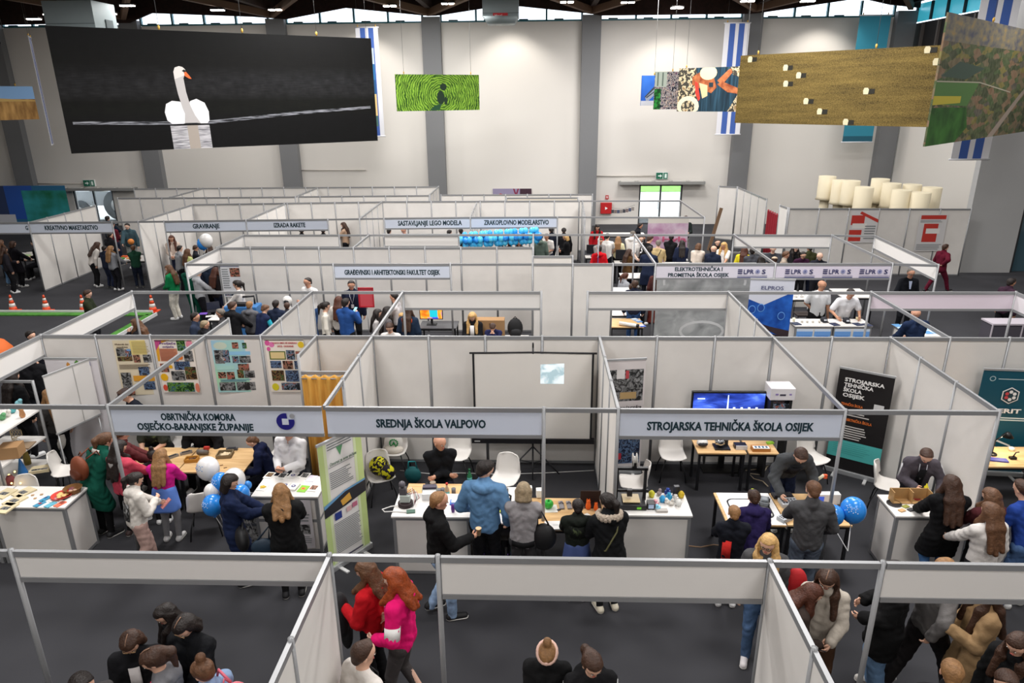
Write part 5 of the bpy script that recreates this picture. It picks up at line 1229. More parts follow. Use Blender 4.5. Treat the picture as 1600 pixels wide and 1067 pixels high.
o = E('grinder', 'grey and red hand grinder on the craft table', 'tool', at(318, 711, .74)); MB().tube([(-.1, 0, .06), (.08, .02, .06)], .045, GYM).build('body', o); MB().box((.06, .03, .12), (.09, .05, .05), mat('#b0342c', .5)).build('handle', o)
lath(205, 727, .74, [(.06, 0), (.09, .05), (.08, .05), (.05, .015)], mat('#8a4a30', .6), 'clay_bowl', 'reddish clay bowl before the dark-haired child', 'bowl')
lath(183, 722, .74, [(.05, 0), (.05, .08), (.0, .09)], mat('#9c9a96', .3, .6), 'tin', 'grey tin standing by the curly-haired woman', 'tin')
for x, y, lab in ((346, 727, 'small brown leather scrap on the bare part of the craft table'), (272, 733, 'thin wooden sliver near the table edge'), (352, 731, 'second leather scrap beyond the balloons')): flatp(x, y, .74, .05, .02, mat('#6a4426', .7), 'scrap', lab, 30, cat='scrap')
# leaflets on the chamber counter
lf = [(421, 743, WP, photo(5), 'leaflet with brown photographs at the back corner of the leaflet counter'), (441, 744, WP, photo(4), 'leaflet with small grey marks, back row'), (458, 743, WP, None, 'white booklet with a dark ring, back row'), (476, 744, WP, photo(4), 'leaflet with black drawings, back row'), (487, 748, mat('#d9d4e2', .5), None, 'pale lilac leaflet beside the green roll-up'), (411, 762, WP, None, 'white plate of yellow sweets on the leaflet counter'), (446, 758, WP, None, 'white booklet half hidden by the woman with light brown hair'), (459, 762, WP, None, 'thick stack of white booklets with a dark ring'), (474, 764, mat('#8cc63c', .5), None, 'lime green leaflet with an orange circle'), (490, 763, WP, photo(2), 'leaflet with red and yellow flowers')]
for k, (x, y, m_, ph, lab) in enumerate(lf):
    o = flatp(x, y, CT, .13, .18, m_, 'leaflet', lab, -8, [(.12, .25, .88, .9, ph)] if ph else [], 'leaflets on the chamber counter', .03 if k == 7 else .008)
    d = MB()
    if k in (2, 6, 7): ring_ = [(.032*cos(t*pi/8), .032*sin(t*pi/8), .0335 if k == 7 else .0105) for t in range(16)]; d.quad(ring_, NV); d.quad([(a*.5, b_*.5, c+.001) for a, b_, c in ring_], WP); d.build('ring_mark', o)
    if k == 8: d.quad([(.035*cos(t*pi/8), .035*sin(t*pi/8), .0105) for t in range(16)], mat('#e8a030', .5)); d.quad([(.02*cos(t*pi/8), .02*sin(t*pi/8), .0115) for t in range(16)], mat('#d85a4a', .5)); d.build('circle', o)
    if k == 5:
        for j in range(10): d.ell((.04*cos(j*2.4)*sqrt(j/10), .04*sin(j*2.4)*sqrt(j/10), .015), (.016, .014, .01), mat('#d8b43a', .5))
        d.build('sweets', o)
# robot counter
q = at(634, 789, CT); o = E('robot_model', 'small cabled robot on a round dark foot', 'robot', (q.x, q.y, CT))
MB().lathe([(.11, 0), (.11, .05), (.09, .06)], mat('#2a1c1e', .5)).build('foot', o); MB().box((0, 0, .12), (.14, .1, .1), mat('#a8b0aa', .5)).build('body', o)
MB().box((-.03, .02, .22), (.1, .08, .1), mat('#4c484c', .5)).build('arm_block', o); MB().ell((-.04, .03, .32), (.05, .05, .05), mat('#57535a', .4)).build('head', o)
for k in range(5): MB().tube([(.02*k-.04, 0, .17), (.08+.02*k, .06, .26-.02*k), (.12+.02*k, 0, .12), (.13, -.06+.03*k, .02)], .006, mat(('#dcdcdc', '#8c3a3c', '#3a3a3e', '#c9c9c9', '#b07a7c')[k], .5), 5).build('cable', o)
obj1('cable', 'white looped cable falling over the counter corner by the robot', 'cable', MB().tube([(q.x-.05, q.y-.05, CT+.03), (q.x-.2, q.y-.06, CT+.012), (q.x-.31, q.y-.14, CT+.012), (q.x-.26, q.y-.2, CT+.012), (q.x-.1, q.y-.18, CT+.012), (q.x+.05, q.y-.2, CT+.012)], .009, mat('#d8d6d4', .5), 6))
box_(642, 800, CT, (.12, .08, .02), mat('#4d6a5c', .5), 'circuit_board', 'green circuit board in front of the robot', 'circuit board', 10)
o = box_(671, 778, CT, (.2, .13, .1), mat('#cfd0d0', .3), 'parts_organiser', 'clear organiser box of parts behind the man with the cup', 'box', 4); MB().box((0, .12, .05), (.22, .1, .1), mat('#8f9a94', .4)).build('drawer_row', o); MB().box((0, .12, .115), (.2, .09, .03), mat('#3c3548', .5)).build('lid', o)
lath(677, 768, .74, [(.03, 0), (.045, .16), (.047, .165), (.04, .165)], mat('#8a7a6a', .5), 'tall_cup', 'tall brown paper cup with a pale rim on the wooden table', 'cup')
def bottle(px, py, z, body, cap, lab, s=1):
    q = at(px, py, z); o = E('bottle', lab, 'bottle', (q.x, q.y, z)); MB().lathe([(.03*s, 0), (.032*s, .02*s), (.032*s, .13*s), (.012*s, .18*s), (.012*s, .2*s)], mat(body, .15, spec=.6)).build('body', o)
    MB().lathe([(.0325*s, .05*s), (.0325*s, .11*s)], mat('#5fb0a8', .5), n=20).build('wrapper', o); MB().lathe([(.015*s, .2*s), (.015*s, .225*s)], mat(cap, .4)).build('cap', o)
bottle(699, 779, .74, '#c8a888', '#c8362e', 'plastic bottle with a red cap on the wooden table', 1.2)
bottle(734, 757, 0, '#3f8a5c', '#2a6a44', 'green plastic bottle standing on the carpet', 1.4)
flatp(667, 759, .74, .085, .16, mat('#1c1c20', .3), 'phone', 'black phone lying on the wooden table', -15, cat='phone', th=.01)
for x, y, lab in ((686, 772, 'dark grey tumbler closest to the tall brown cup'), (692, 771, 'grey tumbler in the middle of three'), (709, 771, 'grey tumbler closest to the blue tray')): lath(x, y, .74, [(.03, 0), (.035, .09), (.03, .09)], mat('#6a6a6e', .5), 'tumbler', lab, 'cup', 'grey tumblers')
o = box_(712, 786, CT, (.16, .12, .025), mat('#2f6cc4', .4), 'blue_tray', 'bright blue tray on the robot counter', 'tray'); MB().box((0, 0, .03), (.12, .08, .02), mat('#cfd8e4', .5)).build('insert', o)
lath(708, 800, CT, [(.02, 0), (.03, .05), (.025, .12), (.0, .13)], mat('#5c2a7c', .4), 'violet_figure', 'violet and pink figure beside the blue tray', 'figurine')
# demonstration desk between the counters
o = E('camera_stand', 'grey document camera on a black stand', 'camera', (at(785, 772, 1.0).x, at(785, 772, 1.0).y, .74))
MB().box((0, 0, .02), (.36, .22, .04), mat('#2a2a2c', .5)).build('base', o); MB().tube([(.1, 0, .04), (.12, .05, .2), (.02, 0, .3)], .016, mat('#3a3a3c', .4)).build('arm', o); MB().box((0, 0, .32), (.15, .1, .08), mat('#8a8a88', .4), .5).build('head', o)
table('white_table', 'white table between the tall visitor and the woman in grey', -.9, .36, -.32, .9, top=CW)
o = E('toy_robot', 'orange and black toy robot by the document camera', 'toy', at(776, 781, .76)); MB().box((0, 0, .04), (.09, .06, .06), mat('#d8862a', .5)).build('body', o); MB().ell((.0, 0, .09), (.03, .03, .03), mat('#2a2420', .5)).build('head', o); MB().ell((.02, -.03, .095), (.012, .01, .012), mat('#e0c03a')).build('eye', o)
flatp(784, 797, .93, .2, .09, mat('#c8d438', .5), 'yellow_green_card', 'yellow-green card in front of the tall visitor', 3, cat='card')
for x, y, s, lab in ((826, 772, (.1, .08, .13), 'white carton behind the woman in grey'), (843, 775, (.1, .1, .12), 'white carton beside the sign post'), (789, 783, (.2, .1, .02), 'flat white carton by the document camera')): box_(x, y, .76, s, WP, 'white_carton', lab, 'box', 6, 'white cartons')
# pumpkin table
o = E('pumpkin', 'bright green printed pumpkin on a white sheet', 'pumpkin', at(857, 793, .75))
d = MB()
for k in range(8): d.ell((.035*cos(k*pi/4), .035*sin(k*pi/4), .062), (.038, .038, .058), mat('#2fae3c', .35))
d.build('body', o); MB().tube([(0, 0, .11), (.005, 0, .14)], [.012, .008], mat('#2a9436', .4)).build('stem', o)
flatp(858, 795, .742, .24, .2, WP, 'white_sheet', 'white sheet under the green pumpkin', 4, cat='paper')
o = flatp(868, 822, .742, .3, .2, mat('#e6e4e2', .3), 'laptop', 'closed white laptop before the boy in camouflage', 3, cat='laptop', th=.02); MB().box((0, 0, .021), (.08, .03, .002), mat('#cfcfcf', .3)).build('mark', o)
for x, lab in ((877, 'grey sandal nearer the pumpkin'), (889, 'grey sandal nearer the dark display box')):
    q = at(x, 790, .742); o = obj1('sandal', lab, 'shoe', MB().box((0, 0, .012), (.07, .2, .024), mat('#8f8a8c', .6)), (q.x, q.y, .742), R(6), 'pair of grey sandals', .01); MB().tube([(-.035, .02, .02), (0, .03, .05), (.035, .02, .02)], .01, mat('#77727a', .6), 6).build('strap', o)
o = E('display_box', 'dark open display box behind the orange foxes', 'box', (at(922, 782, .742).x, .48, .742)); MB().box((0, 0, .1), (.3, .02, .2), mat('#2a1a16', .6)).build('back', o); MB().box((0, -.08, .006), (.3, .16, .012), mat('#2a1a16', .6)).build('floor_board', o)
for x, y, s, lab in ((919, 794, 1, 'bigger orange fox figure'), (931, 796, .8, 'smaller orange fox figure')):
    q = at(x, y, .75); o = E('fox_figure', lab, 'figurine', (q.x, q.y, .742), 0, 'orange fox figures'); om = mat('#e8641c', .4)
    MB().lathe([(.035*s, 0), (.042*s, .04*s), (.03*s, .1*s), (.0, .13*s)], om).build('body', o); d = MB().ell((0, 0, .125*s), (.032*s, .03*s, .028*s), om)
    for k in (1, -1): d.lathe([(.012*s, 0), (.0, .03*s)], om, (k*.018*s, 0, .145*s), 8)
    d.build('head', o)
for k, (x, y, c, lab) in enumerate(((925, 812, '#a8906a', 'beige wooden ruler by the woman in the parka'), (933, 806, '#8a8a8e', 'bundle of small metal parts by the woman in the parka'), (915, 806, '#d8d6d2', 'white paper slip near the foxes'), (873, 797, '#24283a', 'dark pen by the pumpkin'), (900, 808, '#c9c4be', 'white note in front of the foxes'))): flatp(x, y, .742, .12 if k != 3 else .05, .03 if k in (0, 3) else .07, mat(c, .6), 'small_item', lab, 35, cat='small item', th=.012)
o = E('tube_rack', 'bent green tube frame beside the pumpkin table', 'frame', (-.42, -.46, 0)); MB().tube([(0, 0, 0), (0, 0, .72), (.03, .0, .8), (.1, .0, .84), (.26, 0, .84)], .03, mat('#1c6a34', .4), 10).build('tube', o); MB().box((.2, .02, .3), (.05, .03, .5), mat('#1c6a34', .4)).build('plate', o); MB().tube([(-.09, 0, .02), (-.09, 0, .6)], .02, mat('#1d1d20', .5)).build('chain', o)
# desktop printing machine
q = at(983, 789, CT); o = E('desktop_3d_printer', 'black open-frame desktop printing machine with a white spool', 'printer', (q.x+.02, .1, CT))
bk = mat('#1f1f21', .45)
MB().box((0, 0, .04), (.4, .36, .08), bk).build('base', o, bevel=.008); MB().box((0, -.02, .1), (.24, .22, .012), mat('#c9b48c', .4)).build('print_bed', o)
for s in (1, -1): MB().box((s*.2, .05, .29), (.04, .05, .5), bk).build('column', o)
MB().box((0, .05, .54), (.46, .05, .04), bk).build('crossbar', o); MB().box((0, .03, .2), (.5, .03, .03), bk).build('gantry', o); MB().box((-.02, -.01, .19), (.07, .06, .1), mat('#2c2a2c', .4)).build('nozzle_head', o)
MB().lathe([(.095, -.03), (.095, -.024), (.05, -.022), (.05, .022), (.095, .024), (.095, .03)], mat('#d2d0cc', .4), (0, 0, 0), 20, Matrix.Translation((.04, .05, .68)) @ Matrix.Rotation(pi/2, 4, 'Y')).build('spool', o); MB().box((.04, .05, .6), (.06, .05, .1), bk).build('spool_holder', o)
MB().box((.27, -.1, .05), (.1, .12, .09), bk).build('control_box', o); MB().box((.27, -.162, .055), (.075, .004, .06), mat('#9aa8c0', .3, emit=.3)).build('display', o); MB().box((.1, -.182, .04), (.06, .006, .03), mat('#5fae2c', .4, emit=.4)).build('light', o)
PCOL = ['#d8d23c', '#9a8a8c', '#1f3f9a', '#2f9ad0', '#e6e2dc', '#35a8d8', '#d8b82c', '#c9c4bc', '#e0a0a8', '#dcdcd8', '#8fd0e8', '#e8e4e0']
pn = ['yellow', 'grey', 'dark blue', 'sky blue', 'white', 'cyan', 'amber', 'beige', 'pink', 'off-white', 'pale blue', 'chalk white']
pp = [(1018, 776), (1030, 773), (1043, 772), (1035, 784), (1042, 786), (1045, 779), (1064, 777), (1049, 789), (1024, 790), (1060, 790), (1028, 796), (1055, 782)]
for (x, y), c, n_ in zip(pp, PCOL, pn):
    q = at(x, y, CT); k = pp.index((x, y)); mb = MB()
    if k % 3 == 0: mb.lathe([(.035, 0), (.05, .06), (.02, .1), (.0, .105)], mat(c, .4), n=8)
    elif k % 3 == 1: mb.ell((0, 0, .03), (.045, .035, .03), mat(c, .4)).ell((.02, 0, .07), (.025, .025, .025), mat(c, .4))
    else: mb.box((0, 0, .03), (.07, .06, .06), mat(c, .4), .5).lathe([(.02, .06), (.03, .09), (.0, .1)], mat(c, .4), n=10)
    obj1('printed_toy', '%s printed trinket on the printing machine counter' % n_, 'toy', mb, (q.x, q.y, CT), k, 'printed trinkets')
box_(1056, 774, CT, (.08, .06, .16), mat('#20222a', .4), 'black_speaker', 'black box standing behind the printed trinkets', 'box', 10)
box_(1034, 799, CT, (.16, .07, .03), mat('#a8a29c', .5), 'flat_case', 'flat grey case at the front of the trinkets', 'case', 2)
# wooden tables at the back of the technical school stand
q = at(1097, 697, .74); o = E('headset', 'white headset with black pads on the wooden table', 'headset', q); MB().ell((0, 0, .07), (.1, .08, .07), mat('#dcdad6', .3)).build('shell', o); MB().ell((.0, -.045, .06), (.085, .05, .045), mat('#26262a', .4)).build('pads', o)
q = at(1127, 699, .74); o = E('steel_sphere', 'shiny steel sphere on a black slate', 'ornament', q); MB().box((0, 0, .012), (.26, .22, .024), mat('#1d1d20', .5)).build('slate', o); MB().ell((-.03, 0, .11), (.09, .09, .09), mat('#b9bcc0', .12, 1), 16, 10).build('sphere', o); MB().box((.08, .03, .08), (.06, .06, .12), mat('#2a2a2d', .4)).build('clamp', o)
q = at(1157, 700, .74); o = E('test_device', 'black test device with a white card leaning on it', 'device', q); MB().box((0, .04, .03), (.2, .13, .06), mat('#1a1a1c', .4)).build('body', o); MB().box((0, -.06, .035), (.19, .012, .08), mat('#cfd0d2', .5)).build('card', o)
q = at(1188, 703, .74); o = E('framed_display', 'framed white display with four blue pieces', 'frame', q); MB().box((0, 0, .03), (.3, .14, .06), mat('#b5793c', .6)).build('frame', o); MB().box((0, -.02, .062), (.27, .1, .006), mat('#e4e2dc', .5)).build('mount', o)
for k in range(4): MB().box((-.09+.06*k, -.02, .068), (.03, .05, .008), mat('#2c5a7a', .4)).build('blue_piece', o)
flatp(1203, 693, .74, .12, .06, mat('#8fc43a', .5), 'green_part', 'lime green part behind the framed display', 12, cat='part', th=.03)
# track table
q = at(1172, 795, .742); TS = MB().box((0, 0, .002), (.78, .84, .004), mat('#e2e0de', .5))
o = obj1('track_sheet', 'white sheet with a black rounded track', 'sheet', TS, (3.03, .37, .741)); d = MB(); bk2 = mat('#17171c', .6)
def rr(hw, hh, r, n=5):
    return [(sx*(hw-r)+r*cos(R(a0+90*i/n)), sy*(hh-r)+r*sin(R(a0+90*i/n))) for sx, sy, a0 in ((1, 1, 0), (-1, 1, 90), (-1, -1, 180), (1, -1, 270)) for i in range(n+1)]
A_, B_ = rr(.30, .26, .11), rr(.275, .235, .09)
d.add([(x-.0, y-.0, .0055) for x, y in A_]+[(x, y, .0055) for x, y in B_], [(i, (i+1) % len(A_), len(A_)+(i+1) % len(A_), len(A_)+i) for i in range(len(A_))], bk2); d.build('track', o)
q = at(1194, 787, .75); o = E('model_car', 'grey model car on the track sheet', 'toy car', (q.x, q.y, .748), R(70)); MB().box((0, 0, .05), (.22, .12, .05), mat('#5c6064', .4)).build('chassis', o, bevel=.015); MB().box((-.02, 0, .09), (.12, .1, .05), mat('#777c80', .4)).build('cabin', o, bevel=.02)
for sx in (1, -1):
    for sy in (1, -1): MB().lathe([(.03, -.015), (.03, .015)], mat('#1b1b1d', .6), (0, 0, 0), 12, Matrix.Translation((sx*.075, sy*.062, .03)) @ Matrix.Rotation(pi/2, 4, 'X')).build('wheel', o)
q = at(1176, 767, .78); obj1('tennis_ball', 'yellow-green tennis ball at the back of the track sheet', 'ball', MB().ell((0, 0, 0), (.036, .036, .036), mat('#c8e02c', .8, bump=.2), 14, 9), (q.x, q.y, .781))
def keypad(px, py, lab, w_, d_, rz, dots=True):
    q = at(px, py, .74); o = E('keypad', lab, 'device', (q.x, q.y, .74), R(rz)); MB().box((0, 0, .03), (w_, d_, .06), mat('#aeb2b6', .4)).build('case', o, bevel=.006)
    d = MB()
    for i in range(5):
        for j in range(3): d.box((w_*(-.36+.18*i), d_*(-.22+.22*j), .063), (w_*.1, d_*.1, .006), mat('#3a3d44', .4))
    d.build('keys', o)
keypad(1232, 788, 'grey control unit with rows of dark keys', .26, .2, 4); keypad(1226, 812, 'smaller grey unit in front of the control unit', .2, .13, 32)
o = box_(1222, 776, .74, (.3, .14, .04), mat('#222226', .4), 'black_keyboard', 'black keyboard beside the track sheet', 'keyboard', 3); MB().box((0, 0, .045), (.26, .1, .01), mat('#34343a', .5)).build('keys', o)
o = box_(1293, 785, .74, (.32, .1, .16), mat('#d4d4d6', .4), 'white_device', 'white device with a blue screen beside the balloons', 'device', 2); MB().box((-.13, -.052, .09), (.09, .004, .08), mat('#2c4fb8', .3, emit=.6)).build('screen', o)
q = at(1282, 775, .74); o = E('jointed_robot', 'small jointed robot arm with orange parts', 'robot', (q.x, q.y+.1, .74)); MB().lathe([(.07, 0), (.06, .05)], mat('#26262a', .4)).build('base', o); MB().tube([(0, 0, .05), (-.04, .02, .2), (.05, 0, .3)], .025, mat('#c9bfa4', .5)).build('arm', o); MB().ell((-.04, .02, .2), (.035, .035, .035), mat('#d8542a', .5)).build('joint', o); MB().box((.07, 0, .28), (.05, .04, .06), mat('#d8542a', .5)).build('gripper', o)
o = E('white_projector', 'white boxy projector on a black stand by the back partition', 'projector', (at(1229, 640, 1.45).x, 2.7, 0)); MB().box((0, 0, 1.62), (.42, .34, .22), mat('#dcd9dc', .4)).build('case', o, bevel=.01); d = MB(); d.box((-.1, -.172, 1.62), (.05, .004, .03), mat('#8a7ab0', .4)); d.box((.0, -.172, 1.61), (.1, .004, .03), mat('#3a3848', .4)); d.box((.13, -.172, 1.62), (.04, .004, .03), mat('#8a7ab0', .4)); d.build('marks', o)
for s in (1, -1): MB().box((s*.16, 0, .75), (.05, .3, 1.5), mat('#1d1d1f', .5)).build('upright', o)
MB().box((0, 0, 1.38), (.3, .28, .1), photo(0)).build('drawer', o)
obj1('floor_cable', 'tangle of cables on the carpet behind the track table', 'cable', MB().tube([at(1165, 735), at(1185, 733), at(1200, 728), at(1190, 742), at(1170, 740), at(1178, 748)]+[at(1192, 752), at(1200, 760)], .012, mat('#b8a890', .6), 6))
obj1('floor_cable', 'taped brown cable lying across the aisle by the printing counter', 'cable', MB().tube([at(1075, 853), at(1095, 855), at(1115, 851), at(1130, 853), at(1146, 846)], .012, mat('#9a7a5c', .6), 6))
obj1('floor_cable', 'thin white cable along the foot of the screen partition', 'cable', MB().tube([at(625, 735), at(670, 740), at(720, 739), at(780, 741), at(850, 739), at(928, 735)], .01, mat('#c9c7c4', .6), 6))
# wooden box counter
o = E('wooden_box', 'open wooden box with a partition on the printed parts counter', 'box', (at(1413, 775, CT).x, .24, CT)); wm = mat('#b08a58', .6, var=.15, vscale=4)
MB().box((0, .06, .09), (.52, .012, .18), wm).build('back', o); MB().box((0, 0, .006), (.52, .14, .012), wm).build('bottom', o)
for x in (-.26, 0, .26): MB().box((x, 0, .09), (.012, .14, .18), wm).build('side', o)
o = lath(1397, 787, CT, [(.1, 0), (.1, .012), (.085, .012), (.085, .004), (0, .004)], mat('#2a2a2c', .5), 'ring_plate', 'black ringed plate at the corner of the printed parts counter', 'plate')
for x, y, c, lab in ((1420, 783, '#b8946a', 'tan printed card by the wooden box'), (1433, 781, '#8c2f2a', 'dark red printed piece by the wooden box'), (1415, 792, '#8a8a3a', 'olive printed piece near the black ring'), (1423, 797, '#3a3a3c', 'black printed gear piece at the front'), (1436, 790, '#5a5a5c', 'grey printed piece in the middle'), (1409, 798, '#c09a6c', 'kraft paper note at the counter front'), (1437, 800, '#444448', 'dark printed piece at the front'), (1447, 784, '#b89a70', 'tan printed piece beside the girl in black')): flatp(x, y, CT, .09, .06, mat(c, .6), 'printed_piece', lab, 25, cat='part', group='printed parts on the counter', th=.015)
q = at(1446, 768, CT); obj1('yellow_bottle', 'small yellow bottle next to the wooden box', 'bottle', MB().lathe([(.03, 0), (.03, .08), (.01, .11), (.01, .13)], mat('#dccf2c', .4)), (q.x, q.y, CT))
flatp(1497, 800, CT, .1, .16, mat('#3c3c40', .5), 'tablet', 'dark tablet between the two girls', 20, [(.1, .1, .9, .9, photo(5))], cat='tablet')
# bench with lamp
o = E('desk_lamp', 'black desk lamp glowing over the wooden bench', 'lamp', (at(1552, 712, .74).x, 2.1, .74)); MB().lathe([(.08, 0), (.08, .02)], mat('#161616', .4)).build('base', o); MB().tube([(0, 0, .02), (.02, .02, .25), (.15, 0, .38)], .012, mat('#161616', .4)).build('arm', o); MB().lathe([(.03, .05), (.09, -.03), (.088, -.03), (.028, .04)], mat('#161616', .4), (.19, 0, .36), 14).build('shade', o); MB().ell((.19, 0, .355), (.03, .03, .03), mat('#ffe9bf', .3, emit=18)).build('bulb', o)
l = bpy.data.lights.new('desk_bulb', 'POINT'); l.energy = 9; l.color = (1, .8, .5); l.shadow_soft_size = .03; lo = bpy.data.objects.new('desk_bulb', l); COL.objects.link(lo); lo.parent = o; lo.location = (.19, 0, .31)
flatp(1558, 719, .74, .3, .12, mat('#3a3f9a', .5), 'blue_board', 'blue circuit board on the wooden bench', -12, cat='circuit board', th=.02)
q = at(1582, 717, .74); obj1('black_clip', 'black soldering clip stand on the wooden bench', 'tool', MB().box((0, 0, .02), (.1, .06, .04), mat('#161618')).tube([(0, 0, .04), (.03, 0, .12), (.08, 0, .13)], .01, mat('#161618'), 6), (q.x, q.y, .74))
lath(1580, 704, .74, [(.04, 0), (.045, .06), (.0, .07)], mat('#d8d4cc', .4), 'white_cup', 'white cup lit by the desk lamp', 'cup')
# bags on and under the chairs
yb = nodemat('yellow_floral', lambda nt, v: ramp(nt, noise(nt, v, 11, 2, None, 1), [(.5, '#1c1620'), (.53, '#c9c41c')], 'CONSTANT'), .6)
q = ch0.location
obj1('patterned_bag', 'round yellow and dark patterned bag, bigger of the two on the chair', 'bag', MB().ell((0, 0, .17), (.17, .13, .17), yb, 16, 12), (q.x-.02, q.y+.03, .45), 0, 'patterned bags', 0)
obj1('patterned_bag', 'round yellow and dark patterned bag, smaller of the two on the chair', 'bag', MB().ell((0, 0, .13), (.13, .12, .13), yb, 16, 12), (q.x+.15, q.y-.1, .45), 0, 'patterned bags', 0)
o = obj1('carrier_bag', 'white carrier bag with a green round print on a chair', 'bag', MB().ell((0, 0, .16), (.17, .1, .2), mat('#dcd8d2', .6, bump=.4, bscale=8), 14, 10).ell((0, -.06, .06), (.18, .12, .08), mat('#d8d0c4', .6, bump=.4, bscale=8), 14, 8), (-2.66, 2.6, .45)); d = MB(); gr_ = mat('#1f8a44', .5)
for t in range(11): d.box((.02+.07*cos(R(-60+t*28)), -.105, .2+.07*sin(R(-60+t*28))), (.024, .012, .024), gr_)
d.prism([(-.02, .15), (.02, .24), (.06, .15), (.02, .18)], -.115, -.1, gr_); d.build('print', o)
obj1('teal_bag', 'teal cloth bag on the carpet behind the patterned bags', 'bag', MB().ell((0, 0, .16), (.15, .09, .16), mat('#155a5e', .7, bump=.3, bscale=10)).tube([(-.08, 0, .28), (-.06, 0, .42), (.06, 0, .42), (.08, 0, .28)], .015, mat('#2a9aa0', .6), 6), (-2.28, 2.25, 0))
# curtain, turf, cones
def curtain_(name, label, x0, y0, x1, y1, z0, z1, m_, wv=.05, per=.16):
    L = sqrt((x1-x0)**2+(y1-y0)**2); n = int(L/per*8); vs = []; fs = []
    for i in range(n+1):
        t = i/n; off = wv*sin(t*L/per*2*pi)
        for z in (z0, (z0+z1)/2, z1-.05, z1+.03*abs(sin(t*L/per*pi))): vs.append((t*L, off*(1 if z < z1-.2 else .7), z))
    for i in range(n):
        for k in range(3): fs.append((i*4+k, i*4+4+k, i*4+5+k, i*4+1+k))
    o = E(name, label, 'curtain', (x0, y0, 0), math.atan2(y1-y0, x1-x0)); c_ = MB().add(vs, fs, m_, None, True).build('cloth', o); md = c_.modifiers.new('t', 'SOLIDIFY'); md.thickness = .008
    MB().tube([(0, 0, z1-.03), (L, 0, z1-.03)], .01, ALU).build('rod', o)
curtain_('yellow_curtain', 'golden yellow curtain closing the storage booth', -3.95, 1.92, -3.06, 1.92, .02, 2.15, mat('#d9a24a', .8, bump=.1))
curtain_('red_curtain', 'dark red curtain in the gap of the far white room', 9.2, 20.1, 9.22, 18.85, .02, 2.1, mat('#8f1d2a', .8), .06, .25)
TURF = mat('#4c8a35', .95, bump=.6, bscale=90, var=.2)
o = E('turf_border', 'green turf strip with a white edge bounding the driving course', 'turf', (0, 0, 0)); MB().box((-17.5, 12.35, .02), (10.2, .28, .04), TURF).build('strip', o); MB().box((-17.5, 12.52, .05), (10.2, .04, .1), mat('#dcdcdc', .5)).build('edge', o)
o = E('turf_border', 'green turf strip running towards the woman with brown hair', 'turf', (-12.3, 12.2, 0)); MB().box((-.05, -2.2, .02), (.3, 4.6, .04), TURF).build('strip', o); MB().box((.14, -2.2, .05), (.04, 4.6, .1), mat('#dcdcdc', .5)).build('edge', o)
def cone(x, y, lab, s=1):
    o = E('traffic_cone', lab, 'traffic cone', (x, y, .0), 0, 'traffic cones'); oc = mat('#e0502a', .5)
    MB().box((0, 0, .012*s), (.26*s, .26*s, .024*s), oc).build('base', o)
    MB().lathe([(.1*s, .02*s), (.078*s, .13*s)], oc).build('lower_cone', o); MB().lathe([(.078*s, .13*s), (.062*s, .22*s)], mat('#e6e2de', .5)).build('band', o); MB().lathe([(.062*s, .22*s), (.045*s, .3*s)], oc).build('middle_cone', o); MB().lathe([(.045*s, .3*s), (.034*s, .36*s)], mat('#e6e2de', .5)).build('band', o); MB().lathe([(.034*s, .36*s), (.02*s, .44*s), (.0, .445*s)], oc).build('tip', o)
for px, lab in ((10, 'orange traffic cone at the picture edge of the turf strip'), (63, 'second orange traffic cone along the turf strip'), (122, 'orange traffic cone beside the boy in dark green'), (232, 'orange traffic cone at the corner of the turf strip')):
    q = at(px, 491); cone(q.x, 12.72, lab, 1.25)
q = at(25, 645); cone(q.x, q.y, 'orange traffic cone behind the craft shelving', 1.35)
obj1('play_tent', 'orange and green domed play tunnel at the picture edge', 'tent', MB().lathe([(.62, 0), (.6, .2), (.45, .42), (.2, .55), (0, .58)], mat('#e8702c', .6), (0, 0, 0), 20).lathe([(.64, 0), (.63, .12)], mat('#5a9a3c', .6), (0, 0, 0), 20), at(-18, 560))
# middle stands
o = E('monitor', 'monitor with an orange and cyan picture on the dark desk', 'monitor', (at(672, 500, .95).x, 9.1, .74)); MB().box((0, 0, .35), (.62, .04, .38), mat('#161618', .3)).build('case', o); mo = nodemat('monitor_picture', lambda nt, v: ramp(nt, noise(nt, v, 2.2, 2, None, .8), [(.36, '#e0641c'), (.44, '#e8a030'), (.5, '#3a4ad0'), (.62, '#6a3ad0')]), .3)
bs = mo.node_tree.nodes['Principled BSDF']; mo.node_tree.links.new(bs.inputs['Base Color'].links[0].from_socket, bs.inputs['Emission Color']); bs.inputs['Emission Strength'].default_value = 1
MB().quad([(-.29, -.022, .18), (.29, -.022, .18), (.29, -.022, .52), (-.29, -.022, .52)], mo).build('screen', o); MB().quad([(-.04, -.024, .22), (.17, -.024, .22), (.17, -.024, .46), (-.04, -.024, .46)], mat('#22b8c8', .3, emit=.8)).build('window', o); MB().box((0, .05, .1), (.06, .04, .2), mat('#161618')).build('neck', o); MB().box((0, .03, .01), (.26, .18, .02), mat('#161618')).build('foot', o)
q = at(768, 515, .7); o = E('cardboard_box', 'big brown cardboard box behind the crouching boy', 'box', (q.x, 8.5, 0)); MB().box((0, 0, .55), (.72, .3, 1.1), cb).build('body', o); d = MB(); d.box((0, -.155, 1.0), (.06, .004, .05), mat('#6a4c30')); d.box((-.28, -.155, .8), (.12, .004, .02), mat('#6a4c30')); d.build('print', o)
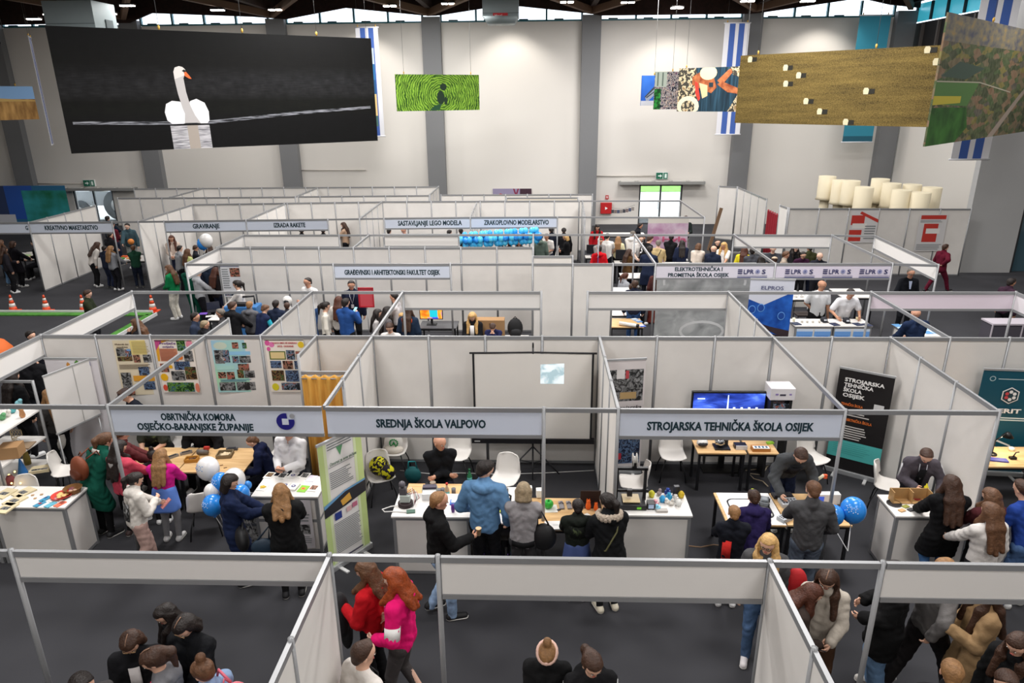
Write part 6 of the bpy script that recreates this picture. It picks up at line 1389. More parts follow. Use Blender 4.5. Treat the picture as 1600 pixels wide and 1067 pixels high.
q = at(806, 516, .6); o = E('backpack', 'black backpack standing on a table by the cardboard box', 'backpack', (q.x, 8.5, .6)); MB().ell((0, 0, .25), (.2, .13, .27), mat('#18181a', .7, bump=.3, bscale=12), 14, 10).build('bag_body', o); MB().ell((0.02, -.1, .15), (.15, .07, .13), mat('#1f1f22', .7)).build('pocket', o); MB().tube([(-.05, 0, .5), (0, 0, .56), (.05, 0, .5)], .012, mat('#111')).build('handle', o)
table('low_table', 'low white table under the black backpack', q.x-.3, 8.3, q.x+.35, 8.68, .6, top=CW)
o = E('framed_picture', 'red-framed picture behind the man in the navy suit', 'picture', (at(571, 466, 1.6).x, 8.72, 1.35)); MB().box((0, .02, .25), (.36, .02, .5), mat('#c24a52', .5)).build('panel', o); f = MB()
for x, z, a, b_ in ((0, .0, .4, .03), (0, .5, .4, .03), (-.185, .25, .03, .5), (.185, .25, .03, .5)): f.box((x, 0, z), (a, .03, b_), mat('#a8202c', .5))
f.build('frame', o)
MB().tube([(0, .02, 0), (0, .02, -1.35)], .012, ALU).build('stand', o)
o = E('blue_machine', 'blue cabinet machine with a black roll bar', 'machine', (at(388, 470, 1.1).x, 9.75, 0)); MB().box((0, 0, .55), (.9, .45, 1.1), mat('#3f78b4', .5)).build('cabinet', o, bevel=.02); MB().tube([(-.45, .1, 1.1), (-.2, .1, 1.28), (.3, .1, 1.32), (.3, .1, 1.1)], .03, mat('#17171a', .4)).build('roll_bar', o); MB().box((-.1, -.1, 1.14), (.5, .2, .08), mat('#1a1a1d', .5)).build('tray', o); MB().box((-.05, -.23, .7), (.5, .02, .4), mat('#1d2030', .5)).build('window', o)
q = at(334, 485, .82); o = E('laptop', 'open dark laptop on the white table with violet papers', 'laptop', (q.x, q.y, .8), R(25)); MB().box((0, 0, .01), (.34, .24, .02), mat('#2a2a2e', .4)).build('keyboard', o); MB().box((0, .16, .12), (.34, .015, .22), mat('#2c3040', .3)).build('lid', o)
flatp(318, 490, .8, .22, .2, mat('#6a3cb0', .5), 'violet_paper', 'violet paper on the laptop table', 10, cat='paper'); flatp(329, 494, .8, .25, .14, WP, 'white_paper', 'white papers in front of the laptop', 20, cat='paper')
o = stick('pinned science sheet with blue header on the partition behind the woman in white', 'poster', 'info_sheet', at(353, 440, 1.6).x, 10.72, 1.05, .55, 1.0, mat('#cfd0d4', .5), [(0, .9, 1, 1, mat('#22305c', .5)), (.48, .6, 1, .86, photo(2)), (.05, .04, .5, .16, photo(0)), (.5, .04, .95, .16, photo(0)), (.7, .2, 1, .5, photo(4))]+lines(.05, .45, .25, .85, 9, gy))
o = E('paper_roll', 'white paper roll with a black end on the wooden table', 'paper', at(982, 507, .8)); o.location.z = .8; MB().tube([(-.22, .12, 0), (.2, -.1, 0)], .05, WP, 12).build('roll', o); MB().tube([(.2, -.1, 0), (.25, -.126, 0)], .052, mat('#1b1b1e', .5), 12).build('end_cap', o)
for x, y, c, lab in ((998, 502, '#4f86c8', 'blue leaflet nearest the paper roll'), (1003, 509, '#3a5ab0', 'dark blue leaflet at the table corner'), (992, 499, '#9fc0e4', 'pale blue leaflet behind the paper roll')): flatp(x, y, .74, .16, .2, mat(c, .5), 'leaflet', lab, 20, [(.1, .5, .9, .9, WP)], 'blue leaflets on the wooden table')
# electrical school counter and shelf of mugs
table('mug_table', 'white table stacked with mugs behind the two men', 6.4, 10.3, 7.7, 10.8, 1.12, top=CW)
mg = 0
for z in range(2):
    for k in range(6 if z == 0 else 4):
        q = (6.62+.17*k+.12*z, 10.5, 1.12+.1*z); mb = MB().lathe([(.04, 0), (.045, .09), (.038, .09), (.035, .01)], mat('#e4e2e0', .3)).tube([(.045, 0, .02), (.075, 0, .03), (.075, 0, .065), (.045, 0, .075)], .008, mat('#e4e2e0', .3), 6)
        obj1('mug', 'white mug in the stacked pile behind the shaven-headed man', 'mug', mb, q, 0, 'stacked white mugs')
mch = make_chair; o = E('metal_chair', 'metal-framed chair with a pale back behind the shaven-headed man', 'chair', (at(1255, 488, .5).x, at(1255, 488, .5).y, 0)); MB().box((0, 0, .45), (.45, .42, .04), mat('#3a3230', .6)).build('seat', o); MB().box((0, .2, .78), (.42, .03, .34), mat('#c9c6c0', .6)).build('backrest', o)
for sx in (1, -1):
    for sy in (1, -1): MB().tube([(sx*.2, sy*.19, 0), (sx*.2, sy*.19, .43 if sy < 0 else .95)], .012, BLKM, 6).build('leg', o)
for x, y, lab in ((1287, 502, 'dark cap with a white patch beside the little cups'), (1322, 503, 'dark cap with a white patch before the leaning man')):
    q = at(x, y, 1.0); o = E('cap', lab, 'cap', (q.x, q.y, 1.0), 0, 'dark caps'); MB().ell((0, 0, .04), (.09, .1, .08), mat('#14161f', .7), 12, 8).build('crown', o); MB().box((0, -.1, .015), (.14, .1, .012), mat('#14161f', .7)).build('brim', o); MB().box((0, -.098, .06), (.07, .01, .04), mat('#d8dce4', .5)).build('patch', o)
for k, x in enumerate((1253, 1261, 1270, 1280)): lath(x, 504, 1.0, [(.028, 0), (.034, .05), (.028, .05)], mat('#b9b4ac', .5), 'small_cup', ('first', 'second', 'third', 'fourth')[k]+' little grey cup from the blue roll-up', 'cup', 'row of little cups')
lath(1240, 502, 1.0, [(.03, 0), (.038, .09), (.032, .09)], mat('#d8d2b8', .5), 'paper_cup', 'pale paper cup at the end of the poster counter', 'cup'); lath(1339, 499, 1.0, [(.03, 0), (.036, .06), (.03, .06)], mat('#d8c8a0', .5), 'paper_cup', 'paper cup by the hand of the leaning man', 'cup')
for x, y, lab in ((1244, 506, 'dark blue booklet at the roll-up end of the counter'), (1304, 507, 'dark blue booklet where the two counters meet'), (1340, 507, 'dark blue booklets near the leaning man'), (1355, 508, 'dark blue booklets at the far end of the counter')): flatp(x, y, 1.0, .18, .22, mat('#1f2c4c', .5), 'booklet', lab, 12, group='dark blue booklets', cat='booklet', th=.015)
k = 0
for i in range(4):
    for j in range(3): o = obj1('blue_leaflet', 'blue leaflet lying in the spread on the grey counter', 'leaflet', MB().box((0, 0, .004), (.19, .22, .006), mat(('#7fb0d8', '#a8cce6', '#5a94c8')[(i+j) % 3], .5)), (8.9+.23*i, 7.78+.27*j, 1.0), .2*((i*3+j) % 4-1.5), 'leaflet spread')
# things of the far stands
for k, (x, y, c) in enumerate(((195, 402, '#e0602c'), (203, 405, '#e8a040'), (208, 401, '#d8d2c8'), (198, 408, '#e4e2de'), (190, 405, '#5a9a4a'), (212, 406, '#c94a3a'))): box_(x, y, .74, (.2, .16, .06), mat(c, .5), 'paper_model', '%s paper model on the creative stand table' % ('orange', 'amber', 'cream', 'white', 'green', 'red')[k], 'model', 12*k, 'paper models')
for k, (x, y, c) in enumerate(((42, 400, '#b8d49a'), (52, 402, '#e0a87a'), (47, 396, '#dcdad2'))): box_(x, y, .74, (.24, .18, .05), mat(c, .5), 'paper_model', '%s paper model by the visitor in the floral dress' % ('pale green', 'peach', 'white')[k], 'model', 15*k, 'paper models')
o = obj1('leaning_plank', 'brown wooden plank leaning at the far white room', 'plank', MB().box((0, 0, .95), (.14, .05, 1.9), mat('#7a5f48', .7))); q = atY(1122, 362, 22); o.location = (q.x-.3, 22.2, 0); o.rotation_euler = (R(-6), R(14), 0)
o = rollup('pink and lilac roll-up before the glazed door', at(1023, 372, .9).x, 17.6, 0, 1.5, 2.2, nodemat('lilac_print', lambda nt, v: ramp(nt, noise(nt, v, 1.6, 4), [(.35, '#a87c9c'), (.65, '#cfc0cc')]), .6), [(0, .9, 1, 1, mat('#c9c4bc', .5)), ('e', .2, .62, .16, .1, mat('#c39ab4', .5)), ('e', .2, .62, .1, .06, mat('#a8688c', .5)), ('e', .8, .72, .14, .08, mat('#d0b4c4', .5))], [('Hyla', .66, .58, .09, .6, mat('#c05a7c', .5), 'CENTER', .03)])
for i, (x, y) in enumerate(((1324, 318), (1404, 318))): pass
RD_ = mat('#c0392f', .5)
for px, lab, it in ((1347, 'red and white poster partly hidden by the slanting rail', [('p', [(.35, .97), (1, .72), (1, .62), (.3, .9)], RD_), (.02, .55, .5, .85, RD_), (.08, .45, .6, .6, WP), (.0, .05, .45, .4, RD_)]+lines(.55, .95, .1, .55, 6, gy)), (1449, 'red and white poster behind the running boy', [(.05, .87, .95, .98, RD_), (.2, .25, .72, .75, RD_), (.3, .48, .8, .62, WP)]+lines(.05, .95, .03, .2, 4, gy)+lines(.05, .95, .78, .85, 2, gy))):
    q = atY(px, 392 if px > 1400 else 380, 17.55); stick(lab, 'poster', 'info_poster', q.x, 17.6-.06 if px > 1400 else 17.64, q.z, 1.0, 1.35 if px > 1400 else 1.2, mat('#d4d2d2', .5), it)
# drum shades on pillars
dr = mat('#d8cdb2', .7, bump=.05)
k = 0
for (px, zt, Y) in ((1290, 3.05, 23.5), (1312, 2.95, 22.8), (1328, 3.0, 22.2), (1350, 2.85, 21.2), (1373, 3.05, 22.4), (1392, 2.95, 21.6), (1409, 2.8, 20.6), (1424, 2.9, 21.6), (1440, 2.75, 20.2), (1456, 2.85, 21)):
    q = atY(px, 300, Y); o = E('drum_lantern', 'cream drum lantern on a pillar, %s from the west in the far cluster' % ('first', 'second', 'third', 'fourth', 'fifth', 'sixth', 'seventh', 'eighth', 'ninth', 'tenth')[k], 'lantern', (q.x, Y, 0), 0, 'cream drum lanterns'); k += 1
    MB().lathe([(.34, zt-1.0), (.40, zt-1.02), (.36, zt-.9), (.36, zt), (.34, zt)], dr, (0, 0, 0), 24).build('shade', o); MB().lathe([(.2, 0), (.2, zt-.98)], mat('#c9bfa6', .7), (0, 0, 0), 14).build('pillar', o)
# paper flags on a string
q0, q1 = atY(956, 327, 20.2), atY(992, 322, 20.2)
o = E('paper_garland', 'string of little dark paper pictures near the fire cabinet', 'garland', q0); d_ = q1-q0
MB().tube([(0, 0, .05), d_*.5+Vector((0, 0, -.05)), d_+Vector((0, 0, .05))], .006, mat('#555')).build('string', o)
for k in range(8): t = (k+.3)/8; MB().box((d_.x*t, 0, d_.z*t-.08-.1*(4*t*(1-t))*.6), (.11, .01, .14), mat(('#3a3c44', '#7a6a68', '#46506a', '#8a8480')[k % 4], .6)).build('paper_picture', o)
# machine seen through the far door
q = atY(150, 325, 31); o = E('tractor', 'pale tractor with a big wheel outside the glazed door', 'tractor', (-24.6, 31.6, 0)); tm = mat('#b8bcc4', .4)
MB().box((-.9, 0, 1.2), (2.2, 1.2, .8), tm).build('bonnet', o); MB().box((-.6, -.3, 1.75), (.9, .5, .25), mat('#d0b03c', .5)).build('cover', o)
for x, r_ in ((.75, .85), (-1.6, .55)): MB().lathe([(r_*.45, -.2), (r_, -.18), (r_, .18), (r_*.45, .2)], mat('#4a4d55', .7), (0, 0, 0), 20, Matrix.Translation((x, -.7, r_)) @ Matrix.Rotation(pi/2, 4, 'X')).build('wheel', o); MB().lathe([(r_*.45, -.21), (r_*.45, .21)], mat('#c9c9cc', .4), (0, 0, 0), 16, Matrix.Translation((x, -.72, r_)) @ Matrix.Rotation(pi/2, 4, 'X')).build('hub', o)
# picture wall near the machine door
stick('big blue and green picture wall by the machine door', 'picture', 'picture_wall', atY(18, 310, 26.5).x, 26.5, .05, 5.8, 2.4, mat('#2a6a94', .5), [(0, 0, .2, 1, photo(1)), (.2, .0, .45, 1, mat('#2a3c64', .5)), (.45, .3, .7, 1, mat('#2456b0', .5)), (.6, 0, 1, .9, nodemat('sea_print', lambda nt, v: ramp(nt, noise(nt, v, .8, 3), [(.3, '#1f6a4c'), (.6, '#3aa0a8')]), .5)), (.3, .0, .5, .4, mat('#c9ccd4', .5))])
# ---------------- balloons
def balloon(x, y, z, r, c, lab, group, stick_to=None, marks=False):
    o = E('balloon', lab, 'balloon', (x, y, z), 0, group); bm = mat(c, .22, spec=.6)
    MB().ell((0, 0, 0), (r, r, r*1.12), bm, 18, 12).build('skin', o); MB().lathe([(.012, 0), (.022, -.03)], bm, (0, 0, -r*1.11), 8).build('knot', o)
    if marks:
        d = MB(); wm_ = mat('#e8f0fa' if c != '#dcdad8' else '#3a8ad0', .4)
        for k in range(14):
            th, ph = -1.1+.17*(k % 7), .25+.26*(k//7)+.1*(k % 2); n_ = Vector((cos(ph)*sin(th), -cos(ph)*cos(th), sin(ph)*1.1)); p = n_*(r*1.004)
            d.ell(p, (r*.055, r*.02, r*.045), wm_, 6, 4)
        d.build('print', o)
    if stick_to: MB().tube([(0, 0, -r*1.12), Vector(stick_to)-Vector((x, y, z))], .006, mat('#d8d8da', .4), 5).build('stick', o)
    return o
BW, BB = '#dcdad8', '#2b86dc'
for (px, py, z, r, c, lab, mk) in ((325, 732, 1.3, .165, BW, 'white balloon highest of the bunch, with a small blue mark', 1), (366, 749, 1.3, .155, BW, 'white balloon behind the head of the woman in navy', 0), (333, 789, 1.0, .15, BB, 'blue balloon with white print at the bottom of the bunch', 1), (345, 753, 1.25, .13, BB, 'blue balloon between the two white ones', 1), (331, 768, 1.15, .11, BW, 'white balloon half hidden behind the lower blue one', 0), (376, 772, 1.15, .13, BB, 'blue balloon at the shoulder of the woman in navy', 0), (387, 758, 1.05, .06, BB, 'tiny blue balloon behind the bunch', 0)):
    q = at(px, py, z); balloon(q.x, q.y, z, r, c, lab, 'balloon bunch at the chamber counter', (q.x+.05, q.y+.1, .5), mk)
for (px, py, z, r, lab) in ((1333, 797, 1.2, .165, 'big blue balloon with white print past the man in grey'), (1303, 805, 1.15, .13, 'smaller blue balloon touching the man in grey')):
    q = at(px, py, z); balloon(q.x, q.y, z, r, BB, lab, 'balloons at the track table', (3.95, -.78, .85), True)
for px, py, z, c, lab in ((317, 381, 1.75, BB, 'blue balloon over the engraving stand'), (322, 376, 1.9, BW, 'white balloon over the engraving stand')):
    q = atY(px, py, 14.3); balloon(q.x, q.y, q.z, .19 if c == BB else .22, c, lab, 'balloons at the engraving stand', (q.x, q.y, q.z-.6))
gc = ['#4fbfe8', '#2f9fe4', '#1f86dc', '#3aaee6']
k = 0
for i in range(15):
    for (dy, dz, ci) in ((0, .15, 0), (-.14, -.02, (0 if i % 2 else 2)), (.1, -.05, 1), (-.02, -.19, 3)):
        x = -2.52+2.4*i/14+.04*((k*7) % 5-2)/2; z = 1.86+.006*i*2; r = .101+.014*((k*5) % 4)/3
        balloon(x, 15.2+dy, z+dz, r, gc[(ci+(k % 5 == 0)) % 4], 'blue balloon of the garland below the aircraft modelling sign', 'balloon garland'); k += 1
balloon(-2.72, 15.15, 1.86, .13, gc[0], 'light blue balloon sticking out at the west end of the garland', 'balloon garland ends')
balloon(-.04, 15.1, 1.98, .14, gc[2], 'blue printed balloon closing the east end of the garland', 'balloon garland ends', None, True)
# low dark counter by the far entrance, monitors and a roll-up amid the crowd
q = at(1552, 506, 1.0); o = E('dark_counter', 'low dark counter with a pale frame under the far pink fascia', 'counter', (q.x+.75, q.y+.25, 0)); MB().box((0, 0, .48), (1.46, .46, .94), mat('#45424a', .6)).build('panel', o)
for z in (.98, .02): MB().box((0, 0, z), (1.5, .5, .04), mat('#b9b2ba', .5)).build('frame_edge', o)
for x in (-.74, 0, .74): MB().box((x, -.235, .5), (.03, .02, .94), mat('#b9b2ba', .5)).build('frame_edge', o)
for x, y, lab in ((928, 391, 'dark monitor turned away beside the person in the bright red hoodie'), (974, 399, 'dark monitor turned away behind the woman in the brown coat')):
    q = at(x, y, 1.0); o = E('monitor', lab, 'monitor', (q.x, q.y, .76)); MB().box((0, 0, .28), (.56, .05, .34), mat('#1b1c22', .4)).build('case', o); MB().box((0, .02, .08), (.06, .05, .16), mat('#1b1c22')).build('neck', o); MB().box((0, .02, .01), (.22, .18, .02), mat('#1b1c22')).build('foot', o); table('monitor_table', 'white table under the '+lab[5:], q.x-.32, q.y-.22, q.x+.36, q.y+.22, .76, top=CW)
rollup('blue roll-up seen edge-on at the slim end partition', 1.98, 14.6, R(82), .8, 2.0, mat('#1f5fa8', .5), [(0, .7, 1, 1, WP)])

# ------------------------------------------------------------------ worn parts
def _prt(I, mb, name): return mb.build(name, I['root'])
def ex_glasses(I, c='#2a2a2c'):
    mb = MB()
    for sd in (1, -1):
        mb.tube([I['Mh'] @ Vector((sd*.02+.014*cos(t*pi/5), .0605, .004+.011*sin(t*pi/5))) for t in range(11)], .0016*I['h'], mat(c, .3), 4, False)
        mb.tube([I['Mh'] @ Vector((sd*.034, .059, .006)), I['Mh'] @ Vector((sd*.048, .0, .008))], .0014*I['h'], mat(c, .3), 4)
    mb.tube([I['Mh'] @ Vector((-.006, .062, .006)), I['Mh'] @ Vector((.006, .062, .006))], .0016*I['h'], mat(c, .3), 4); _prt(I, mb, 'glasses')
def _tor(I, x, y, t): return I['hip']+(I['upv']*t+I['XX']*x+I['fwd']*y)*I['h']
def ex_patch(I, side, x0, t0, x1, t1, c, name='print', d=.086):
    """a printed patch lying on the front (+1) or back (-1) of the top"""
    mb = MB(); n = 4
    def sg(x, t): return _tor(I, x, side*(d-.9*x*x*5), t)
    vs = [sg(x0+(x1-x0)*i/n, t) for t in (t0, t1) for i in range(n+1)]
    mb.add(vs, [(i, i+1, n+2+i, n+1+i) for i in range(n)], c if not isinstance(c, str) else cloth(c), None, True)
    o = _prt(I, mb, name); md = o.modifiers.new('t', 'SOLIDIFY'); md.thickness = .006
def ex_lanyard(I, c='#cfd4e0', badge=True):
    a = [_tor(I, s*.03, .045, .33) for s in (1, -1)]; b_ = _tor(I, 0, .088, .16); mb = MB()
    mb.tube([a[0], _tor(I, .03, .08, .27), b_], .006, mat(c, .6), 5); mb.tube([a[1], _tor(I, -.03, .08, .27), b_], .006, mat(c, .6), 5)
    if badge: mb.box(tuple(_tor(I, 0, .09, .125)), (.07, .012, .1), mat('#e6e6ea', .4))
    _prt(I, mb, 'lanyard')
def ex_waist(I, c, big=.095, drop=.17):
    h = I['h']; Q = []
    for sd in (1, -1): Q += [(_tor(I, sd*.035, -.005, .05), _tor(I, sd*.045, -.012, -drop*.9), (big-.018)*h, big*h)]
    o = blob(MB(), sdf(Q, .03, .016, minz=(_tor(I, 0, 0, -drop))[2]), mat(c, .7, 0, .5, 6)).build('tied_jacket', I['root'])
def ex_fur(I, c='#b3a494'):
    mb = MB(); m_ = mat(c, .95, 0, 1, 40)
    for k in range(26):
        t = R(-30+240*k/25+180-30); x = .088*cos(t); y = .075*sin(t)
        p = _tor(I, x, y-.008, .325+.012*(k % 2)); mb.ell(tuple(p), (.04, .04, .045), m_, 7, 5)
    _prt(I, mb, 'fur_hood')
def ex_headband(I, c='#d9b3a4'):
    mb = MB()
    mb.tube([I['Mh'] @ Vector((.057*cos(t*pi/8), -.005+.066*sin(t*pi/8), .032)) for t in range(17)], .013*I['h'], mat(c, .8, 0, .3), 8, False); mb.ell((0, .062, .034), (.014, .012, .02), mat(c, .8), 8, 6, I['Mh']); _prt(I, mb, 'headband')
def ex_cap(I, c):
    mb = MB(); mb.ell((0, -.004, .035), (.056, .064, .04), mat(c, .8), 12, 8, I['Mh']); mb.ell((0, .066, .03), (.04, .035, .006), mat(c, .8), 10, 4, I['Mh']); _prt(I, mb, 'cap')
def ex_stripes(I, c='#e4e4e4'):
    mb = MB(); h = I['h']
    for sd in (1, -1):
        sh, el, wr = I['J'][sd]; d = nrm(el-sh); n = nrm(I['XX']*sd-d*(d@(I['XX']*sd))); f = np.cross(d, n)
        for o in (-.012, 0, .012):
            a = sh+n*.047*h+f*o*h; b_ = el+n*.043*h+f*o*h; mb.tube([a, b_], .0042*h, mat(c, .7), 5)
    _prt(I, mb, 'sleeve_stripes')
def ex_strap(I, c, sd=1):
    mb = MB(); mb.tube([_tor(I, sd*.075, .045, .30), _tor(I, sd*.06, .088, .25), _tor(I, -sd*.03, .092, .14), _tor(I, -sd*.095, .03, .02)], .011, mat(c, .7), 6)
    mb.tube([_tor(I, sd*.075, .045, .30), _tor(I, sd*.07, -.04, .315), _tor(I, sd*.03, -.088, .22), _tor(I, -sd*.06, -.09, .08), _tor(I, -sd*.095, .03, .02)], .011, mat(c, .7), 6); _prt(I, mb, 'shoulder_strap')
def ex_parting(I):
    _prt(I, MB().tube([I['Mh'] @ Vector((.004, .052, .052)), I['Mh'] @ Vector((.003, .03, .0755)), I['Mh'] @ Vector((0, 0, .0815)), I['Mh'] @ Vector((-.002, -.03, .078))], .003*I['h'], mat('#8a6a56', .8), 5), 'parting')
def ex_band(I, c='#e4e2e0', sd=-1):
    sh, el, wr = I['J'][sd]; mb = MB(); mb.tube([sh+(el-sh)*.55, sh+(el-sh)*.98], .047*I['h'], mat(c, .8), 12); _prt(I, mb, 'sleeve_band')
def ex_watch(I, c='#b9904a', sd=1):
    mb = MB(); wr = I['J'][sd][2]; mb.ell(tuple(wr), (.03, .03, .018), mat(c, .3, .5), 10, 6); _prt(I, mb, 'bracelet')
for k_, f_ in list(globals().items()):
    if k_.startswith('ex_'): EXTRA[k_[3:]] = f_
def hand(I, sd=1, f=.075):
    wr, fd, inn, ac = I['HD'][0 if sd > 0 else 1]; return wpt(I, wr+fd*f*I['h']+inn*.015*I['h'])
def bag(I, p, dims, c, label, name='handbag', strap=None, rz=0):
    q = wpt(I, p); o = E(name, label, 'bag', q, R(-I['face']+rz)); m_ = mat(c, .55, 0, .4, 9, 0, .4)
    MB().ell((0, 0, 0), dims, m_, 16, 11).build('bag_body', o)
    if strap is not None: MB().tube([(-dims[0]*.5, 0, dims[2]*.7), tuple(Vector(strap)-Vector(p)), (dims[0]*.5, 0, dims[2]*.7)], .013, m_, 6).build('strap', o)
    return o
def phone(I, label, sd=1, c='#18181c', s=(.075, .15, .01), nm='phone', cat='phone', scr=None):
    q = hand(I, sd); o = E(nm, label, cat, q, R(-I['face'])); o.rotation_euler.x = R(35); MB().box((0, 0, .01), s, mat(c, .3)).build('case', o)
    if scr: MB().box((0, 0, .012+s[2]/2), (s[0]*.9, s[1]*.9, .002), mat(scr, .3, emit=.5)).build('screen', o)
def pack(I, c, c2, label, z=.2, s=1, y=-.17):
    q = wpt(I, _tor(I, 0, y, z)); o = E('backpack', label, 'backpack', q, R(-I['face']))
    MB().ell((0, 0, 0), (.16*s, .1*s, .2*s), mat(c, .6, 0, .4, 8), 14, 10).build('bag_body', o); MB().ell((0, -.07*s, -.06*s), (.12*s, .06*s, .1*s), mat(c2, .6), 12, 8).build('pocket', o); MB().tube([(-.04, .05, .19*s), (0, .06, .25*s), (.04, .05, .19*s)], .01, mat(c2, .6), 6).build('handle', o)
    d = 1
    for sd in (1, -1): MB().tube([Vector((sd*.08, .08, .14*s)), Vector((sd*.1, .24, .2*s)), Vector((sd*.1, .3, .05)), Vector((sd*.1, .1, -.15*s))], .014, mat(c2, .6), 6).build('strap', o)
P = person
K_, N_ = '#17171a', '#1d2438'
RECTS.append((-.92, -.3, -.32, .1))
# ---- nearest group under the first fascia
I = P(205, 1003, 1.62, 160, 'girl in a black jacket over a white shirt reading a folded paper', ('bob', 'br'), ('jacket', K_), ('jeans', K_), L='phone', Rr='phone', head=(10, 38), extra=[('parting',), ('glasses', '#c9a27a'), ('patch', 1, -.03, .06, .03, .28, '#cfc9c8')])
phone(I, 'folded white paper held by the girl in a black jacket', 1, '#d4d0d8', (.13, .2, .006), 'paper', 'paper')
P(252, 962, 1.66, 235, 'girl with long dark hair behind the girls with the paper', ('long', 'dk'), ('coat', K_), ('jeans', K_), head=(-10, 25))
P(290, 978, 1.7, 195, 'girl with glasses and a parting in a black coat', ('bob', 'dk'), ('coat', '#141518'), ('jeans', K_), L='fwd', head=(5, 35), extra=[('parting',), ('glasses', '#c9a27a')])
I = P(250, 1028, 1.6, 255, 'girl with a ponytail in a grey hooded top', ('tail', 'br'), ('vest', '#6a6a6e', '#77777b', 'hood'), ('jeans', K_), L='phone', Rr='phone', head=(0, 30), extra=[('parting',), ('patch', 1, .02, .2, .05, .24, '#c8375a')])
I = P(318, 1050, 1.62, 292, 'girl with a small bun in a pale blue denim jacket', ('bun', 'mb'), ('jacket', '#8fa9cc'), ('jeans', '#33415c'), L='phone', Rr='phone', head=(0, 30))
pack(I, '#d0707c', '#c25a6c', 'pink backpack on the girl in pale denim', .26, 1.1)
P(128, 1072, 1.72, 120, 'visitor in a dark grey coat at the lower edge of the hall', ('short', 'dk'), ('coat', '#3c3a3b'), ('jeans', K_), head=(0, 20))
I = P(568, 1022, 1.75, 40, 'man with short brown hair in a white shirt and black lanyard', ('short', 'br'), ('tee', '#dcd6d0'), ('jeans', '#2a3040'), head=(25, 5), extra=[('lanyard', '#1c1c1e', False)])
I = P(572, 892, 1.68, 285, 'girl in an oversized red hoodie carrying a dark jacket', ('mid', 'mb'), ('hoodie', '#b3161f'), ('wide', '#151517'), '#222', L=(.12, .26, 1.15), Rr='down', head=(-10, 22))
q = hand(I, -1, .02); obj1('carried_jacket', 'black jacket carried over the arm of the girl in red', 'jacket', MB().ell((0, 0, -.15), (.1, .14, .3), mat(K_, .8, bump=.5, bscale=9), 12, 9).ell((.03, .04, -.42), (.07, .09, .22), mat(K_, .8, bump=.5, bscale=9), 10, 8), (q.x-.08, q.y+.02, q.z))
P(611, 906, 1.7, 280, 'red-haired girl in a bright pink top and grey leggings', ('mid', 'rd'), ('hoodie', '#e5186f'), ('slim', '#4a4646'), '#d83a6a', L=(.2, .2, 1.02), Rr=(.2, .2, 1.0), stride=-.16, head=(0, 14), skin='c', extra=[('band', '#e4e2e0', -1), ('patch', 1, -.04, .02, .04, .26, '#b9b9c4')])
I = P(855, 1022, 1.55, 185, 'girl with a pink headband and a top bun in a black jacket', ('bun', 'lb'), ('jacket', '#151516'), ('jeans', K_), L='hold', Rr='hold', head=(0, 35), extra=[('headband',), ('patch', 1, .0, -.0, .03, .22, '#9fc4b8')])
I = P(925, 1038, 1.6, 172, 'girl with a ponytail in a black vest with striped green sleeves', ('tail', 'br'), ('vest', '#161618', '#12493a', 'hood'), ('jeans', K_), L='hold', Rr='hold', head=(-12, 22), extra=[('stripes',)])
phone(I, 'pale green folder in the hand of the girl with green sleeves', 1, '#9fc4b8', (.22, .3, .012), 'folder', 'folder')
P(1268, 928, 1.62, 95, 'girl with long auburn hair leaning over the partition table', ('long', 'au'), ('sweater', '#3a302c'), ('jeans', K_), L='fwd', Rr='fwd', lean=25, head=(0, 25))
I = P(1293, 905, 1.66, 205, 'girl with long brown hair in a cream hoodie and brown trousers', ('long', 'br'), ('hoodie', '#b9b0a4'), ('wide', '#4a3426'), '#333', L=(.12, .3, 1.0), Rr=(.2, .2, .95), head=(5, 32), extra=[('parting',)])
phone(I, 'black phone in the hand of the girl in the cream hoodie', -1)
P(1398, 893, 1.72, 285, 'visitor in black with blue jeans half hidden by the fascia', ('short', 'dk'), ('parka', '#161617'), ('wide', '#6f8fb4'), '#cfcac4', L='hold', Rr=(.2, .22, 1.05), head=(0, 20))
P(1476, 888, 1.74, 75, 'fair-haired man in a grey hoodie striding along the aisle', ('crop', 'lb'), ('hoodie', '#6a6766'), ('wide', '#242122'), '#cfcfcf', L='swing', Rr='swingb', stride=.42, head=(0, 10))
I = P(1538, 925, 1.7, 280, 'woman in a tan coat with long brown hair and a white cap', ('long', 'br'), ('coat', '#9c7f5c'), ('wide', '#141415'), L=(.1, .3, 1.2), Rr=(.2, .2, 1.0), head=(0, 15), extra=[('cap', '#d8d4d2')])
P(1487, 1052, 1.75, 20, 'man with cropped fair hair at the lower edge near the partition', ('crop', 'lb'), ('jacket', '#1a1a1c'), ('jeans', K_), L='fwd', Rr='fwd', lean=10, head=(0, 10), skin='b')
P(1592, 1008, 1.7, 250, 'visitor with brown hair in black by the frame edge', ('long', 'br'), ('coat', '#141415'), ('jeans', K_), L='fwd', head=(0, 20))
P(1572, 1068, 1.66, 200, 'brown-haired visitor whose head top shows at the lower corner', ('short', 'br'), ('jacket', K_), ('jeans', K_))
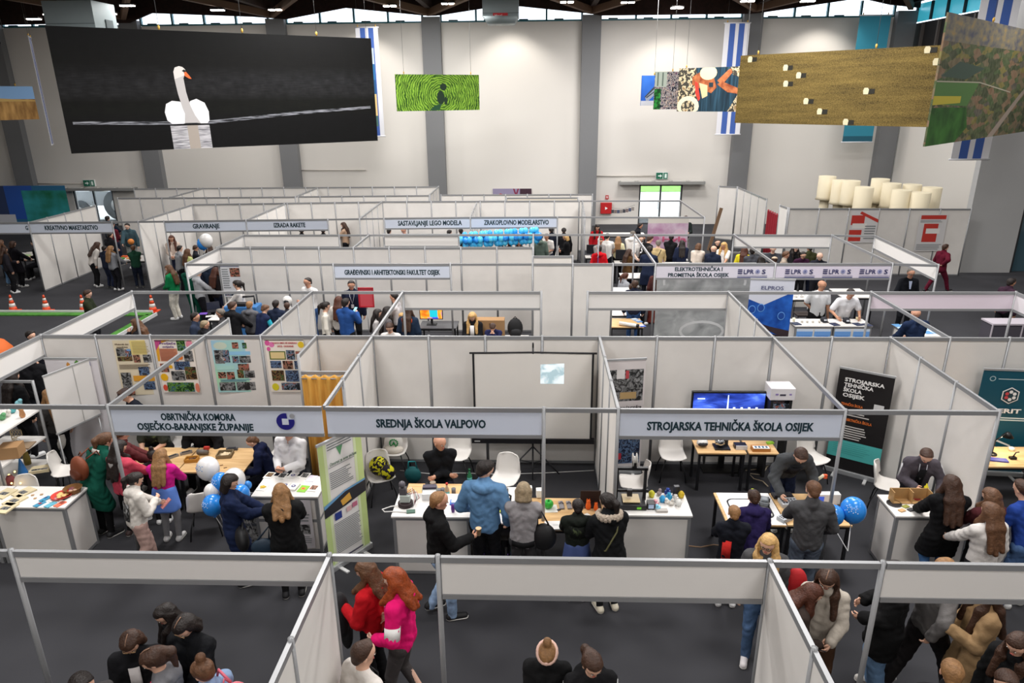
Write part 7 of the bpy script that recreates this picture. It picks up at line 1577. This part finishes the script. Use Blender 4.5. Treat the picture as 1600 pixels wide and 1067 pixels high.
# ---- in the aisle, backs to the camera
I = P(686, 783, 1.82, 70, 'man in a black hoodie with pink print holding a paper cup', ('crop', 'lb'), ('hoodie', '#141415'), ('jeans', '#8fa8c8'), '#1a1a1c', L='down', Rr=(.12, .36, 1.12), stride=.13, head=(12, 5), skin='b', extra=[('patch', -1, -.09, .2, -.055, .29, '#d03a64', 'print', .08), ('patch', -1, -.09, .12, -.055, .185, '#d03a64', 'print', .08)])
q = hand(I, 1); o = E('paper_cup', 'paper cup of coffee held by the man in the black hoodie', 'cup', (q.x+.02, q.y, q.z-.03)); MB().lathe([(.028, 0), (.04, .1), (.041, .1), (.036, .1), (.03, .09)], mat('#d8bc94', .6), n=18).build('body', o); MB().lathe([(.034, .088), (.0, .088)], mat('#c9a87a', .4), n=16).build('coffee', o)
P(757, 735, 1.86, 8, 'tall dark-haired visitor in a blue hoodie at the demonstration table', ('short', 'dk'), ('hoodie', '#5f86ad'), ('jeans', '#17171a'), L=(.24, .2, .98), Rr=(.26, .08, .9), head=(38, 28), w=1.08)
I = P(818, 768, 1.68, 2, 'woman with a grey-blond bob in a grey sweater', ('bob', 'gb'), ('sweater', '#8f8c8e'), ('slim', '#3a3a3c'), '#c9c5c0', L='fwd', Rr='fwd', head=(0, 25), extra=[('patch', -1, -.09, -.02, .09, .03, '#18181a', 'hem', .1)])
bag(I, (.27, -.02, .95), (.17, .1, .2), '#161618', 'black handbag on the shoulder of the woman in grey', strap=(.2, -.02, 1.42))
camo = nodemat('camouflage', lambda nt, v: ramp(nt, noise(nt, v, 9, 2, None, .8), [(.4, '#121512'), (.52, '#2a3222'), (.62, '#4a5238')], 'CONSTANT'), .85)
I = P(903, 792, 1.5, 0, 'boy in a dark camouflage hoodie with a blue jacket tied round him', ('crop', 'dk'), ('hoodie', '#181c18'), ('slim', '#161618'), '#d8d4cc', L='fwd', Rr='fwd', head=(0, 22), extra=[('waist', '#3f4f80'), ('patch', -1, -.08, .17, .08, .28, camo, 'camouflage', .09)])
I = P(945, 785, 1.62, 345, 'woman in a black parka with a fur hood leaning to the boy', ('tail', 'dk'), ('parka', '#131416'), ('slim', '#18181b'), '#d8d0bc', L='fwd', Rr='fwd', lean=8, head=(-25, 22), extra=[('fur',), ('strap', '#5c5a3a', 1)])
bag(I, (.06, -.27, .82), (.21, .09, .14), '#5a5638', 'olive canvas bag on the woman in the parka', 'canvas_bag')
I = P(1200, 850, 1.68, 195, 'fair woman with glasses turning round beside the track table', ('long', 'bl'), ('jacket', '#4a4a4c'), ('jeans', '#4a6284'), '#e4dfe0', L='down', Rr='down', stride=.16, head=(18, 8), extra=[('glasses',), ('patch', 1, -.04, .06, .04, .3, '#1a1a1e')])
obj1('hung_jacket', 'red jacket hanging from the arm of the fair woman with glasses', 'jacket', MB().ell((0, 0, 0), (.13, .11, .22), mat('#b01a20', .7, bump=.5, bscale=8), 14, 10).ell((-.06, .0, -.42), (.07, .08, .34), mat('#a0161c', .7, bump=.5, bscale=8), 12, 10), wpt(I, (-.36, -.02, 1.08)))
I = P(1178, 778, 1.5, 2, 'boy in violet leaning at the track table', ('short', 'br'), ('hoodie', '#2c2450'), ('jeans', '#1c2030'), L='fwd', Rr='fwd', lean=12, head=(0, 25))
I = P(1178, 808, 1.4, 5, 'small fair boy in a navy jacket with a red stripe', ('crop', 'lb'), ('jacket', '#15171f'), ('jeans', K_), L='fwd', Rr='fwd', head=(0, 20), extra=[('patch', -1, -.09, .0, -.02, .2, '#c8302c', 'red_stripe', .092)])
I = P(1271, 766, 1.78, 6, 'man in a grey sweater at the keypads beside the balloons', ('crop', 'mb'), ('sweater', '#48484a'), ('jeans', '#5a6472'), '#777', L='fwd', Rr=(.25, .2, .95), head=(0, 25), w=1.08)
I = P(1487, 757, 1.72, 5, 'girl with long brown hair in a long black coat and jeans', ('long', 'br'), ('coat', '#121214'), ('slim', '#3f6492'), '#333', L='fwd', Rr='fwd', stride=.1, head=(0, 22))
P(1543, 775, 1.66, 355, 'girl with long fair-brown hair in a maroon top behind the white sweater', ('long', 'mb'), ('sweater', '#4a2226'), ('jeans', K_), head=(-20, 18), L='fwd')
I = P(1548, 800, 1.6, 350, 'girl with long wavy hair in a white sweater', ('long', 'mb'), ('sweater', '#cfcac6'), ('slim', '#1c1c20'), '#333', L='fwd', head=(0, 18))
P(1598, 765, 1.75, 340, 'visitor in a blue top at the wooden bench', ('short', 'br'), ('tee', '#24408c'), ('jeans', '#4a6690'), '#ccc', L='fwd', Rr='fwd', lean=15)
I = P(165, 688, 1.7, 25, 'woman in a dark green coat with a brown leather backpack', ('tail', 'mb'), ('coat', '#0f4a3c'), ('slim', '#141416'), '#1a1a1c', L='fwd', Rr='fwd', lean=28, head=(10, 25), extra=[('patch', -1, -.05, .30, .05, .335, '#c9c5bf', 'scarf', .07)])
pack(I, '#74391f', '#5f2d18', 'brown leather backpack on the woman in green', .16, 1.0, -.16)
I = P(176, 702, 1.5, 20, 'child in a coral jacket with a grey hood', ('long', 'dk'), ('hoodie', '#c2475a'), ('slim', '#141416'), '#3a2a28', L='fwd', Rr='fwd', head=(20, 25), extra=[('patch', -1, -.1, .22, .1, .31, '#85827f', 'yoke', .1)])
I = P(212, 750, 1.52, 40, 'girl in a white printed hoodie and pale pink trousers', ('tail', 'dk'), ('hoodie', '#d0cac2'), ('wide', '#b3958c'), '#d8d4cc', L='fwd', Rr=(.1, .3, 1.2), lean=6, stride=-.2, head=(20, 18), extra=[('patch', -1, -.06, .05, .06, .22, photo(4), 'print', .1)])
phone(I, 'pink phone case in the hand of the girl in the white hoodie', -1, '#d08a8a', (.08, .17, .015))
I = P(251, 712, 1.5, 355, 'girl in magenta with a blue padded jacket round her waist', ('long', 'lb'), ('sweater', '#c01c80'), ('slim', '#8f8f92'), '#ddd', L='fwd', Rr='fwd', head=(0, 28), lean=6, extra=[('waist', '#5f86d8', .1, .14)])
P(229, 714, 1.35, 345, 'small dark-haired child squeezed in at the craft table', ('bun', 'dk'), ('sweater', '#2a2426'), ('slim', K_), L='fwd', Rr='fwd', head=(0, 30))
I = P(359, 754, 1.68, 60, 'woman in a navy coat with dark hair at the balloons', ('bob', 'dk'), ('coat', '#1b2542'), ('slim', '#1b2542'), K_, L='fwd', Rr=(.1, .42, 1.1), head=(20, 15))
bag(I, (.3, .06, .88), (.19, .09, .17), '#151517', 'black handbag on the arm of the woman in navy', strap=(.27, .1, 1.1))
I = P(439, 770, 1.68, 345, 'woman with light brown hair in a black jacket reading leaflets', ('mid', 'lb'), ('parka', '#161617'), ('slim', '#18181a'), K_, L='fwd', Rr='fwd', head=(-12, 25))
bag(I, (-.3, -.02, .85), (.16, .06, .13), '#1f3040', 'small dark teal shoulder bag of the woman at the leaflets', strap=(-.2, -.02, 1.15))
P(192, 678, 1.62, 45, 'curly brown-haired woman behind the woman in green', ('curly', 'mb'), ('sweater', '#5a2a2c'), ('slim', K_), L='fwd', Rr='fwd', head=(0, 30))
# ---- inside the front stands
P(687, 692, 1.76, 165, 'bald man in black sitting with folded arms', ('bald', 'gy'), ('sweater', '#141518'), ('jeans', '#1a1c28'), K_, L='cross', Rr='cross', sit=.45, head=(-35, 8), skin='b', w=1.05)
I = P(449, 672, 1.82, 192, 'man in a white shirt looking at his phone', ('short', 'br'), ('shirt', '#d3d1d2'), ('jeans', '#2a2c34'), L='phone', Rr='phone', head=(0, 40), skin='b', w=1.08)
phone(I, 'black phone of the man in the white shirt', 1)
P(395, 690, 1.5, 262, 'boy in a navy jacket with an orange collar drawing at the table', ('crop', 'mb'), ('jacket', '#161c38', 'hood'), ('jeans', '#1a1c26'), L='fwd', Rr='fwd', sit=.45, lean=22, head=(-5, 42), extra=[('patch', -1, -.05, .31, .05, .335, '#d8862c', 'collar', .07)])
P(228, 655, 1.75, 182, 'man in a camouflage shirt working over the craft table', ('short', 'dk'), ('tee', '#33362f'), ('jeans', K_), L=(.06, .45, 1.0), Rr=(.06, .45, 1.0), sit=.5, lean=22, head=(0, 40), extra=[('patch', 1, -.09, .06, .09, .28, camo, 'camouflage', .09)])
P(305, 652, 1.75, 180, 'man in black sitting behind the craft table', ('short', 'dk'), ('jacket', '#141416'), ('jeans', K_), L=(.3, .3, .92), Rr=(.22, .3, .92), sit=.5, lean=14, head=(0, 35))
P(214, 614, 1.76, 225, 'man in a dark cap bending by the cream poster', ('short', 'br'), ('shirt', '#191c26'), ('jeans', K_), L='fwd', Rr='fwd', lean=20, head=(0, 30), extra=[('cap', '#3a2e2c')])
P(1251, 712, 1.8, 178, 'man in grey stooping over the devices on the table', ('short', 'br'), ('jacket', '#434547'), ('jeans', '#1d2438'), L=(.3, .34, .82), Rr=(.24, .46, .86), lean=42, head=(0, 55), skin='a', extra=[('patch', 1, -.06, .16, .06, .3, '#222226')])
I = P(1447, 712, 1.62, 195, 'boy in a grey striped tracksuit bending over the wooden box', ('short', 'br'), ('jacket', '#4a454c'), ('jeans', '#1b1b20'), L=(.25, .45, 1.02), Rr=(.1, .45, 1.05), lean=25, head=(0, 42), extra=[('lanyard', '#c9ccd4', False), ('stripes', '#c9c9cc'), ('patch', 1, -.03, .06, .03, .3, '#17171a')])
# ---- dark crowd by the shelving
P(20, 590, 1.72, 20, 'visitor in black behind the shelving, closest to the picture edge', ('long', 'dk'), ('jacket', '#121214'), ('jeans', K_))
P(48, 560, 1.74, 340, 'visitor in black with one arm raised by the slanting fascia', ('short', 'dk'), ('jacket', '#151518'), ('jeans', '#22262e'), Rr='face')
P(68, 553, 1.7, 10, 'visitor in a dark jacket and blue jeans beside the roll-up', ('short', 'dk'), ('jacket', '#1a1a22'), ('jeans', '#34507c'))
P(76, 618, 1.6, 300, 'girl with long fair hair in a black and white top by the shelving', ('long', 'lb'), ('sweater', '#3a3838'), ('jeans', K_))
# ---- second row of stands
P(213, 506, 1.7, 265, 'woman with long brown hair and a hand at her chin', ('long', 'mb'), ('jacket', '#17171b'), ('jeans', K_), L='face', Rr='cross')
I = P(137, 460, 1.6, 75, 'boy with thick hair in dark green looking at a tablet', ('curly', 'br'), ('sweater', '#2c3222'), ('jeans', '#1e1e22'), L='phone', Rr=(.08, .36, 1.2), head=(0, 22)); phone(I, 'bright tablet held by the boy in dark green', 1, '#24506a', (.18, .26, .012), 'tablet', 'tablet', '#6fc4e8')
P(48, 525, 1.55, 100, 'dark curly-haired child behind the slanting fascia', ('curly', 'dk'), ('sweater', '#24242a'), ('jeans', K_))
P(305, 496, 1.74, 80, 'man with dark hair in a navy sweater at the laptop', ('short', 'dk'), ('sweater', '#2c3446'), ('jeans', K_), sit=.5, head=(0, 10), skin='b')
P(320, 508, 1.7, 40, 'balding man with cropped hair sitting beside the man in navy', ('crop', 'gb'), ('jacket', '#222226'), ('jeans', K_), sit=.5, head=(10, 15), skin='b')
P(345, 490, 1.76, 265, 'grey-haired man sitting across from the man in navy', ('short', 'gy'), ('sweater', '#3c3a3c'), ('jeans', K_), sit=.5, head=(0, 10), skin='b')
P(363, 479, 1.6, 20, 'boy in a black hoodie before the blue machine', ('short', 'br'), ('hoodie', '#1a1a1d'), ('jeans', K_), L='fwd', Rr='fwd', head=(20, 20))
P(390, 477, 1.58, 10, 'boy in a grey hoodie before the blue machine', ('crop', 'lb'), ('hoodie', '#5c5c60'), ('jeans', K_), L='fwd', Rr='fwd')
P(414, 483, 1.6, 35, 'boy in a navy padded vest with turquoise sleeves', ('short', 'mb'), ('vest', '#1c2440', '#2fa3b8'), ('jeans', K_), L='fwd', Rr='fwd', lean=14, head=(0, 35))
P(431, 476, 1.6, 0, 'dark-haired boy in a navy top next to the padded vest', ('short', 'dk'), ('sweater', '#20283c'), ('jeans', K_))
P(446, 479, 1.45, 350, 'brown-haired child at the slanting partition', ('short', 'br'), ('sweater', '#3a3a42'), ('jeans', K_))
q = at(449, 470, 1.3); o = E('toy_robot', 'white rounded robot figure behind the brown-haired child', 'robot', (q.x, q.y, 0)); MB().ell((0, 0, 1.3), (.13, .12, .14), mat('#dedcd8', .4), 14, 10).build('head', o); MB().ell((0, -.1, 1.3), (.07, .04, .05), mat('#222226', .3), 10, 7).build('face', o); MB().lathe([(.12, 0), (.1, 1.1), (.05, 1.2)], mat('#dedcd8', .4)).build('body', o)
P(368, 445, 1.68, 265, 'woman with a dark ponytail in white reaching to the blue machine', ('tail', 'dk'), ('shirt', '#d3cfcb'), ('jeans', '#333'), L=(.1, .42, 1.0), Rr='fwd')
P(481, 441, 1.84, 205, 'man with cropped dark hair in a white shirt and jeans', ('crop', 'dk'), ('tee', '#dad8d6'), ('jeans', '#35507c'), L='cross', Rr='down', head=(10, 10), skin='b')
P(509, 479, 1.68, 70, 'woman with a long dark ponytail in a white blouse', ('tail', 'dk'), ('shirt', '#d8d2c6'), ('jeans', K_))
P(529, 470, 1.66, 5, 'woman with auburn hair behind the man in blue', ('long', 'au'), ('sweater', '#cfc9c2'), ('jeans', K_))
I = P(540, 474, 1.78, 20, 'man in a blue sweater taking a picture with his phone', ('short', 'dk'), ('sweater', '#264a86'), ('jeans', K_), L='phone', Rr=(.1, .32, 1.3)); phone(I, 'bright phone held up by the man in the blue sweater', 1, '#22343c', (.08, .15, .01), scr='#8fd0e4')
P(549, 446, 1.84, 170, 'man in a navy suit with a white badge', ('short', 'dk'), ('jacket', '#1d2136'), ('jeans', K_), extra=[('lanyard', '#cfd4e0')], skin='b', L='down')
P(590, 490, 1.66, 80, 'woman with long dark hair in a black and white top', ('long', 'dk'), ('sweater', '#b9b4b2'), ('jeans', K_), sit=.5)
P(600, 487, 1.64, 60, 'second dark-haired woman beside the woman in black and white', ('long', 'dk'), ('sweater', '#5a5658'), ('jeans', K_), sit=.55)
P(616, 465, 1.8, 275, 'dark-haired man in a white shirt behind the slanting rail', ('short', 'dk'), ('shirt', '#d2ced0'), ('jeans', K_), L='fwd', Rr='fwd', skin='b')
P(609, 512, 1.72, 185, 'young man in white with his head bowed', ('short', 'br'), ('tee', '#dedbd8'), ('jeans', K_), sit=.45, head=(0, 38))
P(627, 496, 1.64, 250, 'woman with fair curls in a black jacket by the post', ('long', 'bl'), ('jacket', '#1a1a1d'), ('jeans', K_), sit=.5)
P(638, 486, 1.66, 10, 'child with long brown hair in a navy and orange jacket', ('long', 'br'), ('jacket', '#1e2c40'), ('jeans', K_), extra=[('patch', -1, -.08, .27, .08, .33, '#d8542c', 'yoke', .09)])
I = P(738, 495, 1.68, 183, 'blonde woman in a black blazer looking at a phone', ('long', 'bl'), ('jacket', '#18181b'), ('jeans', K_), L='phone', Rr='phone', sit=.45, head=(0, 32), extra=[('patch', 1, -.03, .1, .03, .3, '#dcd8d6')]); phone(I, 'phone in the hands of the blonde woman', 1)
P(770, 511, 1.5, 185, 'boy in navy crouching before the cardboard box', ('short', 'br'), ('sweater', '#23264a'), ('jeans', K_), L='face', Rr='face', sit=.4, lean=20, head=(0, 65))
P(977, 432, 1.6, 60, 'girl in grey with a red-brown ponytail at the white table', ('tail', 'au'), ('sweater', '#9a9ca2'), ('jeans', K_), sit=.45)
P(988, 449, 1.5, 70, 'brown curly-haired child by the girl in grey', ('curly', 'br'), ('sweater', '#26262a'), ('jeans', K_), sit=.42)
P(1015, 391, 1.78, 15, 'man in a navy coat between the two rails', ('short', 'dk'), ('coat', '#1b2338'), ('jeans', '#161820'), '#333', L='fwd', Rr='fwd', lean=12, head=(0, 20))
plaid = nodemat('plaid_red', lambda nt, v: ramp(nt, noise(nt, v, 14, 1), [(.45, '#7a2a22'), (.55, '#3a2a20')], 'CONSTANT'), .8)
P(1029, 424, 1.68, 20, 'visitor in a long plaid skirt under the cream fascia', ('long', 'br'), ('sweater', '#4a2a28'), ('skirt', '#6a2c24'), K_)
P(992, 445, 1.72, 10, 'visitor in blue jeans behind the wooden table', ('short', 'br'), ('jacket', '#1c2030'), ('jeans', '#3a5a8c'))
P(1284, 446, 1.86, 170, 'shaven-headed man in a white shirt behind the counter', ('bald', 'dk'), ('tee', '#d8dadc'), ('jeans', '#18181a'), L='down', Rr='back', head=(-20, 15), skin='d', w=1.12)
P(1329, 459, 1.84, 180, 'dark-haired man in white leaning on the counter with both hands', ('short', 'dk'), ('tee', '#d5d5d8'), ('jeans', '#18181a'), L=(.26, .36, 1.0), Rr=(.26, .36, 1.0), lean=22, head=(0, 25), skin='d', w=1.1)
P(1431, 491, 1.8, 350, 'big bald man in a blue jacket seen from behind', ('bald', 'dk'), ('jacket', '#1c2a46'), ('jeans', K_), L='fwd', Rr='fwd', skin='b', w=1.25, lean=8)
P(1423, 427, 1.82, 182, 'older man in a dark suit and light blue shirt', ('crop', 'gy'), ('suit', '#16181d'), ('jeans', '#16181d'), K_, skin='b', extra=[('glasses',)])
P(1477, 387, 1.68, 70, 'running boy in a burgundy tracksuit', ('short', 'br'), ('jacket', '#5c1428'), ('jeans', '#581428'), K_, L=(.2, .28, 1.12), Rr=(.2, -.15, 1.1), stride=.5, head=(0, 5))
P(1580, 442, 1.78, 75, 'dark-haired man in a plum jacket at the far entrance', ('short', 'dk'), ('jacket', '#3a2634'), ('jeans', K_), skin='d', stride=.25)
# ---- crowd by the glazed door
FG = [(936, 389, 1.7, 350, 'person in a bright red hoodie', 'crop dk', 'hoodie #c8141e', 0), (938, 377, 1.7, 150, 'person leaning in behind the red hoodie', 'short br', 'sweater #8a8684', 0), (949, 370, 1.76, 15, 'person in a white polo beside the high table', 'short dk', 'tee #dcd9d5', 0), (966, 374, 1.66, 10, 'girl with long fair hair between two white shirts', 'long lb', 'tee #d8d0a8', 0), (987, 366, 1.82, 30, 'broad man in a white hoodie', 'crop gy', 'hoodie #dad6d2', 6), (1001, 374, 1.78, 170, 'dark-haired man in white facing the camera', 'short dk', 'tee #d8d4d0', 10), (1015, 374, 1.8, 60, 'man in a black jersey with a white 5', 'short br', 'tee #151517', 18), (983, 394, 1.66, 60, 'woman with long brown hair in a brown coat', 'long br', 'coat #4a341c', 0), (1038, 381, 1.74, 20, 'man in a tan shirt with a dark strap', 'crop gy', 'shirt #b8a276', 0), (1049, 372, 1.7, 30, 'dark-haired visitor next to the tan shirt', 'short dk', 'jacket #17171a', 0), (1073, 381, 1.72, 5, 'woman with long dark hair in a navy jacket', 'long dk', 'jacket #1b2238', 0), (1084, 385, 1.66, 15, 'woman with brown hair in a cream top', 'bob mb', 'sweater #d0c4b8', 0), (1115, 390, 1.78, 30, 'bald man in a navy suit', 'bald dk', 'jacket #1d2436', 0), (1131, 384, 1.7, 215, 'blonde woman in a white blouse', 'long bl', 'tee #dedad6', 0), (1123, 379, 1.74, 170, 'dark-haired person with glasses behind the bald man', 'short dk', 'jacket #2a2420', 0), (1029, 351, 1.8, 160, 'dark-haired man in white by the roll-up', 'short dk', 'shirt #d8cfc4', 0), (1043, 356, 1.72, 330, 'dark curly visitor before the glazed door', 'curly dk', 'sweater #1d2026', 0), (1072, 342, 1.82, 175, 'bearded man in a dark green sweater', 'crop br', 'sweater #1e2624', 0), (933, 356, 1.66, 170, 'woman in red by the fire cabinet', 'long dk', 'jacket #b01c24', 0), (1000, 353, 1.7, 90, 'visitor in black at the edge of the roll-up', 'short dk', 'jacket #14161c', 12),
 (1163, 391, 1.68, 20, 'woman with brown hair in a yellow blouse', 'long au', 'sweater #d8c82c', 0), (1176, 393, 1.76, 10, 'man in dark grey next to the yellow blouse', 'short dk', 'sweater #45464c', 0), (1190, 405, 1.62, 10, 'dark-haired visitor behind the slanting rail', 'long dk', 'jacket #1c1c1e', 0), (1208, 389, 1.8, 185, 'man in a charcoal shirt under the cream fascia', 'crop br', 'tee #3a3c42', 0), (1210, 407, 1.66, 15, 'visitor in a beige cap', 'short br', 'jacket #8a7a6a', 0), (1228, 399, 1.68, 110, 'curly-haired woman in beige', 'curly mb', 'jacket #a89a8c', 0), (1243, 388, 1.72, 170, 'woman in black with a bowed head', 'long dk', 'jacket #17171a', 0), (1255, 399, 1.66, 180, 'dark-haired visitor in plum', 'short dk', 'sweater #3a1c34', 12), (1263, 388, 1.74, 0, 'visitor in an olive jacket', 'short dk', 'jacket #3a3c24', 0), (1281, 401, 1.78, 200, 'bald man at the end of the crowd under the cream fascia', 'bald dk', 'jacket #22242c', 0),
 (845, 371, 1.68, 15, 'visitor in a grey-green hoodie', 'short dk', 'hoodie #5c6a60', 0), (854, 370, 1.68, 200, 'person in white facing the grey-green hoodie', 'short br', 'tee #dcd6d0', 14), (861, 360, 1.76, 320, 'man in a black jacket with white stripes', 'short dk', 'jacket #181c28', 0), (881, 361, 1.74, 350, 'dark-haired man behind the blonde woman in black', 'short dk', 'jacket #17171a', 0), (884, 371, 1.7, 270, 'blonde woman in a black jacket holding papers', 'bob bl', 'jacket #141416', 0), (783, 380, 1.6, 180, 'dark-haired child below the balloon garland', 'short dk', 'sweater #1c1c20', 0), (811, 380, 1.6, 170, 'second child below the balloon garland', 'long br', 'sweater #22201e', 0), (797, 379, 1.62, 20, 'child with a brown ponytail below the garland', 'tail br', 'sweater #2a1c1e', 0), (537, 352, 1.68, 275, 'woman with long brown hair in beige', 'long br', 'sweater #b0937c', 0), (505, 361, 1.68, 0, 'dark-haired visitor under the end of the rocket sign', 'short dk', 'jacket #1a1a1c', 0), (473, 361, 1.68, 5, 'dark-haired visitor in the middle of the rocket stand', 'curly dk', 'jacket #1a1a1c', 0), (439, 362, 1.6, 10, 'brown-haired visitor at the start of the rocket stand', 'short br', 'jacket #2a2426', 0), (608, 362, 1.6, 5, 'dark-haired child at the brick models', 'short dk', 'sweater #3a2a2c', 0), (631, 360, 1.72, 240, 'man in a bright blue shirt at the brick models', 'bald dk', 'tee #1f4fb8', 0), (702, 364, 1.66, 20, 'visitor in dark olive by the brick models', 'short dk', 'jacket #33301f', 0), (720, 362, 1.66, 340, 'visitor in black next to the garland', 'short dk', 'jacket #16161a', 0),
 (268, 373, 1.72, 165, 'smiling girl with long auburn hair in beige', 'long au', 'sweater #c2b0a4', 0), (281, 389, 1.66, 40, 'young man in a grey marled sweater', 'short dk', 'sweater #8a8c90', 6), (293, 394, 1.6, 30, 'girl with light brown hair next to the grey sweater', 'long mb', 'tee #c9d08a', 0), (306, 388, 1.66, 60, 'dark-haired visitor beneath the blue balloon', 'short br', 'sweater #22242c', 0), (327, 388, 1.62, 330, 'brown-haired visitor beside the slanting fascia', 'long br', 'sweater #2a2224', 0), (264, 420, 1.68, 275, 'girl in a brown and green top and white trousers', 'long mb', 'hoodie #157a48', 0), (295, 419, 1.76, 10, 'man in a green tracksuit half hidden by the fascia', 'short dk', 'hoodie #0f4a3a', 0), (309, 427, 1.68, 50, 'young man in a pale grey hoodie and black trousers', 'short dk', 'hoodie #a4a6aa', 0), (327, 413, 1.78, 5, 'visitor in a dark blue padded jacket behind the fascia', 'short dk', 'puffer #1d2636', 0), (337, 424, 1.68, 20, 'visitor with long reddish hair at the slanting fascia', 'long au', 'jacket #2a2426', 0),
 (20, 382, 1.66, 30, 'woman in a black floral dress and white shoes', 'bob br', 'coat #1c1a20', 0), (7, 391, 1.62, 40, 'visitor beside the floral dress', 'long br', 'jacket #26242a', 0), (1, 380, 1.66, 20, 'visitor in blue jeans cut by the picture edge', 'long mb', 'jacket #1a1a1d', 0), (52, 381, 1.74, 260, 'man in black sitting at the pale green models', 'crop dk', 'sweater #141416', 0), (152, 383, 1.64, 40, 'girl with long hair in a white top bending to the table', 'long br', 'sweater #d5cfc8', 22), (163, 389, 1.5, 20, 'small boy in navy between the two girls', 'short dk', 'jacket #22283a', 0), (173, 389, 1.58, 20, 'girl with long fair-brown hair in a grey jacket', 'long lb', 'jacket #85878c', 0), (172, 368, 1.7, 20, 'dark-haired visitor in black at the model table', 'short dk', 'jacket #15161a', 10), (208, 388, 1.52, 330, 'boy in a dark green sweater and white shoes', 'short mb', 'sweater #1c4030', 0), (199, 354, 1.78, 165, 'man in grey-blue holding an orange ball', 'short dk', 'jacket #3a5058', 0), (207, 334, 1.78, 180, 'dark-haired visitor with a raised camera in the far aisle', 'curly dk', 'sweater #77787c', 0), (175, 352, 1.74, 10, 'visitor in a red checked shirt under the sign post', 'short dk', 'shirt #5a1c28', 0), (168, 342, 1.72, 10, 'dark-haired visitor outside by the machine door', 'short dk', 'jacket #1c2a3c', 0)]
LC = {'person in a white polo beside the high table': '#14161c', 'girl in a brown and green top and white trousers': '#d0cbc0', 'man in a green tracksuit half hidden by the fascia': '#0f4a3a', 'boy in a dark green sweater and white shoes': '#1a2030', 'visitor in blue jeans cut by the picture edge': '#5a7898', 'bearded man in a dark green sweater': '#8a8c88', 'man in a black jersey with a white 5': '#4a5048', 'man in grey-blue holding an orange ball': '#8a8f8c'}
SEAT = {'man in black sitting at the pale green models': .5}
INFO = {}
for j, (x, y, h, f_, lab, hr, tp, ln) in enumerate(FG):
    a, b_ = hr.split(); t, c = tp.split(); arm = ('down', 'fwd', 'hold', 'cross', 'phone')[(j*7) % 5]
    far = y < 412 and x > 700
    lbl = lab+(' in the crowd' if len(lab.split()) < 6 else '')
    INFO[lab] = P(x, y, h, f_, lbl, (a, b_), (t, c), ('jeans', LC.get(lab, ('#1a1a1d', '#20263a', '#1d1d22')[j % 3])), ('#ddd', '#333', '#ddd')[j % 3], L=arm, Rr=('down', 'fwd', 'hold')[(j*5) % 3] if arm != 'cross' else 'cross', lean=ln, head=((j*37) % 41-20, 8+(j*13) % 16), skin='abc'[j % 3], sit=SEAT.get(lab), lod=2)
I = INFO['man in grey-blue holding an orange ball']; obj1('basketball', 'orange ball in the arms of the man in grey-blue', 'ball', MB().ell((0, 0, 0), (.12, .12, .12), mat('#d8843c', .6, bump=.1), 14, 10), wpt(I, (-.1, .3, 1.12)))
I = INFO['man in a black jersey with a white 5']; q = wpt(I, _tor(I, 0, -.098, .19)); o = E('jersey_number', 'white 5', 'lettering', (0, 0, 0)); bpy.data.objects.remove(o)
t_ = text('5', I['root'], (0, 0, 0), mat('#e8e6e4', .6), .24, name='number'); t_.matrix_local = Matrix.Translation(_tor(I, 0, -.1, .13)) @ Matrix.Rotation(R(-I['face']*0), 4, 'Z') @ Matrix.Rotation(R(-18), 4, 'X')
for lab in ('visitor in a beige cap',): EXTRA['cap'](INFO[lab], '#cdb79c')
EXTRA['stripes'](INFO['man in a black jacket with white stripes'], '#e0e0e4')
EXTRA['strap'](INFO['man in a tan shirt with a dark strap'], '#221e1c', 1)
